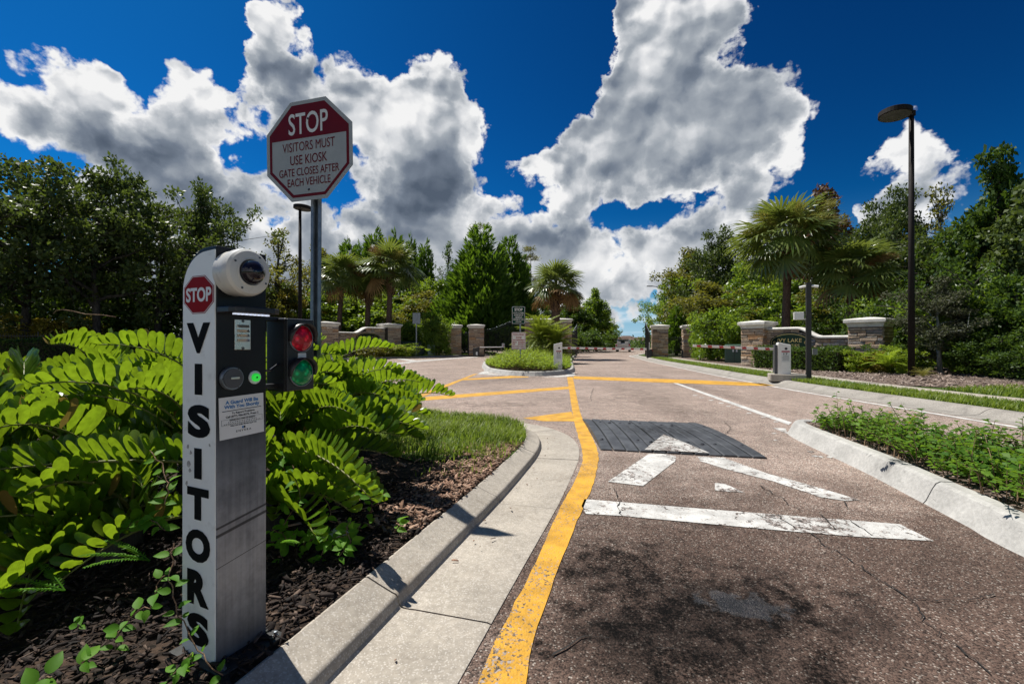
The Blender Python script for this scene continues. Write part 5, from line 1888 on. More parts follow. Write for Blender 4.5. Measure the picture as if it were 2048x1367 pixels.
def leaf_quads(C, D, N, L, W, fold=0.18, tip=0.0):
    """one folded four-point leaf per row: C base, D direction, N face normal"""
    D = unit(D)
    S_ = unit(np.cross(D, N))
    N = np.cross(S_, D)
    L = np.broadcast_to(np.asarray(L, float), (len(C),))[:, None]
    W = np.broadcast_to(np.asarray(W, float), (len(C),))[:, None]
    a = C
    b = C + D * L * 0.48 + S_ * W * 0.5 + N * W * fold
    c = C + D * L - N * L * tip
    d = C + D * L * 0.48 - S_ * W * 0.5 + N * W * fold
    V = np.stack([a, b, c, d], 1).reshape(-1, 3)
    Q = np.arange(len(V)).reshape(-1, 4)
    return V, Q


def rdir(n):
    return unit(nr.normal(size=(n, 3)))


def crown_leaves(centres, radii, per, L, W, up=0.5, flat=0.7, droop=0.0):
    centres = np.asarray(centres, float)
    radii = np.broadcast_to(np.asarray(radii, float), (len(centres),))
    k = np.repeat(np.arange(len(centres)), per)
    o = rdir(len(k)) * (nr.random((len(k), 1)) ** 0.45)
    o[:, 2] *= flat
    C = centres[k] + o * radii[k][:, None]
    D = rdir(len(k)) + o * 0.8
    D[:, 2] -= droop
    N = rdir(len(k)) * 0.9
    N[:, 2] += up
    s = nr.uniform(0.7, 1.25, len(k))
    return leaf_quads(C, D, N, L * s, W * s)


def merge(parts):
    V, Q, o = [], [], 0
    for v, q in parts:
        V.append(v)
        Q.append(q + o)
        o += len(v)
    return np.concatenate(V), np.concatenate(Q)


# ------------------------------------------------------------------ tree prototypes (unit: metres, copied with scale)
def limb_path(a, b, sag, r, n=5):
    a, b = Vector(a), Vector(b)
    out = []
    for i in range(n + 1):
        t = i / n
        p = a.lerp(b, t)
        p.z += sag * math.sin(math.pi * t)
        if 0 < i < n:
            p += Vector((r.gauss(0, .04), r.gauss(0, .04), r.gauss(0, .03))) * (b - a).length
        out.append(p)
    return out


def broadleaf(seed, h=9.0, cr=3.6, cb=2.0, tr=0.22, limbs=13, sub=5, per=60, L=0.24, W=0.13, clr=0.75, bark='oak_bark', leaf='oak_leaf', top=0.35, extra=40, low=0.25):
    r = random.Random(seed)
    w = MB()
    th = h * 0.78
    path = [Vector((0, 0, -.2))]
    p = Vector((0, 0, 0))
    for i in range(1, 7):
        p = Vector((p.x + r.gauss(0, .09), p.y + r.gauss(0, .09), th * i / 6))
        path.append(p.copy())
    w.tube(path, [tr * (1 - .8 * i / 6) for i in range(7)], 8)
    tips = []

    def trunk_at(z):
        q = max(0, min(.999, z / th)) * 6
        i = int(q)
        return path[i].lerp(path[i + 1], q - i) if i < 6 else path[6]
    for i in range(limbs):
        f = (i + r.random()) / limbs
        z0 = cb + (th - cb) * f * .9
        a = i * 2.4 + r.uniform(-.5, .5)
        f2 = (z0 - cb) / (h - cb)
        rad = cr * (low + (1 - low) * math.sin(math.pi * min(1, .22 + f2 * (1.0 - top * .3)))) * r.uniform(.62, 1.22)
        s = trunk_at(z0)
        e = Vector((s.x + rad * math.cos(a), s.y + rad * math.sin(a), min(h * .97, z0 + rad * r.uniform(.15, .75))))
        lp = limb_path(s, e, rad * r.uniform(-.05, .12), r)
        rb = tr * (1 - .75 * z0 / th) * .55
        w.tube(lp, [rb * (1 - .85 * j / 5) + .008 for j in range(6)], 6, False)
        tips.append((e, clr))
        for j in range(sub):
            t = r.uniform(.35, .95)
            q = lp[min(5, int(t * 5) + 1)]
            e2 = q + Vector((r.gauss(0, 1), r.gauss(0, 1), r.gauss(.45, .6))) * rad * .34
            e2.z = max(cb * .6, e2.z)
            w.tube([q, q.lerp(e2, .5) + Vector((0, 0, .05)), e2], [.025, .016, .007], 4, False)
            tips.append((e2, clr * r.uniform(.6, 1.1)))
    for i in range(7):
        s = path[-1] if i else path[-2]
        e = Vector((s.x + r.gauss(0, cr * .22), s.y + r.gauss(0, cr * .22), h * r.uniform(.88, 1.0)))
        w.tube([s, s.lerp(e, .5) + Vector((r.gauss(0, .1), r.gauss(0, .1), 0)), e], [.05, .03, .008], 5, False)
        tips.append((e, clr * .7))
        tips.append((s.lerp(e, .6), clr * .8))
    for i in range(extra):
        a, z = r.uniform(0, 6.28), r.uniform(cb * .8, h * .85)
        f2 = (z - cb) / (h - cb)
        rad = cr * (low + (1 - low) * math.sin(math.pi * min(1, max(0.05, .22 + f2 * .85)))) * math.sqrt(r.random()) * .95
        tips.append((Vector((rad * math.cos(a), rad * math.sin(a), z)), clr * r.uniform(.6, 1)))
    V, Q = crown_leaves([t[0] for t in tips], [t[1] for t in tips], per, L, W)
    return w.mesh('trunk', M_[bark], True), np_mesh('crown', V, Q, M_[leaf])


def spire(seed, h=10.0, cr=1.9, cb=0.4, n=1100, per=10, L=0.42, W=0.10, leaf='juniper_leaf', power=0.8, up=1.1, ragged=0.25, leaders=0):
    """upright conifer: flame shaped sprays all round a cone"""
    r = random.Random(seed)
    w = MB()
    w.tube([(0, 0, -.2), (0, 0, h * .5), (0, 0, h * .96)], [cr * .09 + .05, cr * .05 + .03, .015], 7)
    cs, ds = [], []
    ph = [r.uniform(0, 6.28) for _ in range(6)]
    ld = [(0, 0, 1.0, 1.0)] + [(cr * r.uniform(.25, .55) * math.cos(i * 2.1 + seed), cr * r.uniform(.25, .55) * math.sin(i * 2.1 + seed), r.uniform(.62, .93), r.uniform(.42, .62)) for i in range(leaders)]
    for i in range(n):
        lx, ly, lh, lw = ld[0] if (not leaders or r.random() < (.55 if leaders > 3 else .7)) else r.choice(ld[1:])
        f = 1 - math.sqrt(r.random()) if power < 1 else r.random()
        f = f ** 0.9
        z = cb + (h - cb) * f
        a = r.uniform(0, 6.28)
        lump = 1 + ragged * (math.sin(a * 3 + ph[0] + z * .8) * .5 + math.sin(a * 5 + ph[1] - z * 1.7) * .5)
        rad = cr * ((1 - f) ** power) * lump * (.55 + .45 * r.random() ** .4) + .05
        if f < .08:
            rad *= .75 + f * 3
        cs.append((lx + lw * rad * math.cos(a), ly + lw * rad * math.sin(a), cb + (z - cb) * lh))
        ds.append((math.cos(a) * .75, math.sin(a) * .75, up))
    cs, ds = np.array(cs), unit(np.array(ds))
    k = np.repeat(np.arange(n), per)
    t = nr.random((len(k), 1))
    C = cs[k] + ds[k] * (t * L * 1.1 - L * .5) + nr.normal(size=(len(k), 3)) * L * .22 * (1 - t * .7)
    D = ds[k] + rdir(len(k)) * .42
    N = rdir(len(k))
    s = nr.uniform(.6, 1.2, len(k))
    V, Q = leaf_quads(C, D, N, L * s, W * s)
    return w.mesh('trunk', M_['oak_bark'], True), np_mesh('crown', V, Q, M_[leaf])


def tiered(seed, h=13.0, cr=2.4, cb=5.0, leaf='cypress_leaf', tiers=11, per=70):
    """thin pine or cypress with separate flat sprays of foliage on short limbs"""
    r = random.Random(seed)
    w = MB()
    w.tube([(0, 0, -.2), (.05, 0, h * .5), (0, .05, h)], [.17, .11, .02], 7)
    tips = []
    for i in range(tiers):
        z = cb + (h - cb) * (i + r.random() * .6) / tiers
        for j in range(3):
            a = r.uniform(0, 6.28)
            rad = cr * (1 - .55 * (z - cb) / (h - cb)) * r.uniform(.5, 1.1)
            e = Vector((rad * math.cos(a), rad * math.sin(a), z + rad * r.uniform(.0, .3)))
            w.tube([(0, 0, z), (e.x * .5, e.y * .5, z + .05), e], [.045, .03, .01], 4, False)
            tips += [(e, .55), (e * .7 + Vector((0, 0, z * .3)), .45)]
    V, Q = crown_leaves([t[0] for t in tips], [t[1] for t in tips], per, .22, .07, .3, .6)
    return w.mesh('trunk', M_['oak_bark'], True), np_mesh('crown', V, Q, M_[leaf])


PROTO = {
    'oak0': (broadleaf(1, limbs=17, per=72, extra=22, clr=.62, sub=6, L=.22), 9.0, 3.6), 'oak1': (broadleaf(2, limbs=16, cr=3.4, per=72, extra=20, top=.1, clr=.60, sub=6, L=.22), 9.0, 3.6),
    'oak2': (broadleaf(3, limbs=12, cr=2.6, per=85, top=.6, extra=36), 9.0, 2.8),
    'leafy0': (broadleaf(4, cb=1.0, limbs=14, cr=3.0, per=80, L=.27, W=.16, leaf='bright_leaf', extra=55, low=.5), 9.0, 3.2),
    'leafy1': (broadleaf(5, cb=1.0, limbs=13, cr=2.5, per=75, L=.24, W=.13, leaf='olive_leaf', extra=50, low=.45), 9.0, 2.7),
    'sparse0': (broadleaf(6, cb=2.5, limbs=12, cr=2.0, per=26, sub=4, L=.22, W=.12, clr=.5, leaf='olive_leaf', extra=8), 9.0, 2.2),
    'tall0': (broadleaf(7, cb=1.5, limbs=18, cr=2.0, per=70, L=.27, W=.17, clr=.62, leaf='dark_leaf', extra=40, low=.5, top=.1), 9.0, 2.2),
    'spire0': (spire(8, ragged=.45, leaders=2), 10.0, 1.9), 'spire1': (spire(9, n=2100, cr=2.5, ragged=.55, L=.5, W=.12, leaders=6), 10.0, 2.2),
    'cone0': (spire(10, n=1700, cr=1.9, power=.6, L=.45, W=.13, leaf='juniper_leaf', up=.7, ragged=.4, leaders=1), 10.0, 1.9),
    'pine0': (tiered(11), 13.0, 2.4),
    'shrub0': (broadleaf(12, h=2.6, cr=1.5, cb=.25, tr=.05, limbs=13, sub=4, per=60, L=.16, W=.09, clr=.38, leaf='bright_leaf', extra=70, low=.75), 2.6, 1.55),
    'shrub1': (broadleaf(13, h=2.6, cr=1.4, cb=.25, tr=.05, limbs=12, sub=4, per=55, L=.15, W=.08, clr=.40, leaf='dark_leaf', extra=60, low=.75), 2.6, 1.5),
    'shrub2': (broadleaf(14, h=2.6, cr=1.5, cb=.25, tr=.05, limbs=12, sub=4, per=52, L=.17, W=.10, clr=.40, leaf='yellow_leaf', extra=60, low=.75), 2.6, 1.55),
}


def tree(kind, px, Y, top_py, wpx, label, group=None, leaf=None, name='tree', cat='tree', z0=0.08, bark=None, rz=None):
    (tm, cmn), h, r = PROTO[kind]
    X = (px - 1024) / F * Y
    ht = H - (top_py - HZ) / F * Y - z0
    sx = (wpx / F * Y / 2) / r
    e = empty(name, (X, Y, z0), rnd.uniform(0, 6.28) if rz is None else rz, label, cat, group)
    e.scale = (sx, sx, ht / h)
    t = inst('trunk', tm, e)
    c = inst('crown', cmn, e)
    if leaf:
        c.material_slots[0].link = 'OBJECT'
        c.material_slots[0].material = M_[leaf]
    if bark:
        t.material_slots[0].link = 'OBJECT'
        t.material_slots[0].material = M_[bark]
    return e


LG = 'oaks beyond the left road'
tree('oak1', -90, 27, 330, 330, 'dark oak at the left edge of the photo, cut by the frame', LG)
tree('oak0', 60, 30, 322, 300, 'dark spreading oak left of the tallest left oak', LG)
tree('oak1', 205, 31, 308, 270, 'tallest dark oak in the left group, ragged crown against the clouds', LG)
tree('oak0', 320, 35, 418, 250, 'dark oak just left of the call post, lower than the tall ones', LG)
tree('oak2', 408, 37, 378, 130, 'narrow dark oak with pointed top behind the call post', LG)
tree('oak1', 130, 41, 400, 330, 'dark oak filling the gap behind the left oaks', LG)
tree('oak0', 470, 44, 520, 180, 'lower dark oak behind the dome camera', LG)
UL = 'understory left of the palms'
tree('shrub1', 30, 34, 560, 170, 'dark understory shrub at the far left under the oaks', UL, name='shrub', cat='shrub')
tree('shrub1', 230, 36, 555, 190, 'dark understory shrub behind the picket fence', UL, name='shrub', cat='shrub')
tree('shrub1', 400, 40, 560, 190, 'dark understory shrub behind the call post', UL, name='shrub', cat='shrub')
tree('shrub2', 75, 31, 640, 120, 'golden leaved shrub left of the other one behind the fence', 'golden shrubs', name='shrub', cat='shrub')
tree('shrub2', 145, 31.5, 642, 90, 'golden leaved shrub behind the fence near the oak trunk', 'golden shrubs', name='shrub', cat='shrub')
ML = 'mixed trees behind the left name wall'
tree('sparse0', 555, 46, 458, 120, 'thin open tree with yellow green leaves left of the sign post', ML)
tree('leafy1', 590, 47, 560, 120, 'yellow green bushy tree behind the dark lamp pole', ML, 'yellow_leaf')
tree('leafy1', 520, 43, 575, 110, 'olive bushy tree between call post and lamp pole', ML)
tree('leafy1', 655, 56, 492, 100, 'olive tree directly right of the sign post', ML)
tree('cone0', 700, 60, 476, 80, 'dark conifer behind the leftmost palm', ML, 'juniper_leaf')
tree('cone0', 748, 62, 458, 76, 'tallest rounded conifer behind the palms', ML, 'juniper_leaf')
tree('spire0', 720, 58, 486, 50, 'slim dark conifer between two rounded conifers', ML)
tree('cone0', 792, 64, 462, 64, 'rounded cypress behind the right palm', ML)
tree('cone0', 822, 65, 470, 46, 'slim cypress right of the rounded cypress', ML)
tree('cone0', 850, 62, 480, 52, 'cypress standing clear left of the big juniper', ML)
tree('sparse0', 895, 66, 484, 56, 'thin dark tree between cypress and big juniper', ML, 'dark_leaf')
tree('leafy0', 640, 50, 585, 150, 'leafy tree behind the left palm trunks', ML)
tree('leafy0', 740, 52, 580, 170, 'leafy tree behind the middle palm trunk', ML)
tree('leafy1', 830, 51, 580, 130, 'olive leafy tree right of the palm trunks', ML)
tree('leafy0', 880, 56, 560, 110, 'leafy tree left of the big juniper', ML)
JG = 'big junipers left of the centre palm'
tree('spire1', 962, 49, 452, 150, 'largest bright juniper, broad cone in the middle of the picture', JG)
tree('spire1', 1018, 53, 470, 100, 'juniper right of the largest one', JG)
tree('spire1', 915, 51, 540, 95, 'low juniper left of the largest one', JG)
tree('spire1', 940, 54, 500, 90, 'juniper behind the largest one', JG)
tree('spire0', 1042, 55, 505, 70, 'narrow juniper nearest the centre palm', JG)
tree('pine0', 962, 75, 446, 74, 'pale flat topped pine rising behind the largest juniper')
tree('pine0', 1062, 72, 492, 66, 'scraggy pine behind the centre palm', None, 'olive_leaf')
RG = 'trees left of the road end'
tree('leafy0', 1090, 62, 600, 80, 'dark tree behind the centre block', RG, 'dark_leaf')
tree('tall0', 1150, 66, 592, 66, 'dark tree right of the centre palm', RG)
tree('tall0', 1193, 70, 580, 58, 'dark tree with rounded top nearest the open sky', RG, 'bright_leaf')
tree('leafy1', 1165, 72, 610, 70, 'olive tree between two dark trees by the road end', RG)
tree('shrub0', 1212, 80, 645, 46, 'low bush at the end of the left tree row', RG, name='shrub', cat='shrub')
tree('shrub1', 1130, 55, 660, 90, 'shadowy shrub beside the open gate leaf', RG, name='shrub', cat='shrub')
tree('shrub1', 1180, 62, 662, 90, 'shadowy shrub at the left road edge beyond the gate', RG, name='shrub', cat='shrub')
RR = 'trees behind the right gate pillars'
tree('leafy0', 1335, 62, 598, 80, 'small tree beside the distant cobra head lamp', RR)
tree('leafy1', 1395, 55, 492, 120, 'olive mossy tree left of the big palm', RR)
tree('oak2', 1430, 50, 470, 120, 'dark oak with uneven top left of the big palm', RR)
tree('leafy0', 1370, 58, 545, 110, 'leafy tree above the right gate pillars', RR)
tree('leafy0', 1500, 42, 520, 150, 'bright leafy tree behind the big palm trunk', RR)
tree('leafy1', 1440, 40, 560, 150, 'olive leafy tree above the big green bush', RR)
tree('oak0', 1530, 48, 452, 150, 'dark oak behind the big palm crown', RR)
tree('leafy0', 1590, 34, 560, 150, 'leafy tree between the two right palms', RR)
tree('leafy1', 1660, 32, 540, 140, 'olive leafy tree behind the smaller right palm', RR)
tree('tall0', 1655, 37, 382, 120, 'reddish topped tree above the two right palms', RR, 'red_leaf')
TR = 'trees behind the tall street lamp'
tree('oak2', 1760, 30, 412, 140, 'dark tree left of the tall street lamp', TR)
tree('oak2', 1800, 28, 385, 120, 'dark tree directly behind the tall street lamp', TR)
tree('sparse0', 1880, 27, 372, 110, 'sparse open tree right of the tall street lamp', TR)
tree('oak1', 1850, 25, 452, 210, 'dark bushy tree in the right group, below the sparse tree', TR)
tree('tall0', 1990, 21, 306, 130, 'tallest dark tree in the right group, brownish top', TR)
tree('tall0', 2060, 19, 380, 150, 'dark tree at the right edge of the photo, cut by the frame', TR, 'oak_leaf')
tree('oak0', 1940, 23, 470, 190, 'dark tree left of the tallest right tree', TR, 'dark_leaf')
tree('leafy0', 1720, 25, 570, 150, 'dark leafy tree behind the wide stone pillar', TR, 'dark_leaf')
tree('leafy0', 2130, 20, 400, 240, 'leafy tree just outside the right edge', TR, 'dark_leaf')
US = 'understory behind the right mulch bed'
for (px, Y, tp, w, lf, lb) in ((1760, 19, 605, 130, 'dark_leaf', 'dark understory shrub right of the wide stone pillar'), (1850, 17.5, 580, 140, 'dark_leaf', 'dark understory shrub behind the pale lichen trunk'),
                               (1930, 15.5, 585, 170, 'bright_leaf', 'glossy green shrub right of the pale lichen trunk'), (2010, 14.2, 560, 170, 'dark_leaf', 'dark shrub by the grass at the right edge'),
                               (2090, 13.5, 580, 190, 'dark_leaf', 'dark shrub cut by the right edge'), (1970, 13.6, 665, 120, 'dark_leaf', 'low shadowy shrub at the edge of the right grass'),
                               (1800, 15.6, 690, 90, 'dark_leaf', 'low shrub at the foot of the tall street lamp'), (2050, 12.5, 690, 110, 'dark_leaf', 'low shrub at the right grass edge')):
    tree('shrub1' if lf == 'dark_leaf' else 'shrub0', px, Y, tp, w, lb, US, lf, 'shrub', 'shrub', 0.1)
tree('oak2', 1882, 14.6, 560, 130, 'small tree with pale lichen covered trunk in the right shade', TR, 'mossy_leaf', 'tree', 'tree', 0.1, 'lichen_bark')

# round bushes near the gates
GB = 'round green bushes near the gates'
tree('shrub0', 872, 39.3, 638, 64, 'round bright green bush beside the left gate pillars', GB, None, 'bush', 'bush')
tree('shrub0', 826, 42.5, 648, 80, 'bright green bush behind the long dark utility cabinet', GB, None, 'bush', 'bush')
tree('shrub0', 1437, 27.0, 628, 108, 'large bright green bush behind the sage green cabinet', GB, None, 'bush', 'bush')
tree('shrub0', 1418, 29.0, 640, 70, 'bright green bush beside the second right gate pillar', GB, None, 'bush', 'bush')
tree('spire0', 1353, 40, 610, 64, 'small bright juniper behind the right gate pillars', GB, None, 'bush', 'bush')
tree('shrub2', 800, 35.5, 690, 60, 'low yellow green bush in front of the left name wall pillar', GB, 'cover_leaf', 'bush', 'bush')
tree('shrub2', 748, 34.0, 691, 80, 'low yellow green bush in front of the left name plaque', GB, 'olive_leaf', 'bush', 'bush')
YG = 'yellow green shrubs beside the clipped hedge'
for (px, Y, tp, w, lf, lb) in ((1712, 15.8, 704, 62, 'cover_leaf', 'yellow green shrub at the right end of the clipped hedge'), (1752, 15.4, 706, 56, 'yellow_leaf', 'yellowish shrub in front of the wide stone pillar'),
                               (1795, 15.0, 698, 58, 'cover_leaf', 'yellow green shrub left of the tall lamp pole')):
    tree('shrub2', px, Y, tp, w, lb, YG, lf, 'bush', 'bush')


# far woods closing the view
def far_woods(name, pts, hmin, hmax, n, label):
    cs = []
    for i in range(n):
        t = rnd.random() * (len(pts) - 1)
        k = int(t)
        a, b = pts[k], pts[min(k + 1, len(pts) - 1)]
        f = t - k
        x, y = a[0] + (b[0] - a[0]) * f, a[1] + (b[1] - a[1]) * f
        hh = (hmin + (hmax - hmin) * (0.5 + 0.5 * math.sin(x * .31 + y * .17) * math.sin(x * .13)))
        cs.append((x + rnd.gauss(0, 3), y + rnd.gauss(0, 3), rnd.random() * hh))
    V, Q = crown_leaves(cs, 1.5, 26, .7, .45)
    o = inst(name, np_mesh(name, V, Q, M_['dark_leaf']))
    tag(o, label, None, None, 'stuff')


far_woods('far_woods', [(-80, 50), (-45, 62), (-25, 70), (-8, 80), (8, 85), (14, 96)], 5, 9, 620, 'dark woods behind the left trees')
far_woods('far_woods', [(31, 72), (36, 62), (40, 45), (42, 30), (44, 15)], 6, 10, 460, 'dark woods behind the right trees')
far_woods('far_woods', [(22, 130), (50, 145), (90, 160)], 1.5, 3.2, 130, 'low far bushes beyond the road end')


# ------------------------------------------------------------------ palms
def fan_leaf(seed, mat_seed=0):
    r = random.Random(seed)
    b = MB()
    pl = 1.0
    be = R((12, 26, 40, 54)[seed % 4])
    cb_, sb_ = math.cos(be), math.sin(be)
    # petiole along +Y, then a folded fan with drooping fingers
    pts = [(0, 0, 0), (0, pl * .5, .03), (0, pl, 0)]
    b.tube(pts, [.030, .022, .016], 4)
    n = 20
    for i in range(n):
        a = R(-118 + 236 * i / (n - 1))
        ln = .92 * (.72 + .28 * math.cos(a * .6)) * r.uniform(.92, 1.06)
        d = Vector((math.sin(a), math.cos(a) * cb_, -math.cos(a) * sb_))
        s = Vector((math.cos(a), -math.sin(a) * cb_, math.sin(a) * sb_))
        bend = r.uniform(.18, .42)
        o = Vector((0, pl + .12 * math.cos(a), -.02 * abs(math.sin(a))))
        w0, w1 = .020, .046
        p1 = o + d * ln * .55 + Vector((0, 0, -.05 - .05 * abs(a)))
        p2 = o + d * ln * .82 + Vector((0, 0, -.16 * bend * 3 - .05 * abs(a)))
        p3 = o + d * ln * .95 + Vector((0, 0, -.40 * bend * 2.2 - .06 * abs(a)))
        z = Vector((0, 0, .014 if i % 2 else -.014))
        vs = [o - s * w0, o + s * w0 + z, p1 - s * w1, p1 + s * w1 + z, p2 - s * w1 * .6, p2 + s * w1 * .6, p3]
        b.add(vs, [(0, 1, 3, 2), (2, 3, 5, 4), (4, 5, 6)])
    return b.mesh('frond', M_['palm_leaf'])


FANS = [fan_leaf(i) for i in range(4)]


def brush_mesh(seed, n=420, L=.9):
    """flower or seed stalk: a soft plume of fine threads"""
    C, D = [], []
    r = random.Random(seed)
    for i in range(n):
        t = r.random()
        c = Vector((r.gauss(0, .10), t * L, -.35 * t * t * L + r.gauss(0, .09)))
        C.append(c)
        D.append((r.gauss(0, .5), 1, r.gauss(-.3, .5)))
    V, Q = leaf_quads(np.array(C), np.array(D), rdir(n), .22, .012)
    return np_mesh('seed_stalk', V, Q, M_['palm_seed'])


BRUSH = [brush_mesh(i) for i in range(2)]


def boots_mesh(h, r0, seed):
    """criss-cross of old leaf bases under the crown"""
    b = MB()
    r = random.Random(seed)
    rows = int(h / .13)
    for j in range(rows):
        for i in range(8):
            a = (i + .5 * (j % 2)) * math.pi / 4 + r.uniform(-.1, .1)
            z = j * .13
            rr_ = r0 * (1.0 + .25 * math.sin(math.pi * j / rows))
            d = Vector((math.cos(a), math.sin(a), 0))
            s = Vector((-d.y, d.x, 0))
            p0 = d * rr_ * .8 + Vector((0, 0, z))
            p1 = d * (rr_ * 1.25 + .06) + s * .05 * (1 if i % 2 else -1) + Vector((0, 0, z + .26))
            w = .055
            b.add([p0 - s * w, p0 + s * w, p1 + s * w * .5, p1 - s * w * .5, p0 - s * w + d * .03, p0 + s * w + d * .03, p1 + s * w * .5 + d * .02, p1 - s * w * .5 + d * .02],
                  [(0, 3, 2, 1), (4, 5, 6, 7), (0, 1, 5, 4), (1, 2, 6, 5), (2, 3, 7, 6), (3, 0, 4, 7)])
    return b.mesh('leaf_boots', M_['boot_fibre'])


def palm(label, group, px, Y, cpy, wpx, z0, tr, boots, nl=36, brushes=(), dry=0.0, px0=None, seed=0):
    r = random.Random(seed + 40)
    X = (px - 1024) / F * Y
    zc = H - (cpy - HZ) / F * Y - z0          # crown centre height
    rad = wpx / F * Y / 2
    sc_ = rad / 1.72
    X0 = X if px0 is None else (px0 - 1024) / F * Y
    e = empty('palm_tree', (X0, Y, z0), 0, label, 'palm', group)
    w = MB()
    dx = X - X0
    n = 9
    w.tube([(dx * (i / n) ** 1.5, 0, -.1 + (zc + .1) * i / n) for i in range(n + 1)], [tr * (1.18 - .25 * i / n + .04 * math.sin(i * 2.1)) for i in range(n + 1)], 12)
    w.build('trunk', M_['palm_bark'], e, smooth=True)
    if boots:
        inst('leaf_boots', boots_mesh(boots, tr * 1.15, seed), e, Matrix.Translation((dx, 0, zc - boots)))
    for i in range(nl):
        f = (i + .5) / nl
        az = i * 2.39996 + r.uniform(-.2, .2)
        el = R(84 - 112 * f ** 0.95 + r.uniform(-8, 8))
        d = Vector((math.cos(az) * math.cos(el), math.sin(az) * math.cos(el), math.sin(el)))
        up = Vector((0, 0, 1)) if abs(d.z) < .98 else Vector((math.cos(az), math.sin(az), 0)) * -1
        side = d.cross(up).normalized()
        nn = side.cross(d)
        M = frame(side, d, nn, Vector((dx, 0, zc)) + d * .08)
        M = M @ Matrix.Rotation(r.uniform(-.5, .5), 4, 'Y') @ Matrix.Scale(sc_ * r.uniform(.85, 1.08), 4)
        o = inst('frond', r.choice(FANS), e, M)
        if f > 1 - dry:
            o.material_slots[0].link = 'OBJECT'
            o.material_slots[0].material = M_['palm_dry']
            o['label'] = 'dry brown frond hanging at the bottom of the crown'
    for (az, el, s, mt) in brushes:
        d = Vector((math.cos(R(az)) * math.cos(R(el)), math.sin(R(az)) * math.cos(R(el)), math.sin(R(el))))
        side = d.cross(Vector((0, 0, 1))).normalized()
        M = frame(side, d, side.cross(d), Vector((dx, 0, zc)) + d * rad * .38) @ Matrix.Scale(sc_ * s, 4)
        o = inst('seed_stalk', r.choice(BRUSH), e, M)
        if mt:
            o.material_slots[0].link = 'OBJECT'
            o.material_slots[0].material = M_[mt]
    return e


PG = 'cabbage palms around the entrance'
palm('tall palm with full crown and yellow seed plumes behind the right name wall', PG, 1578, 24.5, 492, 200, .08, .19, 1.5, 44,
     [(200, 44, 1.1, None), (250, 48, 1.15, None), (300, 52, 1.15, None), (330, 38, 1.1, None), (280, 34, 1.0, None), (185, 28, 1.0, None)], 0.0, 1570, 1)
palm('dark palm with brown seed plumes behind the wide stone pillar', PG, 1706, 22.5, 556, 170, .08, .20, 1.0, 40,
     [(280, 35, .9, 'palm_dry'), (320, 40, .9, 'palm_dry')], .04, 1696, 2)
palm('short thick palm rising behind the bushy date palm in the middle', PG, 1113, 33, 580, 112, .13, .30, 1.6, 44, [(250, 5, 1.0, 'palm_dry'), (200, 8, 1.0, 'palm_dry')], .22, 1110, 3)
palm('leftmost of the three palms behind the left name wall', PG, 685, 42, 562, 112, .2, .21, .6, 38, [(200, 25, 1.1, 'palm_dry'), (330, 20, 1.1, 'palm_dry'), (180, 10, 1.0, 'palm_dry')], .10, 676, 4)
palm('middle palm with shaggy trunk behind the left name wall', PG, 738, 43, 566, 96, .2, .24, 2.2, 36, [(240, 45, 1.3, 'palm_dry'), (290, 40, 1.3, 'palm_dry')], .08, 734, 5)
palm('rightmost and fullest of the three palms behind the left name wall', PG, 782, 41, 546, 126, .2, .24, 2.0, 44, [(250, 45, 1.3, 'palm_dry'), (300, 40, 1.2, 'palm_seed')], .06, 776, 6)


def pinnate(seed, L=1.5, n=44, ll=.30, lw=.026, vee=.5, mat='date_leaf', droop=.55):
    r = random.Random(seed)
    path = []
    for i in range(13):
        t = i / 12
        path.append(Vector((0, L * (t - .12 * t * t), L * (.30 * t - droop * t * t))))
    b = MB()
    b.tube(path, [.009 * L * (1 - .85 * i / 12) + .001 * L for i in range(13)], 4)
    v0 = len(b.v)
    C, D, N, Ls = [], [], [], []
    for i in range(n):
        t = .10 + .9 * i / n
        q = t * 12
        k = min(11, int(q))
        p = path[k].lerp(path[k + 1], q - k)
        tg = (path[k + 1] - path[k]).normalized()
        upv = Vector((1, 0, 0)).cross(tg).normalized()
        for s in (-1, 1):
            d = (Vector((s, 0, 0)) * 1.0 + upv * vee + tg * .75).normalized()
            C.append(p)
            D.append(d + Vector((r.gauss(0, .06), r.gauss(0, .06), r.gauss(0, .06))))
            N.append(upv + Vector((0, 0, .1)))
            Ls.append(ll * (math.sin(math.pi * min(.96, .18 + t * .78)) ** .6) * r.uniform(.9, 1.1))
    V, Q = leaf_quads(np.array(C), np.array([d[:] for d in D]), np.array([d[:] for d in N]), np.array(Ls), lw, .1, .22)
    b.add([tuple(v) for v in V], [tuple(int(x) for x in q) for q in Q])
    return b.mesh('frond', M_[mat])


DATES = [pinnate(i) for i in range(3)]


def rosette(name, label, cat, group, x, y, z, meshes, n, s, zc, el0=80, el1=-5, seed=0, trunk=None):
    r = random.Random(seed)
    e = empty(name, (x, y, z), 0, label, cat, group)
    if trunk:
        MB().tube([(0, 0, -.1), (0, 0, zc)], [trunk, trunk * .9], 8).build('trunk', M_['boot_fibre'], e)
    for i in range(n):
        f = (i + .5) / n
        az = i * 2.39996 + r.uniform(-.25, .25)
        el = R(el0 + (el1 - el0) * f + r.uniform(-7, 7))
        d = Vector((math.cos(az) * math.cos(el), math.sin(az) * math.cos(el), math.sin(el)))
        side = d.cross(Vector((0, 0, 1))).normalized()
        inst('frond', r.choice(meshes), e, frame(side, d, side.cross(d), Vector((0, 0, zc))) @ Matrix.Scale(s * r.uniform(.85, 1.1), 4))
    return e


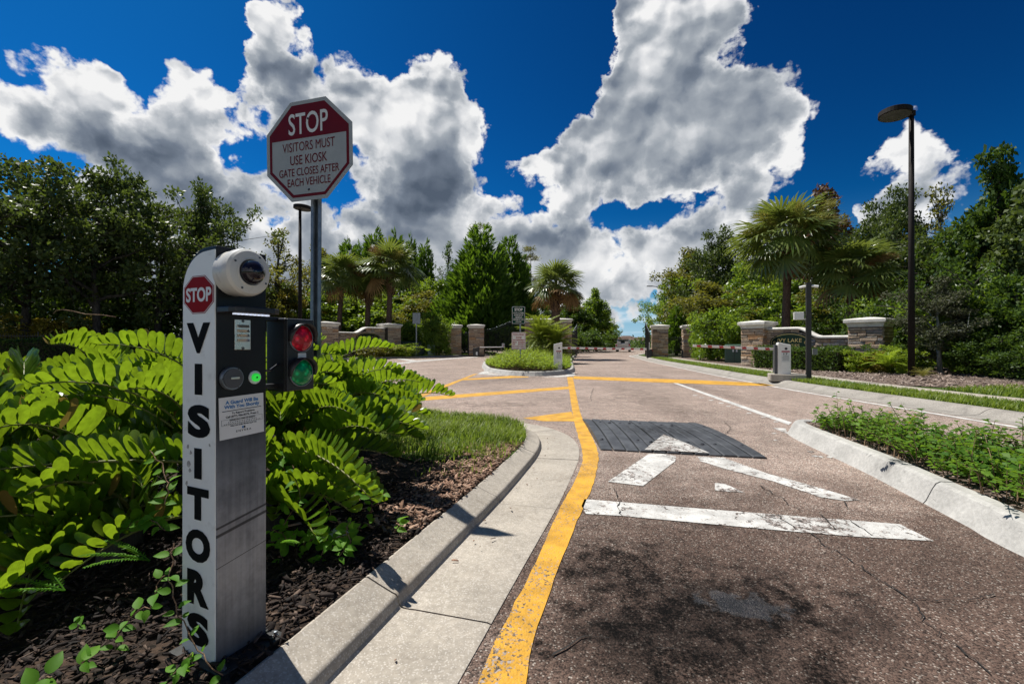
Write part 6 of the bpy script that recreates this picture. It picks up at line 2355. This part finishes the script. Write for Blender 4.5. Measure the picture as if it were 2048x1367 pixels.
DG = 'pygmy date palms in front of the centre block'
rosette('date_palm', 'bushy date palm, left of the two in front of the centre block', 'palm', DG, (1082 - 1024) / F * 26, 26, .13, DATES, 64, 1.25, 1.15, el1=-35, seed=1, trunk=.10)
rosette('date_palm', 'bushy date palm, right and lower of the two in front of the centre block', 'palm', DG, (1112 - 1024) / F * 25.5, 25.5, .13, DATES, 54, 1.05, .85, el1=-35, seed=2, trunk=.09)
SCY = 'low fan plants under the right hedge'
SAGO = [pinnate(20 + i, .7, 30, .16, .02, .45, 'cover_leaf', .5) for i in range(2)]
rosette('cycad_bush', 'low feathery cycad between the yellow shrubs and the tall lamp', 'cycad', None, (1775 - 1024) / F * 14.6, 14.6, .1, SAGO, 18, 1.0, .25, 70, 8, 3)
rosette('grass_tuft', 'pale dry grass tuft at the foot of the tall lamp pole', 'grass tuft', None, (1846 - 1024) / F * 13.2, 13.2, .1, [pinnate(30, .45, 8, .2, .012, .3, 'palm_seed', .7)], 22, .8, .02, 85, 20, 4)


# ------------------------------------------------------------------ clipped hedges
def hedge(label, a, b, w, h, z0, n, leaf, L, group=None):
    a, b = Vector((a[0], a[1], 0)), Vector((b[0], b[1], 0))
    ln = (b - a).length
    e = empty('hedge', (a.x, a.y, z0), math.atan2(b.y - a.y, b.x - a.x), label, 'hedge', group)
    P_ = np.stack([nr.uniform(0, ln, n), nr.uniform(-w / 2, w / 2, n), nr.uniform(.02, h, n)], 1)
    face = nr.integers(0, 4, n)
    P_[face == 0, 2] = h
    P_[face == 1, 1] = -w / 2
    P_[face == 2, 1] = w / 2
    P_ += nr.normal(size=(n, 3)) * .035
    P_[:, 2] += .05 * np.sin(P_[:, 0] * 2.3) * (face == 0) + .03 * np.sin(P_[:, 0] * 7.1)
    V, Q = leaf_quads(P_, rdir(n) + np.array([0, 0, .5]), rdir(n) + np.array([0, -.4, .5]), L * nr.uniform(.7, 1.2, n), L * .55)
    inst('foliage', np_mesh('foliage', V, Q, M_[leaf]), e)
    MB().box((ln / 2, 0, h * .45), (ln - .06, w - .14, h * .88)).build('twigs', M_['leaf_litter'], e)
    return e


def wp(px, Y):
    return ((px - 1024) / F * Y, Y)


hedge('clipped dark green hedge in front of the right name wall', wp(1520, 19.0), wp(1692, 15.9), .9, .80, .09, 7500, 'dark_leaf', .085)
hedge('long clipped dark hedge beyond the left road', (-42, 18.2), (-15.2, 31.8), 1.2, 1.18, .13, 15000, 'dark_leaf', .13)

# ------------------------------------------------------------------ cycads with their big leaflets
def leaflet_mesh(seed, twist=0.0):
    """obovate leathery leaflet along +Y, face +Z, slightly cupped"""
    r = random.Random(seed)
    rows = [(0.0, .14), (.08, .30), (.26, .72), (.52, .97), (.78, 1.0), (.93, .74), (1.0, .24)]
    b = MB()
    vs = []
    for (t, w) in rows:
        bend = -.10 * t * t + .03 * math.sin(t * 3)
        for u in (-1, -.5, 0, .5, 1):
            x = u * w * .5
            vs.append((x + .02 * math.sin(t * 2.5), t, bend + .16 * (x ** 2) * 2.0 + .012 * (1 if u in (-.5, .5) else 0)))
    fs = [(i * 5 + k, i * 5 + k + 1, i * 5 + 6 + k, i * 5 + 5 + k) for i in range(len(rows) - 1) for k in range(4)]
    b.add(vs, fs)
    return b.mesh('leaflet', M_['cycad_leaf'], True)


LEAF = [leaflet_mesh(i) for i in range(2)]


def frond_obj(plant, path, pairs, ll, lw, vee, r, t0=.16, roll=0.0):
    """one arching frond: a stalk with its leaflets as sub-parts; path in the plant's own space"""
    n = len(path) - 1
    fr = MB().tube(path, [.0065 * (1 - .75 * i / n) + .0012 for i in range(n + 1)], 6).build('frond', M_['cycad_stalk'], plant, smooth=True)
    for i in range(pairs):
        t = t0 + (1 - t0) * i / (pairs - 1) * .99
        q = t * n
        k = min(n - 1, int(q))
        p = path[k].lerp(path[k + 1], q - k)
        tg = (path[k + 1] - path[k]).normalized()
        side = tg.cross(Vector((0, 0, 1)))
        side = side.normalized() if side.length > 1e-3 else Vector((1, 0, 0))
        up = side.cross(tg).normalized()
        f = i / (pairs - 1)
        size = (.62 + .38 * math.sin(math.pi * min(1, .2 + f * .8))) * (1 - .32 * max(0, f - .75) / .25)
        for s in (-1, 1):
            v = vee + r.gauss(0, .07) + roll * s
            d = (side * s * math.cos(v) + up * math.sin(v)).normalized()
            fwd = .28 + .75 * f ** 3 + r.gauss(0, .05)
            d = (d + tg * fwd).normalized()
            nn = tg.cross(d).normalized() * s
            nn = (Matrix.Rotation(s * (.30 + r.gauss(0, .12)), 3, d) @ nn)
            L = ll * size * r.uniform(.92, 1.08)
            W = lw * (.8 + .2 * size) * r.uniform(.9, 1.1)
            x = d.cross(nn).normalized()
            M = Matrix.Identity(4)
            for a in range(3):
                M[a][0], M[a][1], M[a][2] = x[a] * W, d[a] * L, nn[a] * W
            M.translation = p
            lo = inst('leaflet', r.choice(LEAF), fr, M)
            if r.random() < .02:
                lo.material_slots[0].link = 'OBJECT'
                lo.material_slots[0].material = M_['cycad_dry']
    return fr


def arch(base, az, el, L, bend, n=10):
    """stalk leaving base at azimuth az and elevation el, curving down as it goes"""
    pts = [Vector(base)]
    e = el
    for i in range(n):
        d = Vector((math.cos(az) * math.cos(e), math.sin(az) * math.cos(e), math.sin(e)))
        pts.append(pts[-1] + d * L / n)
        e -= bend / n * (0.6 + .8 * i / n)
    return pts


CG = 'cycads behind the visitor kiosk'


def cycad(label, x, y, n, L, seed, az0=0, az1=360, el=(28, 72), ll=.155, lw=.047, heroes=(), z=.10, hs=.2):
    r = random.Random(seed)
    e = empty('cycad', (x, y, z), 0, label, 'cycad', CG)
    MB().lathe([(0, hs * .7), (.03, hs * .7 - .02), (.045, hs * .4), (.05, -.05)], 10).build('stem', M_['oak_bark'], e)
    for i in range(n):
        az = R(az0 + (az1 - az0) * (i + r.uniform(.2, .8)) / n)
        ee = R(r.uniform(*el))
        ln = L * r.uniform(.85, 1.15)
        frond_obj(e, arch((0, 0, hs - .03), az, ee, ln, R(46) + ee * .55), max(12, int(ln * .84 / .037)), ll, lw, R(60), r)
    for (p0, p1, ar) in heroes:
        o = Vector((x, y, z))
        a, b = p0 - o, p1 - o
        c = a.lerp(b, .5) + Vector((0, 0, ar * 2))
        path = [(a * (1 - t) ** 2 + c * 2 * t * (1 - t) + b * t * t) for t in [k / 10 for k in range(11)]]
        frond_obj(e, path, max(10, int((b - a).length / .036)), ll * .86, lw * .86, R(66), r, .05)
    return e


cycad('cycad left of the call post with long level frond across the lower left', -1.98, 2.32, 4, .80, 1, 60, 300, (40, 70), heroes=(
    (P(470, 930, 2.05), P(-75, 948, 1.78), .035), (P(380, 1030, 2.05), P(112, 1168, 1.60), .05), (P(240, 990, 2.1), P(70, 1112, 1.72), .05)), hs=.22)
cycad('cycad right of the call post spreading over the kerb side mulch', -1.52, 3.0, 7, .84, 2, -110, 110, (14, 60), hs=.30)
cycad('cycad directly behind the call post and signal', -1.85, 3.0, 7, .85, 3, 0, 360, (34, 74), hs=.42)
cycad('cycad at the left edge of the photo', -2.95, 2.75, 7, .85, 4, 0, 360, (22, 70), hs=.36)
cycad('tall cycad whose fronds rise left of the white panel', -2.12, 3.10, 7, .84, 5, 0, 360, (34, 74), hs=.46)
cycad('cycad behind the octagonal sign post by the grass', -1.50, 3.75, 7, .86, 6, -110, 170, (24, 66), hs=.36)
cycad('cycad far left in the second row', -3.5, 3.6, 7, .95, 7, 0, 360, (30, 72), hs=.42)
cycad('low cycad between kiosk and sign post with drooping fronds', -1.38, 2.52, 6, .68, 8, -80, 110, (10, 50), heroes=((P(575, 900, 2.35), P(745, 1000, 1.98), .06),), hs=.24)
cycad('cycad in the middle of the bed left of the post', -2.45, 2.55, 7, .82, 9, 0, 360, (26, 72), hs=.36)
cycad('cycad filling the bed between the call post and the grass', -1.32, 3.3, 7, .72, 10, -140, 140, (12, 56), hs=.28)
cycad('cycad close behind the white panel', -1.68, 2.5, 7, .78, 12, 20, 340, (30, 74), hs=.34)
cycad('cycad in the back row above the signal', -1.80, 3.75, 7, .92, 13, 0, 360, (36, 74), hs=.46)
cycad('cycad between the two left rows with crossing fronds', -2.75, 3.2, 7, .90, 14, 0, 360, (26, 74), hs=.42)
cycad('small cycad low beside the post on the road side', -1.28, 2.85, 7, .66, 15, -100, 100, (10, 54), hs=.26)
cycad('cycad left of the long level frond, close to the edge', -2.5, 2.15, 6, .72, 16, 80, 330, (20, 66), hs=.28)
cycad('cycad at the far end of the bed next to the lawn', -1.30, 3.95, 7, .74, 17, -140, 160, (20, 64), hs=.28)
cycad('cycad squeezed between post and white panel plants', -1.60, 2.75, 7, .72, 21, 0, 360, (20, 72), hs=.26)
cycad('cycad under the tall one on its right side', -2.0, 2.78, 7, .80, 22, 0, 360, (24, 76), hs=.32)
cycad('cycad under the tall one on its left side', -2.55, 2.9, 7, .80, 23, 0, 360, (24, 76), hs=.34)
cycad('cycad in front of the edge plant on the left', -2.8, 2.4, 7, .78, 24, 0, 360, (20, 70), hs=.28)
cycad('cycad low in the second row behind the signal', -1.55, 3.4, 7, .80, 25, 0, 360, (18, 70), hs=.30)
cycad('cycad nearest the post on the left, half hidden by it', -1.80, 2.15, 6, .62, 26, 60, 330, (20, 64), hs=.20)
cycad('cycad low in the second row on the left', -3.2, 3.1, 7, .85, 27, 0, 360, (24, 72), hs=.36)
cycad('cycad at the back of the bed before the lawn', -1.65, 4.2, 7, .80, 28, 0, 360, (24, 70), hs=.34)
cycad('cycad low at the front left over the dark mulch', -1.75, 1.98, 6, .60, 31, 100, 300, (6, 46), hs=.16)
cycad('cycad low in the shade below the long level frond', -2.05, 2.05, 6, .66, 32, 120, 330, (4, 42), hs=.16)
cycad('cycad low at the very left edge', -2.45, 2.35, 6, .70, 33, 160, 350, (8, 50), hs=.20)
cycad('cycad low right of the post, hanging towards the kerb', -1.22, 2.30, 6, .52, 34, -90, 80, (4, 44), hs=.18)
cycad('cycad in the third row between the tall one and the signal', -2.1, 3.6, 7, .92, 18, 0, 360, (30, 74), hs=.48)


# ------------------------------------------------------------------ creepers and small ferns
def heart_mesh(seed):
    b = MB()
    rows = [(0, .12), (.06, .52), (.2, .86), (.4, 1.0), (.62, .78), (.82, .40), (1.0, .03)]
    vs = []
    for t, w in rows:
        for u in (-1, 0, 1):
            vs.append((u * w * .5, t, -.22 * t * t + (.10 * abs(u) * w)))
    b.add(vs, [(i * 3 + k, i * 3 + k + 1, i * 3 + 4 + k, i * 3 + 3 + k) for i in range(len(rows) - 1) for k in range(2)])
    return b.mesh('leaf', M_['creeper_leaf'], True)


HEART = heart_mesh(0)


def creeper(label, pts, nleaf, size, seed, group='creepers around the kiosk foot'):
    r = random.Random(seed)
    o = pts[0]
    e = empty('creeper', o, 0, label, 'creeper', group)
    path = []
    q = [p - o for p in pts]
    for i in range(len(q) - 1):
        for k in range(5):
            t = k / 5
            p = q[i].lerp(q[i + 1], t) + Vector((r.gauss(0, .004), r.gauss(0, .004), r.gauss(0, .003) + .012 * math.sin(t * math.pi)))
            path.append(p)
    path.append(q[-1])
    MB().tube(path, [.0018] * len(path), 5).build('stem', M_['boot_fibre'], e)
    for i in range(nleaf):
        t = (i // 2 + r.random() * .3) / max(1, nleaf // 2) * (len(path) - 1)
        k = min(len(path) - 2, int(t))
        p = path[k].lerp(path[k + 1], t - k)
        tg = (path[k + 1] - path[k]).normalized()
        s = 1 if i % 2 else -1
        d = (tg.cross(Vector((0, -.25, 1))).normalized() * s + tg * r.uniform(.1, .7) + Vector((r.gauss(0, .25), r.gauss(0, .25) - .2, r.gauss(-.05, .25)))).normalized()
        nn = Vector((r.gauss(0, .3), -.55 + r.gauss(0, .3), .9))
        x = d.cross(nn).normalized()
        nn = x.cross(d)
        L = size * r.uniform(.6, 1.15)
        M = Matrix.Identity(4)
        for a in range(3):
            M[a][0], M[a][1], M[a][2] = x[a] * L * .62, d[a] * L, nn[a] * L
        M.translation = p + d * .006
        inst('leaf', HEART, e, M)
    return e


creeper('creeper climbing at the left foot of the white panel', [P(440, 1352, 1.27), P(385, 1290, 1.30), P(352, 1225, 1.33), P(338, 1160, 1.36), P(348, 1085, 1.42)], 16, .040, 1)
creeper('creeper trailing over the mulch left of the white panel', [P(225, 1300, 1.36), P(250, 1250, 1.38), P(300, 1210, 1.38), P(330, 1150, 1.40)], 16, .042, 2)
creeper('small creeper seedling below the white panel at the lower edge', [P(330, 1362, 1.25), P(365, 1340, 1.25), P(385, 1305, 1.27)], 10, .04, 3)
creeper('pale seedling with two large leaves near the lower edge', [P(165, 1338, 1.27), P(168, 1325, 1.27)], 4, .055, 4)
creeper('pale seedling cut by the lower edge', [P(80, 1372, 1.22), P(105, 1352, 1.22)], 4, .06, 5)
creeper('tiny seedling on the dark mulch left of the creepers', [P(160, 1250, 1.42), P(160, 1232, 1.42)], 4, .03, 6)
for i, (pts, n, lb) in enumerate((([P(565, 1120, 2.0), P(560, 1060, 2.05), P(600, 1000, 2.1), P(585, 930, 2.2)], 22, 'leafy creeper under the fronds directly right of the post'),
                                  ([P(640, 1125, 2.0), P(650, 1090, 2.0), P(690, 1075, 2.0), P(700, 1040, 2.05)], 22, 'leafy creeper hanging over the mulch right of the post'),
                                  ([P(600, 1110, 2.05), P(625, 1060, 2.05), P(660, 1030, 2.1), P(640, 980, 2.2)], 20, 'creeper between the two others right of the post'),
                                  ([P(735, 1050, 2.3), P(745, 1005, 2.3), P(775, 985, 2.35)], 10, 'short creeper near the kerb under the fronds'),
                                  ([P(790, 1062, 2.25), P(797, 1040, 2.25)], 5, 'tiny green seedling in the mulch beside the kerb'),
                                  ([P(330, 1010, 1.7), P(335, 960, 1.75), P(300, 900, 1.85)], 10, 'dark creeper behind the left edge of the white panel'))):
    creeper(lb, pts, n, .048, 20 + i)
more = (([P(560, 1010, 2.15), P(590, 985, 2.2), P(620, 960, 2.25)], 'creeper tuft high under the fronds by the post'), ([P(545, 1060, 2.0), P(575, 1080, 2.0), P(600, 1065, 2.05)], 'creeper tuft close to the post'),
        ([P(660, 1000, 2.2), P(690, 985, 2.25), P(720, 1000, 2.2)], 'creeper tuft under the drooping frond'), ([P(610, 1095, 2.0), P(640, 1070, 2.0), P(665, 1095, 1.98)], 'creeper tuft in front of the wrapper'),
        ([P(680, 1110, 1.95), P(700, 1085, 2.0), P(690, 1050, 2.05)], 'creeper tuft right of the wrapper'), ([P(575, 960, 2.25), P(560, 920, 2.3), P(590, 900, 2.35)], 'creeper tuft beside the middle of the post'),
        ([P(90, 1000, 2.0), P(150, 985, 2.0), P(200, 1000, 2.0)], 'creeper tuft in the shade at the far left'), ([P(250, 1060, 1.75), P(290, 1040, 1.8), P(330, 1060, 1.75)], 'creeper tuft in the shade left of the white panel'))
for i, (pts, lb) in enumerate(more):
    creeper(lb, pts, 26, .05, 60 + i)
gl = [p for p in FLOW_L if -.5 < p.y < 5.2]
litter_pts = []
for _ in range(90):
    q = rnd.choice(gl)
    litter_pts.append((q.x + abs(rnd.gauss(0, .10)) + .02, q.y + rnd.uniform(-.1, .1)))
SW = [pinnate(50 + i, .24, 20, .022, .006, .1, 'creeper_leaf', .25) for i in range(2)]
for i, (p, az, lb) in enumerate(((P(130, 1180, 1.55), 195, 'small sword fern frond low on the left mulch'), (P(548, 1090, 1.95), -75, 'small sword fern in the shade right of the post'), (P(300, 1120, 1.7), 210, 'small sword fern left of the white panel'))):
    e = empty('sword_fern', p, 0, lb, 'fern', 'small sword ferns')
    for k in range(3):
        a = R(az + (k - 1) * 38)
        d = Vector((math.cos(a), math.sin(a), .25)).normalized()
        s = d.cross(Vector((0, 0, 1))).normalized()
        inst('frond', SW[k % 2], e, frame(s, d, s.cross(d), (0, 0, 0)))
vt = empty('vine_tendril', P(232, 634, 2.9), 0, 'thin reddish vine tendril waving above the left cycads', 'vine')
MB().tube([P(px, py, 2.9) - P(232, 634, 2.9) for px, py in ((232, 634), (205, 630), (170, 628), (145, 622), (125, 619), (112, 621), (107, 627))], .0035, 5).build('stem', M_['boot_fibre'], vt)
lt = MB()
for i in range(9):
    a = i * .7
    lt.poly([(rnd.gauss(0, .03), rnd.gauss(0, .03), rnd.uniform(0, .04)) for _ in range(4)])
lt = lt.build('crumpled_wrapper', M_['litter_white'])
lt.location = G(672, 1074, .16)
tag(lt, 'crumpled white plastic wrapper on the mulch under the creepers', 'litter')


# ------------------------------------------------------------------ mulch chips, grass, ground cover
def scatter(poly, n, x0, x1, y0, y1, dens=None):
    out = []
    tries = 0
    while len(out) < n and tries < n * 30:
        tries += 1
        x, y = rnd.uniform(x0, x1), rnd.uniform(y0, y1)
        if inside(poly, x, y) and (dens is None or rnd.random() < dens(x, y)):
            out.append((x, y))
    return np.array(out)


def chips(name, pts, z, mat, l0, l1, label, w=.35, th=.2, tilt=.35):
    n = len(pts)
    L = nr.uniform(l0, l1, n) * nr.uniform(.5, 1.3, n)
    W = L * nr.uniform(.09, w, n) + .003
    T = W * nr.uniform(.15, th + .2, n) + .001
    base = np.array([[-1, -1, -1], [1, -.7, -1], [1, .7, -1], [-1, 1, -1], [-.9, -.8, 1], [.8, -.5, 1], [.85, .6, 1], [-.8, .9, 1]]) * .5
    B = base[None] * np.stack([L, W, T], 1)[:, None, :] * nr.uniform(.75, 1.15, (n, 8, 3))
    a, t1, t2 = nr.uniform(0, 6.28, n), nr.normal(0, tilt, n), nr.normal(0, tilt, n)
    ca, sa = np.cos(a), np.sin(a)
    Rz = np.zeros((n, 3, 3)); Rz[:, 0, 0] = ca; Rz[:, 0, 1] = -sa; Rz[:, 1, 0] = sa; Rz[:, 1, 1] = ca; Rz[:, 2, 2] = 1
    Ry = np.zeros((n, 3, 3)); Ry[:, 0, 0] = np.cos(t1); Ry[:, 0, 2] = np.sin(t1); Ry[:, 1, 1] = 1; Ry[:, 2, 0] = -np.sin(t1); Ry[:, 2, 2] = np.cos(t1)
    Rx = np.zeros((n, 3, 3)); Rx[:, 0, 0] = 1; Rx[:, 1, 1] = np.cos(t2); Rx[:, 1, 2] = -np.sin(t2); Rx[:, 2, 1] = np.sin(t2); Rx[:, 2, 2] = np.cos(t2)
    V = np.einsum('nij,nkj->nki', Rz @ Ry @ Rx, B)
    V[:, :, 0] += pts[:, 0][:, None]
    V[:, :, 1] += pts[:, 1][:, None]
    V[:, :, 2] += (z + nr.uniform(.0, .02, n))[:, None]
    q = np.array([[3, 2, 1, 0], [4, 5, 6, 7], [0, 1, 5, 4], [1, 2, 6, 5], [2, 3, 7, 6], [3, 0, 4, 7]])
    Q = (q[None] + (np.arange(n) * 8)[:, None, None]).reshape(-1, 4)
    o = inst(name, np_mesh(name, V.reshape(-1, 3), Q, M_[mat]))
    return tag(o, label, None, None, 'stuff')


il = [(p.x, p.y) for p in offset_line(FLOW_L, 0.165)] + [(-45, -3)]
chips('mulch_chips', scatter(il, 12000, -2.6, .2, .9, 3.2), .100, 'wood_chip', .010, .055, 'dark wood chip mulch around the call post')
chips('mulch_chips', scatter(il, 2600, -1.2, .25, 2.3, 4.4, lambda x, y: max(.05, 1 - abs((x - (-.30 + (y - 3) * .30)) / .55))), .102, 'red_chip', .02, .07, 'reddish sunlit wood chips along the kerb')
chips('mulch_chips', scatter(MUL_R, 5200, 8.5, 17, 9.7, 21, lambda x, y: 1.0 if x < 13 else .5), .105, 'grey_chip', .05, .16, 'grey brown wood chip mulch beside the pavement')
ir = [(p.x, p.y) for p in ISL_R]
chips('mulch_chips', scatter(ir, 900, 2.5, 4.5, 1.5, 5.6), .133, 'grey_chip', .02, .07, 'wood chips in the tip of the right island')


chips('gutter_litter', np.array(litter_pts), .008, 'red_chip', .008, .03, 'bits of leaf and bark washed into the gutter')


def grass(name, pts, z, h0, h1, mat, label, w=.006, lean=.5):
    n = len(pts)
    hh = nr.uniform(h0, h1, n)
    a = nr.uniform(0, 6.28, n)
    d = np.stack([np.cos(a), np.sin(a), np.zeros(n)], 1)
    s = np.stack([-np.sin(a), np.cos(a), np.zeros(n)], 1)
    b = np.stack([pts[:, 0], pts[:, 1], np.full(n, z)], 1)
    ln = nr.uniform(.1, lean, n)[:, None] * hh[:, None]
    W = (w * nr.uniform(.6, 1.3, n))[:, None]
    m = b + d * ln * .35 + np.array([0, 0, 1]) * hh[:, None] * .6
    t = b + d * ln * 1.3 + np.array([0, 0, 1]) * hh[:, None] * .93
    V = np.stack([b - s * W, b + s * W, m + s * W * .8, m - s * W * .8, t + s * W * .12, t - s * W * .12], 1).reshape(-1, 3)
    Q = (np.array([[0, 1, 2, 3], [3, 2, 4, 5]])[None] + (np.arange(n) * 6)[:, None, None]).reshape(-1, 4)
    o = inst(name, np_mesh(name, V, Q, M_[mat]))
    return tag(o, label, None, None, 'stuff')


nose = [(p.x, p.y) for p in offset_line(FLOW_L, 0.15) if p.y > 3.7 and p.x > -2.3 and p.y < 8.5]
NOSE = nose + [(-3.4, 7.0), (-2.3, 5.4), (-1.5, 4.3), (-.80, 3.7), (-.2, 3.75)]
sheet('lawn', NOSE, .103, M_['turf'])
gd = lambda x, y: (.55 + .45 * math.sin(x * 6 + 1.3 * y) * math.sin(y * 5 - 2 * x)) * min(1, max(.12, ((y - 3.7) * .9 + (x + .4) * -.2)))
grass('grass', scatter(NOSE, 22000, -3.4, .3, 3.5, 8.4, gd), .103, .04, .12, 'grass_blade', 'green grass on the rounded nose of the left island', .0045, .9)
grass('grass', scatter(il, 420, -.75, .12, 3.2, 4.3, lambda x, y: .25 if y < 3.7 else .8), .10, .03, .09, 'grass_blade', 'thin grass tufts at the edge of the mulch', .004, .9)
vr = [(p.x, p.y) for p in offset_line(FLOW_R, -.30)]
vs_ = [(p.x, p.y) for p in offset_line(FLOW_R, -1.27)]
strip_poly = vr + vs_[::-1]
grass('grass', scatter(strip_poly, 21000, 6.9, 13, 5.2, 36, lambda x, y: min(1, 9 / y)), .085, .05, .12, 'grass_blade', 'grass strip between right kerb and pavement', .008, .8)
back = [(9.0, 5.0), (9.1, 9.7), (12.4, 10.6), (12.4, 9.0), (14, 5)]
grass('grass', scatter(back, 9000, 8.9, 14, 5, 10.6), .09, .05, .12, 'grass_blade', 'grass beyond the pavement at the right edge', .009, .8)
vf = [(p.x, p.y) for p in offset_line(FLOW_F, -.22)]
vf2 = [(p.x, p.y) for p in offset_line(FLOW_F, -1.9)]
grass('grass', scatter(vf + vf2[::-1], 6000, -34, -2, 10, 46), .135, .06, .13, 'grass_blade', 'grass strip along the far left kerb', .02, .7)


def ground_cover(name, pts, z, hfun, leaf, L, per, label, stem=True, flower=None):
    C, D, N, Ls = [], [], [], []
    st = MB()
    fl = []
    for (x, y) in pts:
        h = hfun(x, y) * rnd.uniform(.55, 1.12)
        lx, ly = rnd.gauss(0, .5) * h, rnd.gauss(0, .5) * h
        if stem:
            st.tube([(x, y, z), (x + lx * .4, y + ly * .4, z + h * .55), (x + lx, y + ly, z + h)], [.004, .003, .0015], 3, False)
        for k in range(per):
            t = 1 - .75 * (k / per) ** 1.1
            a = k * 1.571 + rnd.uniform(-.4, .4)
            C.append((x + lx * t * t + rnd.gauss(0, .006), y + ly * t * t + rnd.gauss(0, .006), z + h * t))
            D.append((math.cos(a), math.sin(a), rnd.uniform(-.15, .55)))
            N.append((rnd.gauss(0, .3), rnd.gauss(0, .3) - .1, 1.0))
            Ls.append(L * rnd.uniform(.6, 1.2) * (.65 if t > .97 else 1))
        if flower and rnd.random() < flower:
            fl.append((x + lx, y + ly, z + h + .012))
    Ls = np.array(Ls)
    V, Q = leaf_quads(np.array(C), np.array(D), np.array(N), Ls, Ls * .62, .14, .14)
    o = inst(name, np_mesh(name, V, Q, M_[leaf]))
    tag(o, label, None, None, 'stuff')
    if stem:
        st.build('stems', M_['boot_fibre'], o)['kind'] = 'stuff'
    if fl:
        c = np.repeat(np.array(fl), 9, 0)
        d = rdir(len(c))
        d[:, 2] = abs(d[:, 2]) * .4
        V, Q = leaf_quads(c + d * .004, d, rdir(len(c)) * .3 + np.array([0, 0, 1]), .012, .010)
        inst('flowers', np_mesh('flowers', V, Q, M_['orange_petal']), o)['kind'] = 'stuff'
    return o


def lant_h(x, y):
    w = 1 - abs((x - (3.05 + (y - 2.2) * .14)) / .95)
    lump = .72 + .38 * math.sin(x * 5.1 + y * 2.3) * math.sin(y * 4.3 - x * 1.7) + .16 * math.sin(x * 13 + y * 9)
    return .37 * lump * max(.3, min(1, w * 1.9)) * (1 if y < 4.4 else max(.25, 1 - (y - 4.4) * .75))


lp_ = [(p.x, p.y) for p in offset_line(RIS, 0.17, True)]
ground_cover('lantana_bed', scatter(lp_, 1000, 2.5, 4.5, 1.0, 5.15), .13, lant_h, 'lantana_leaf', .058, 14, 'lantana with small orange flowers filling the right kerbed island', True, .05)
mp = [(p.x, p.y) for p in offset_line(MID, 0.22, True)]
ground_cover('ground_cover', scatter(mp, 2600, -1.4, 4.5, 15.4, 27, lambda x, y: 1 if y < 21 else .6), .13, lambda x, y: .70 * max(.25, min(1, .25 + .8 * min(x + 1.15 if y > 17.5 else x + .9, 1.75 + (y - 16) * .2 - x))) * (.8 + .3 * math.sin(x * 3.1 + y * 1.3) * math.sin(y * 2.1 - x)), 'cover_leaf', .085, 11, 'yellow green ground cover filling the middle island')
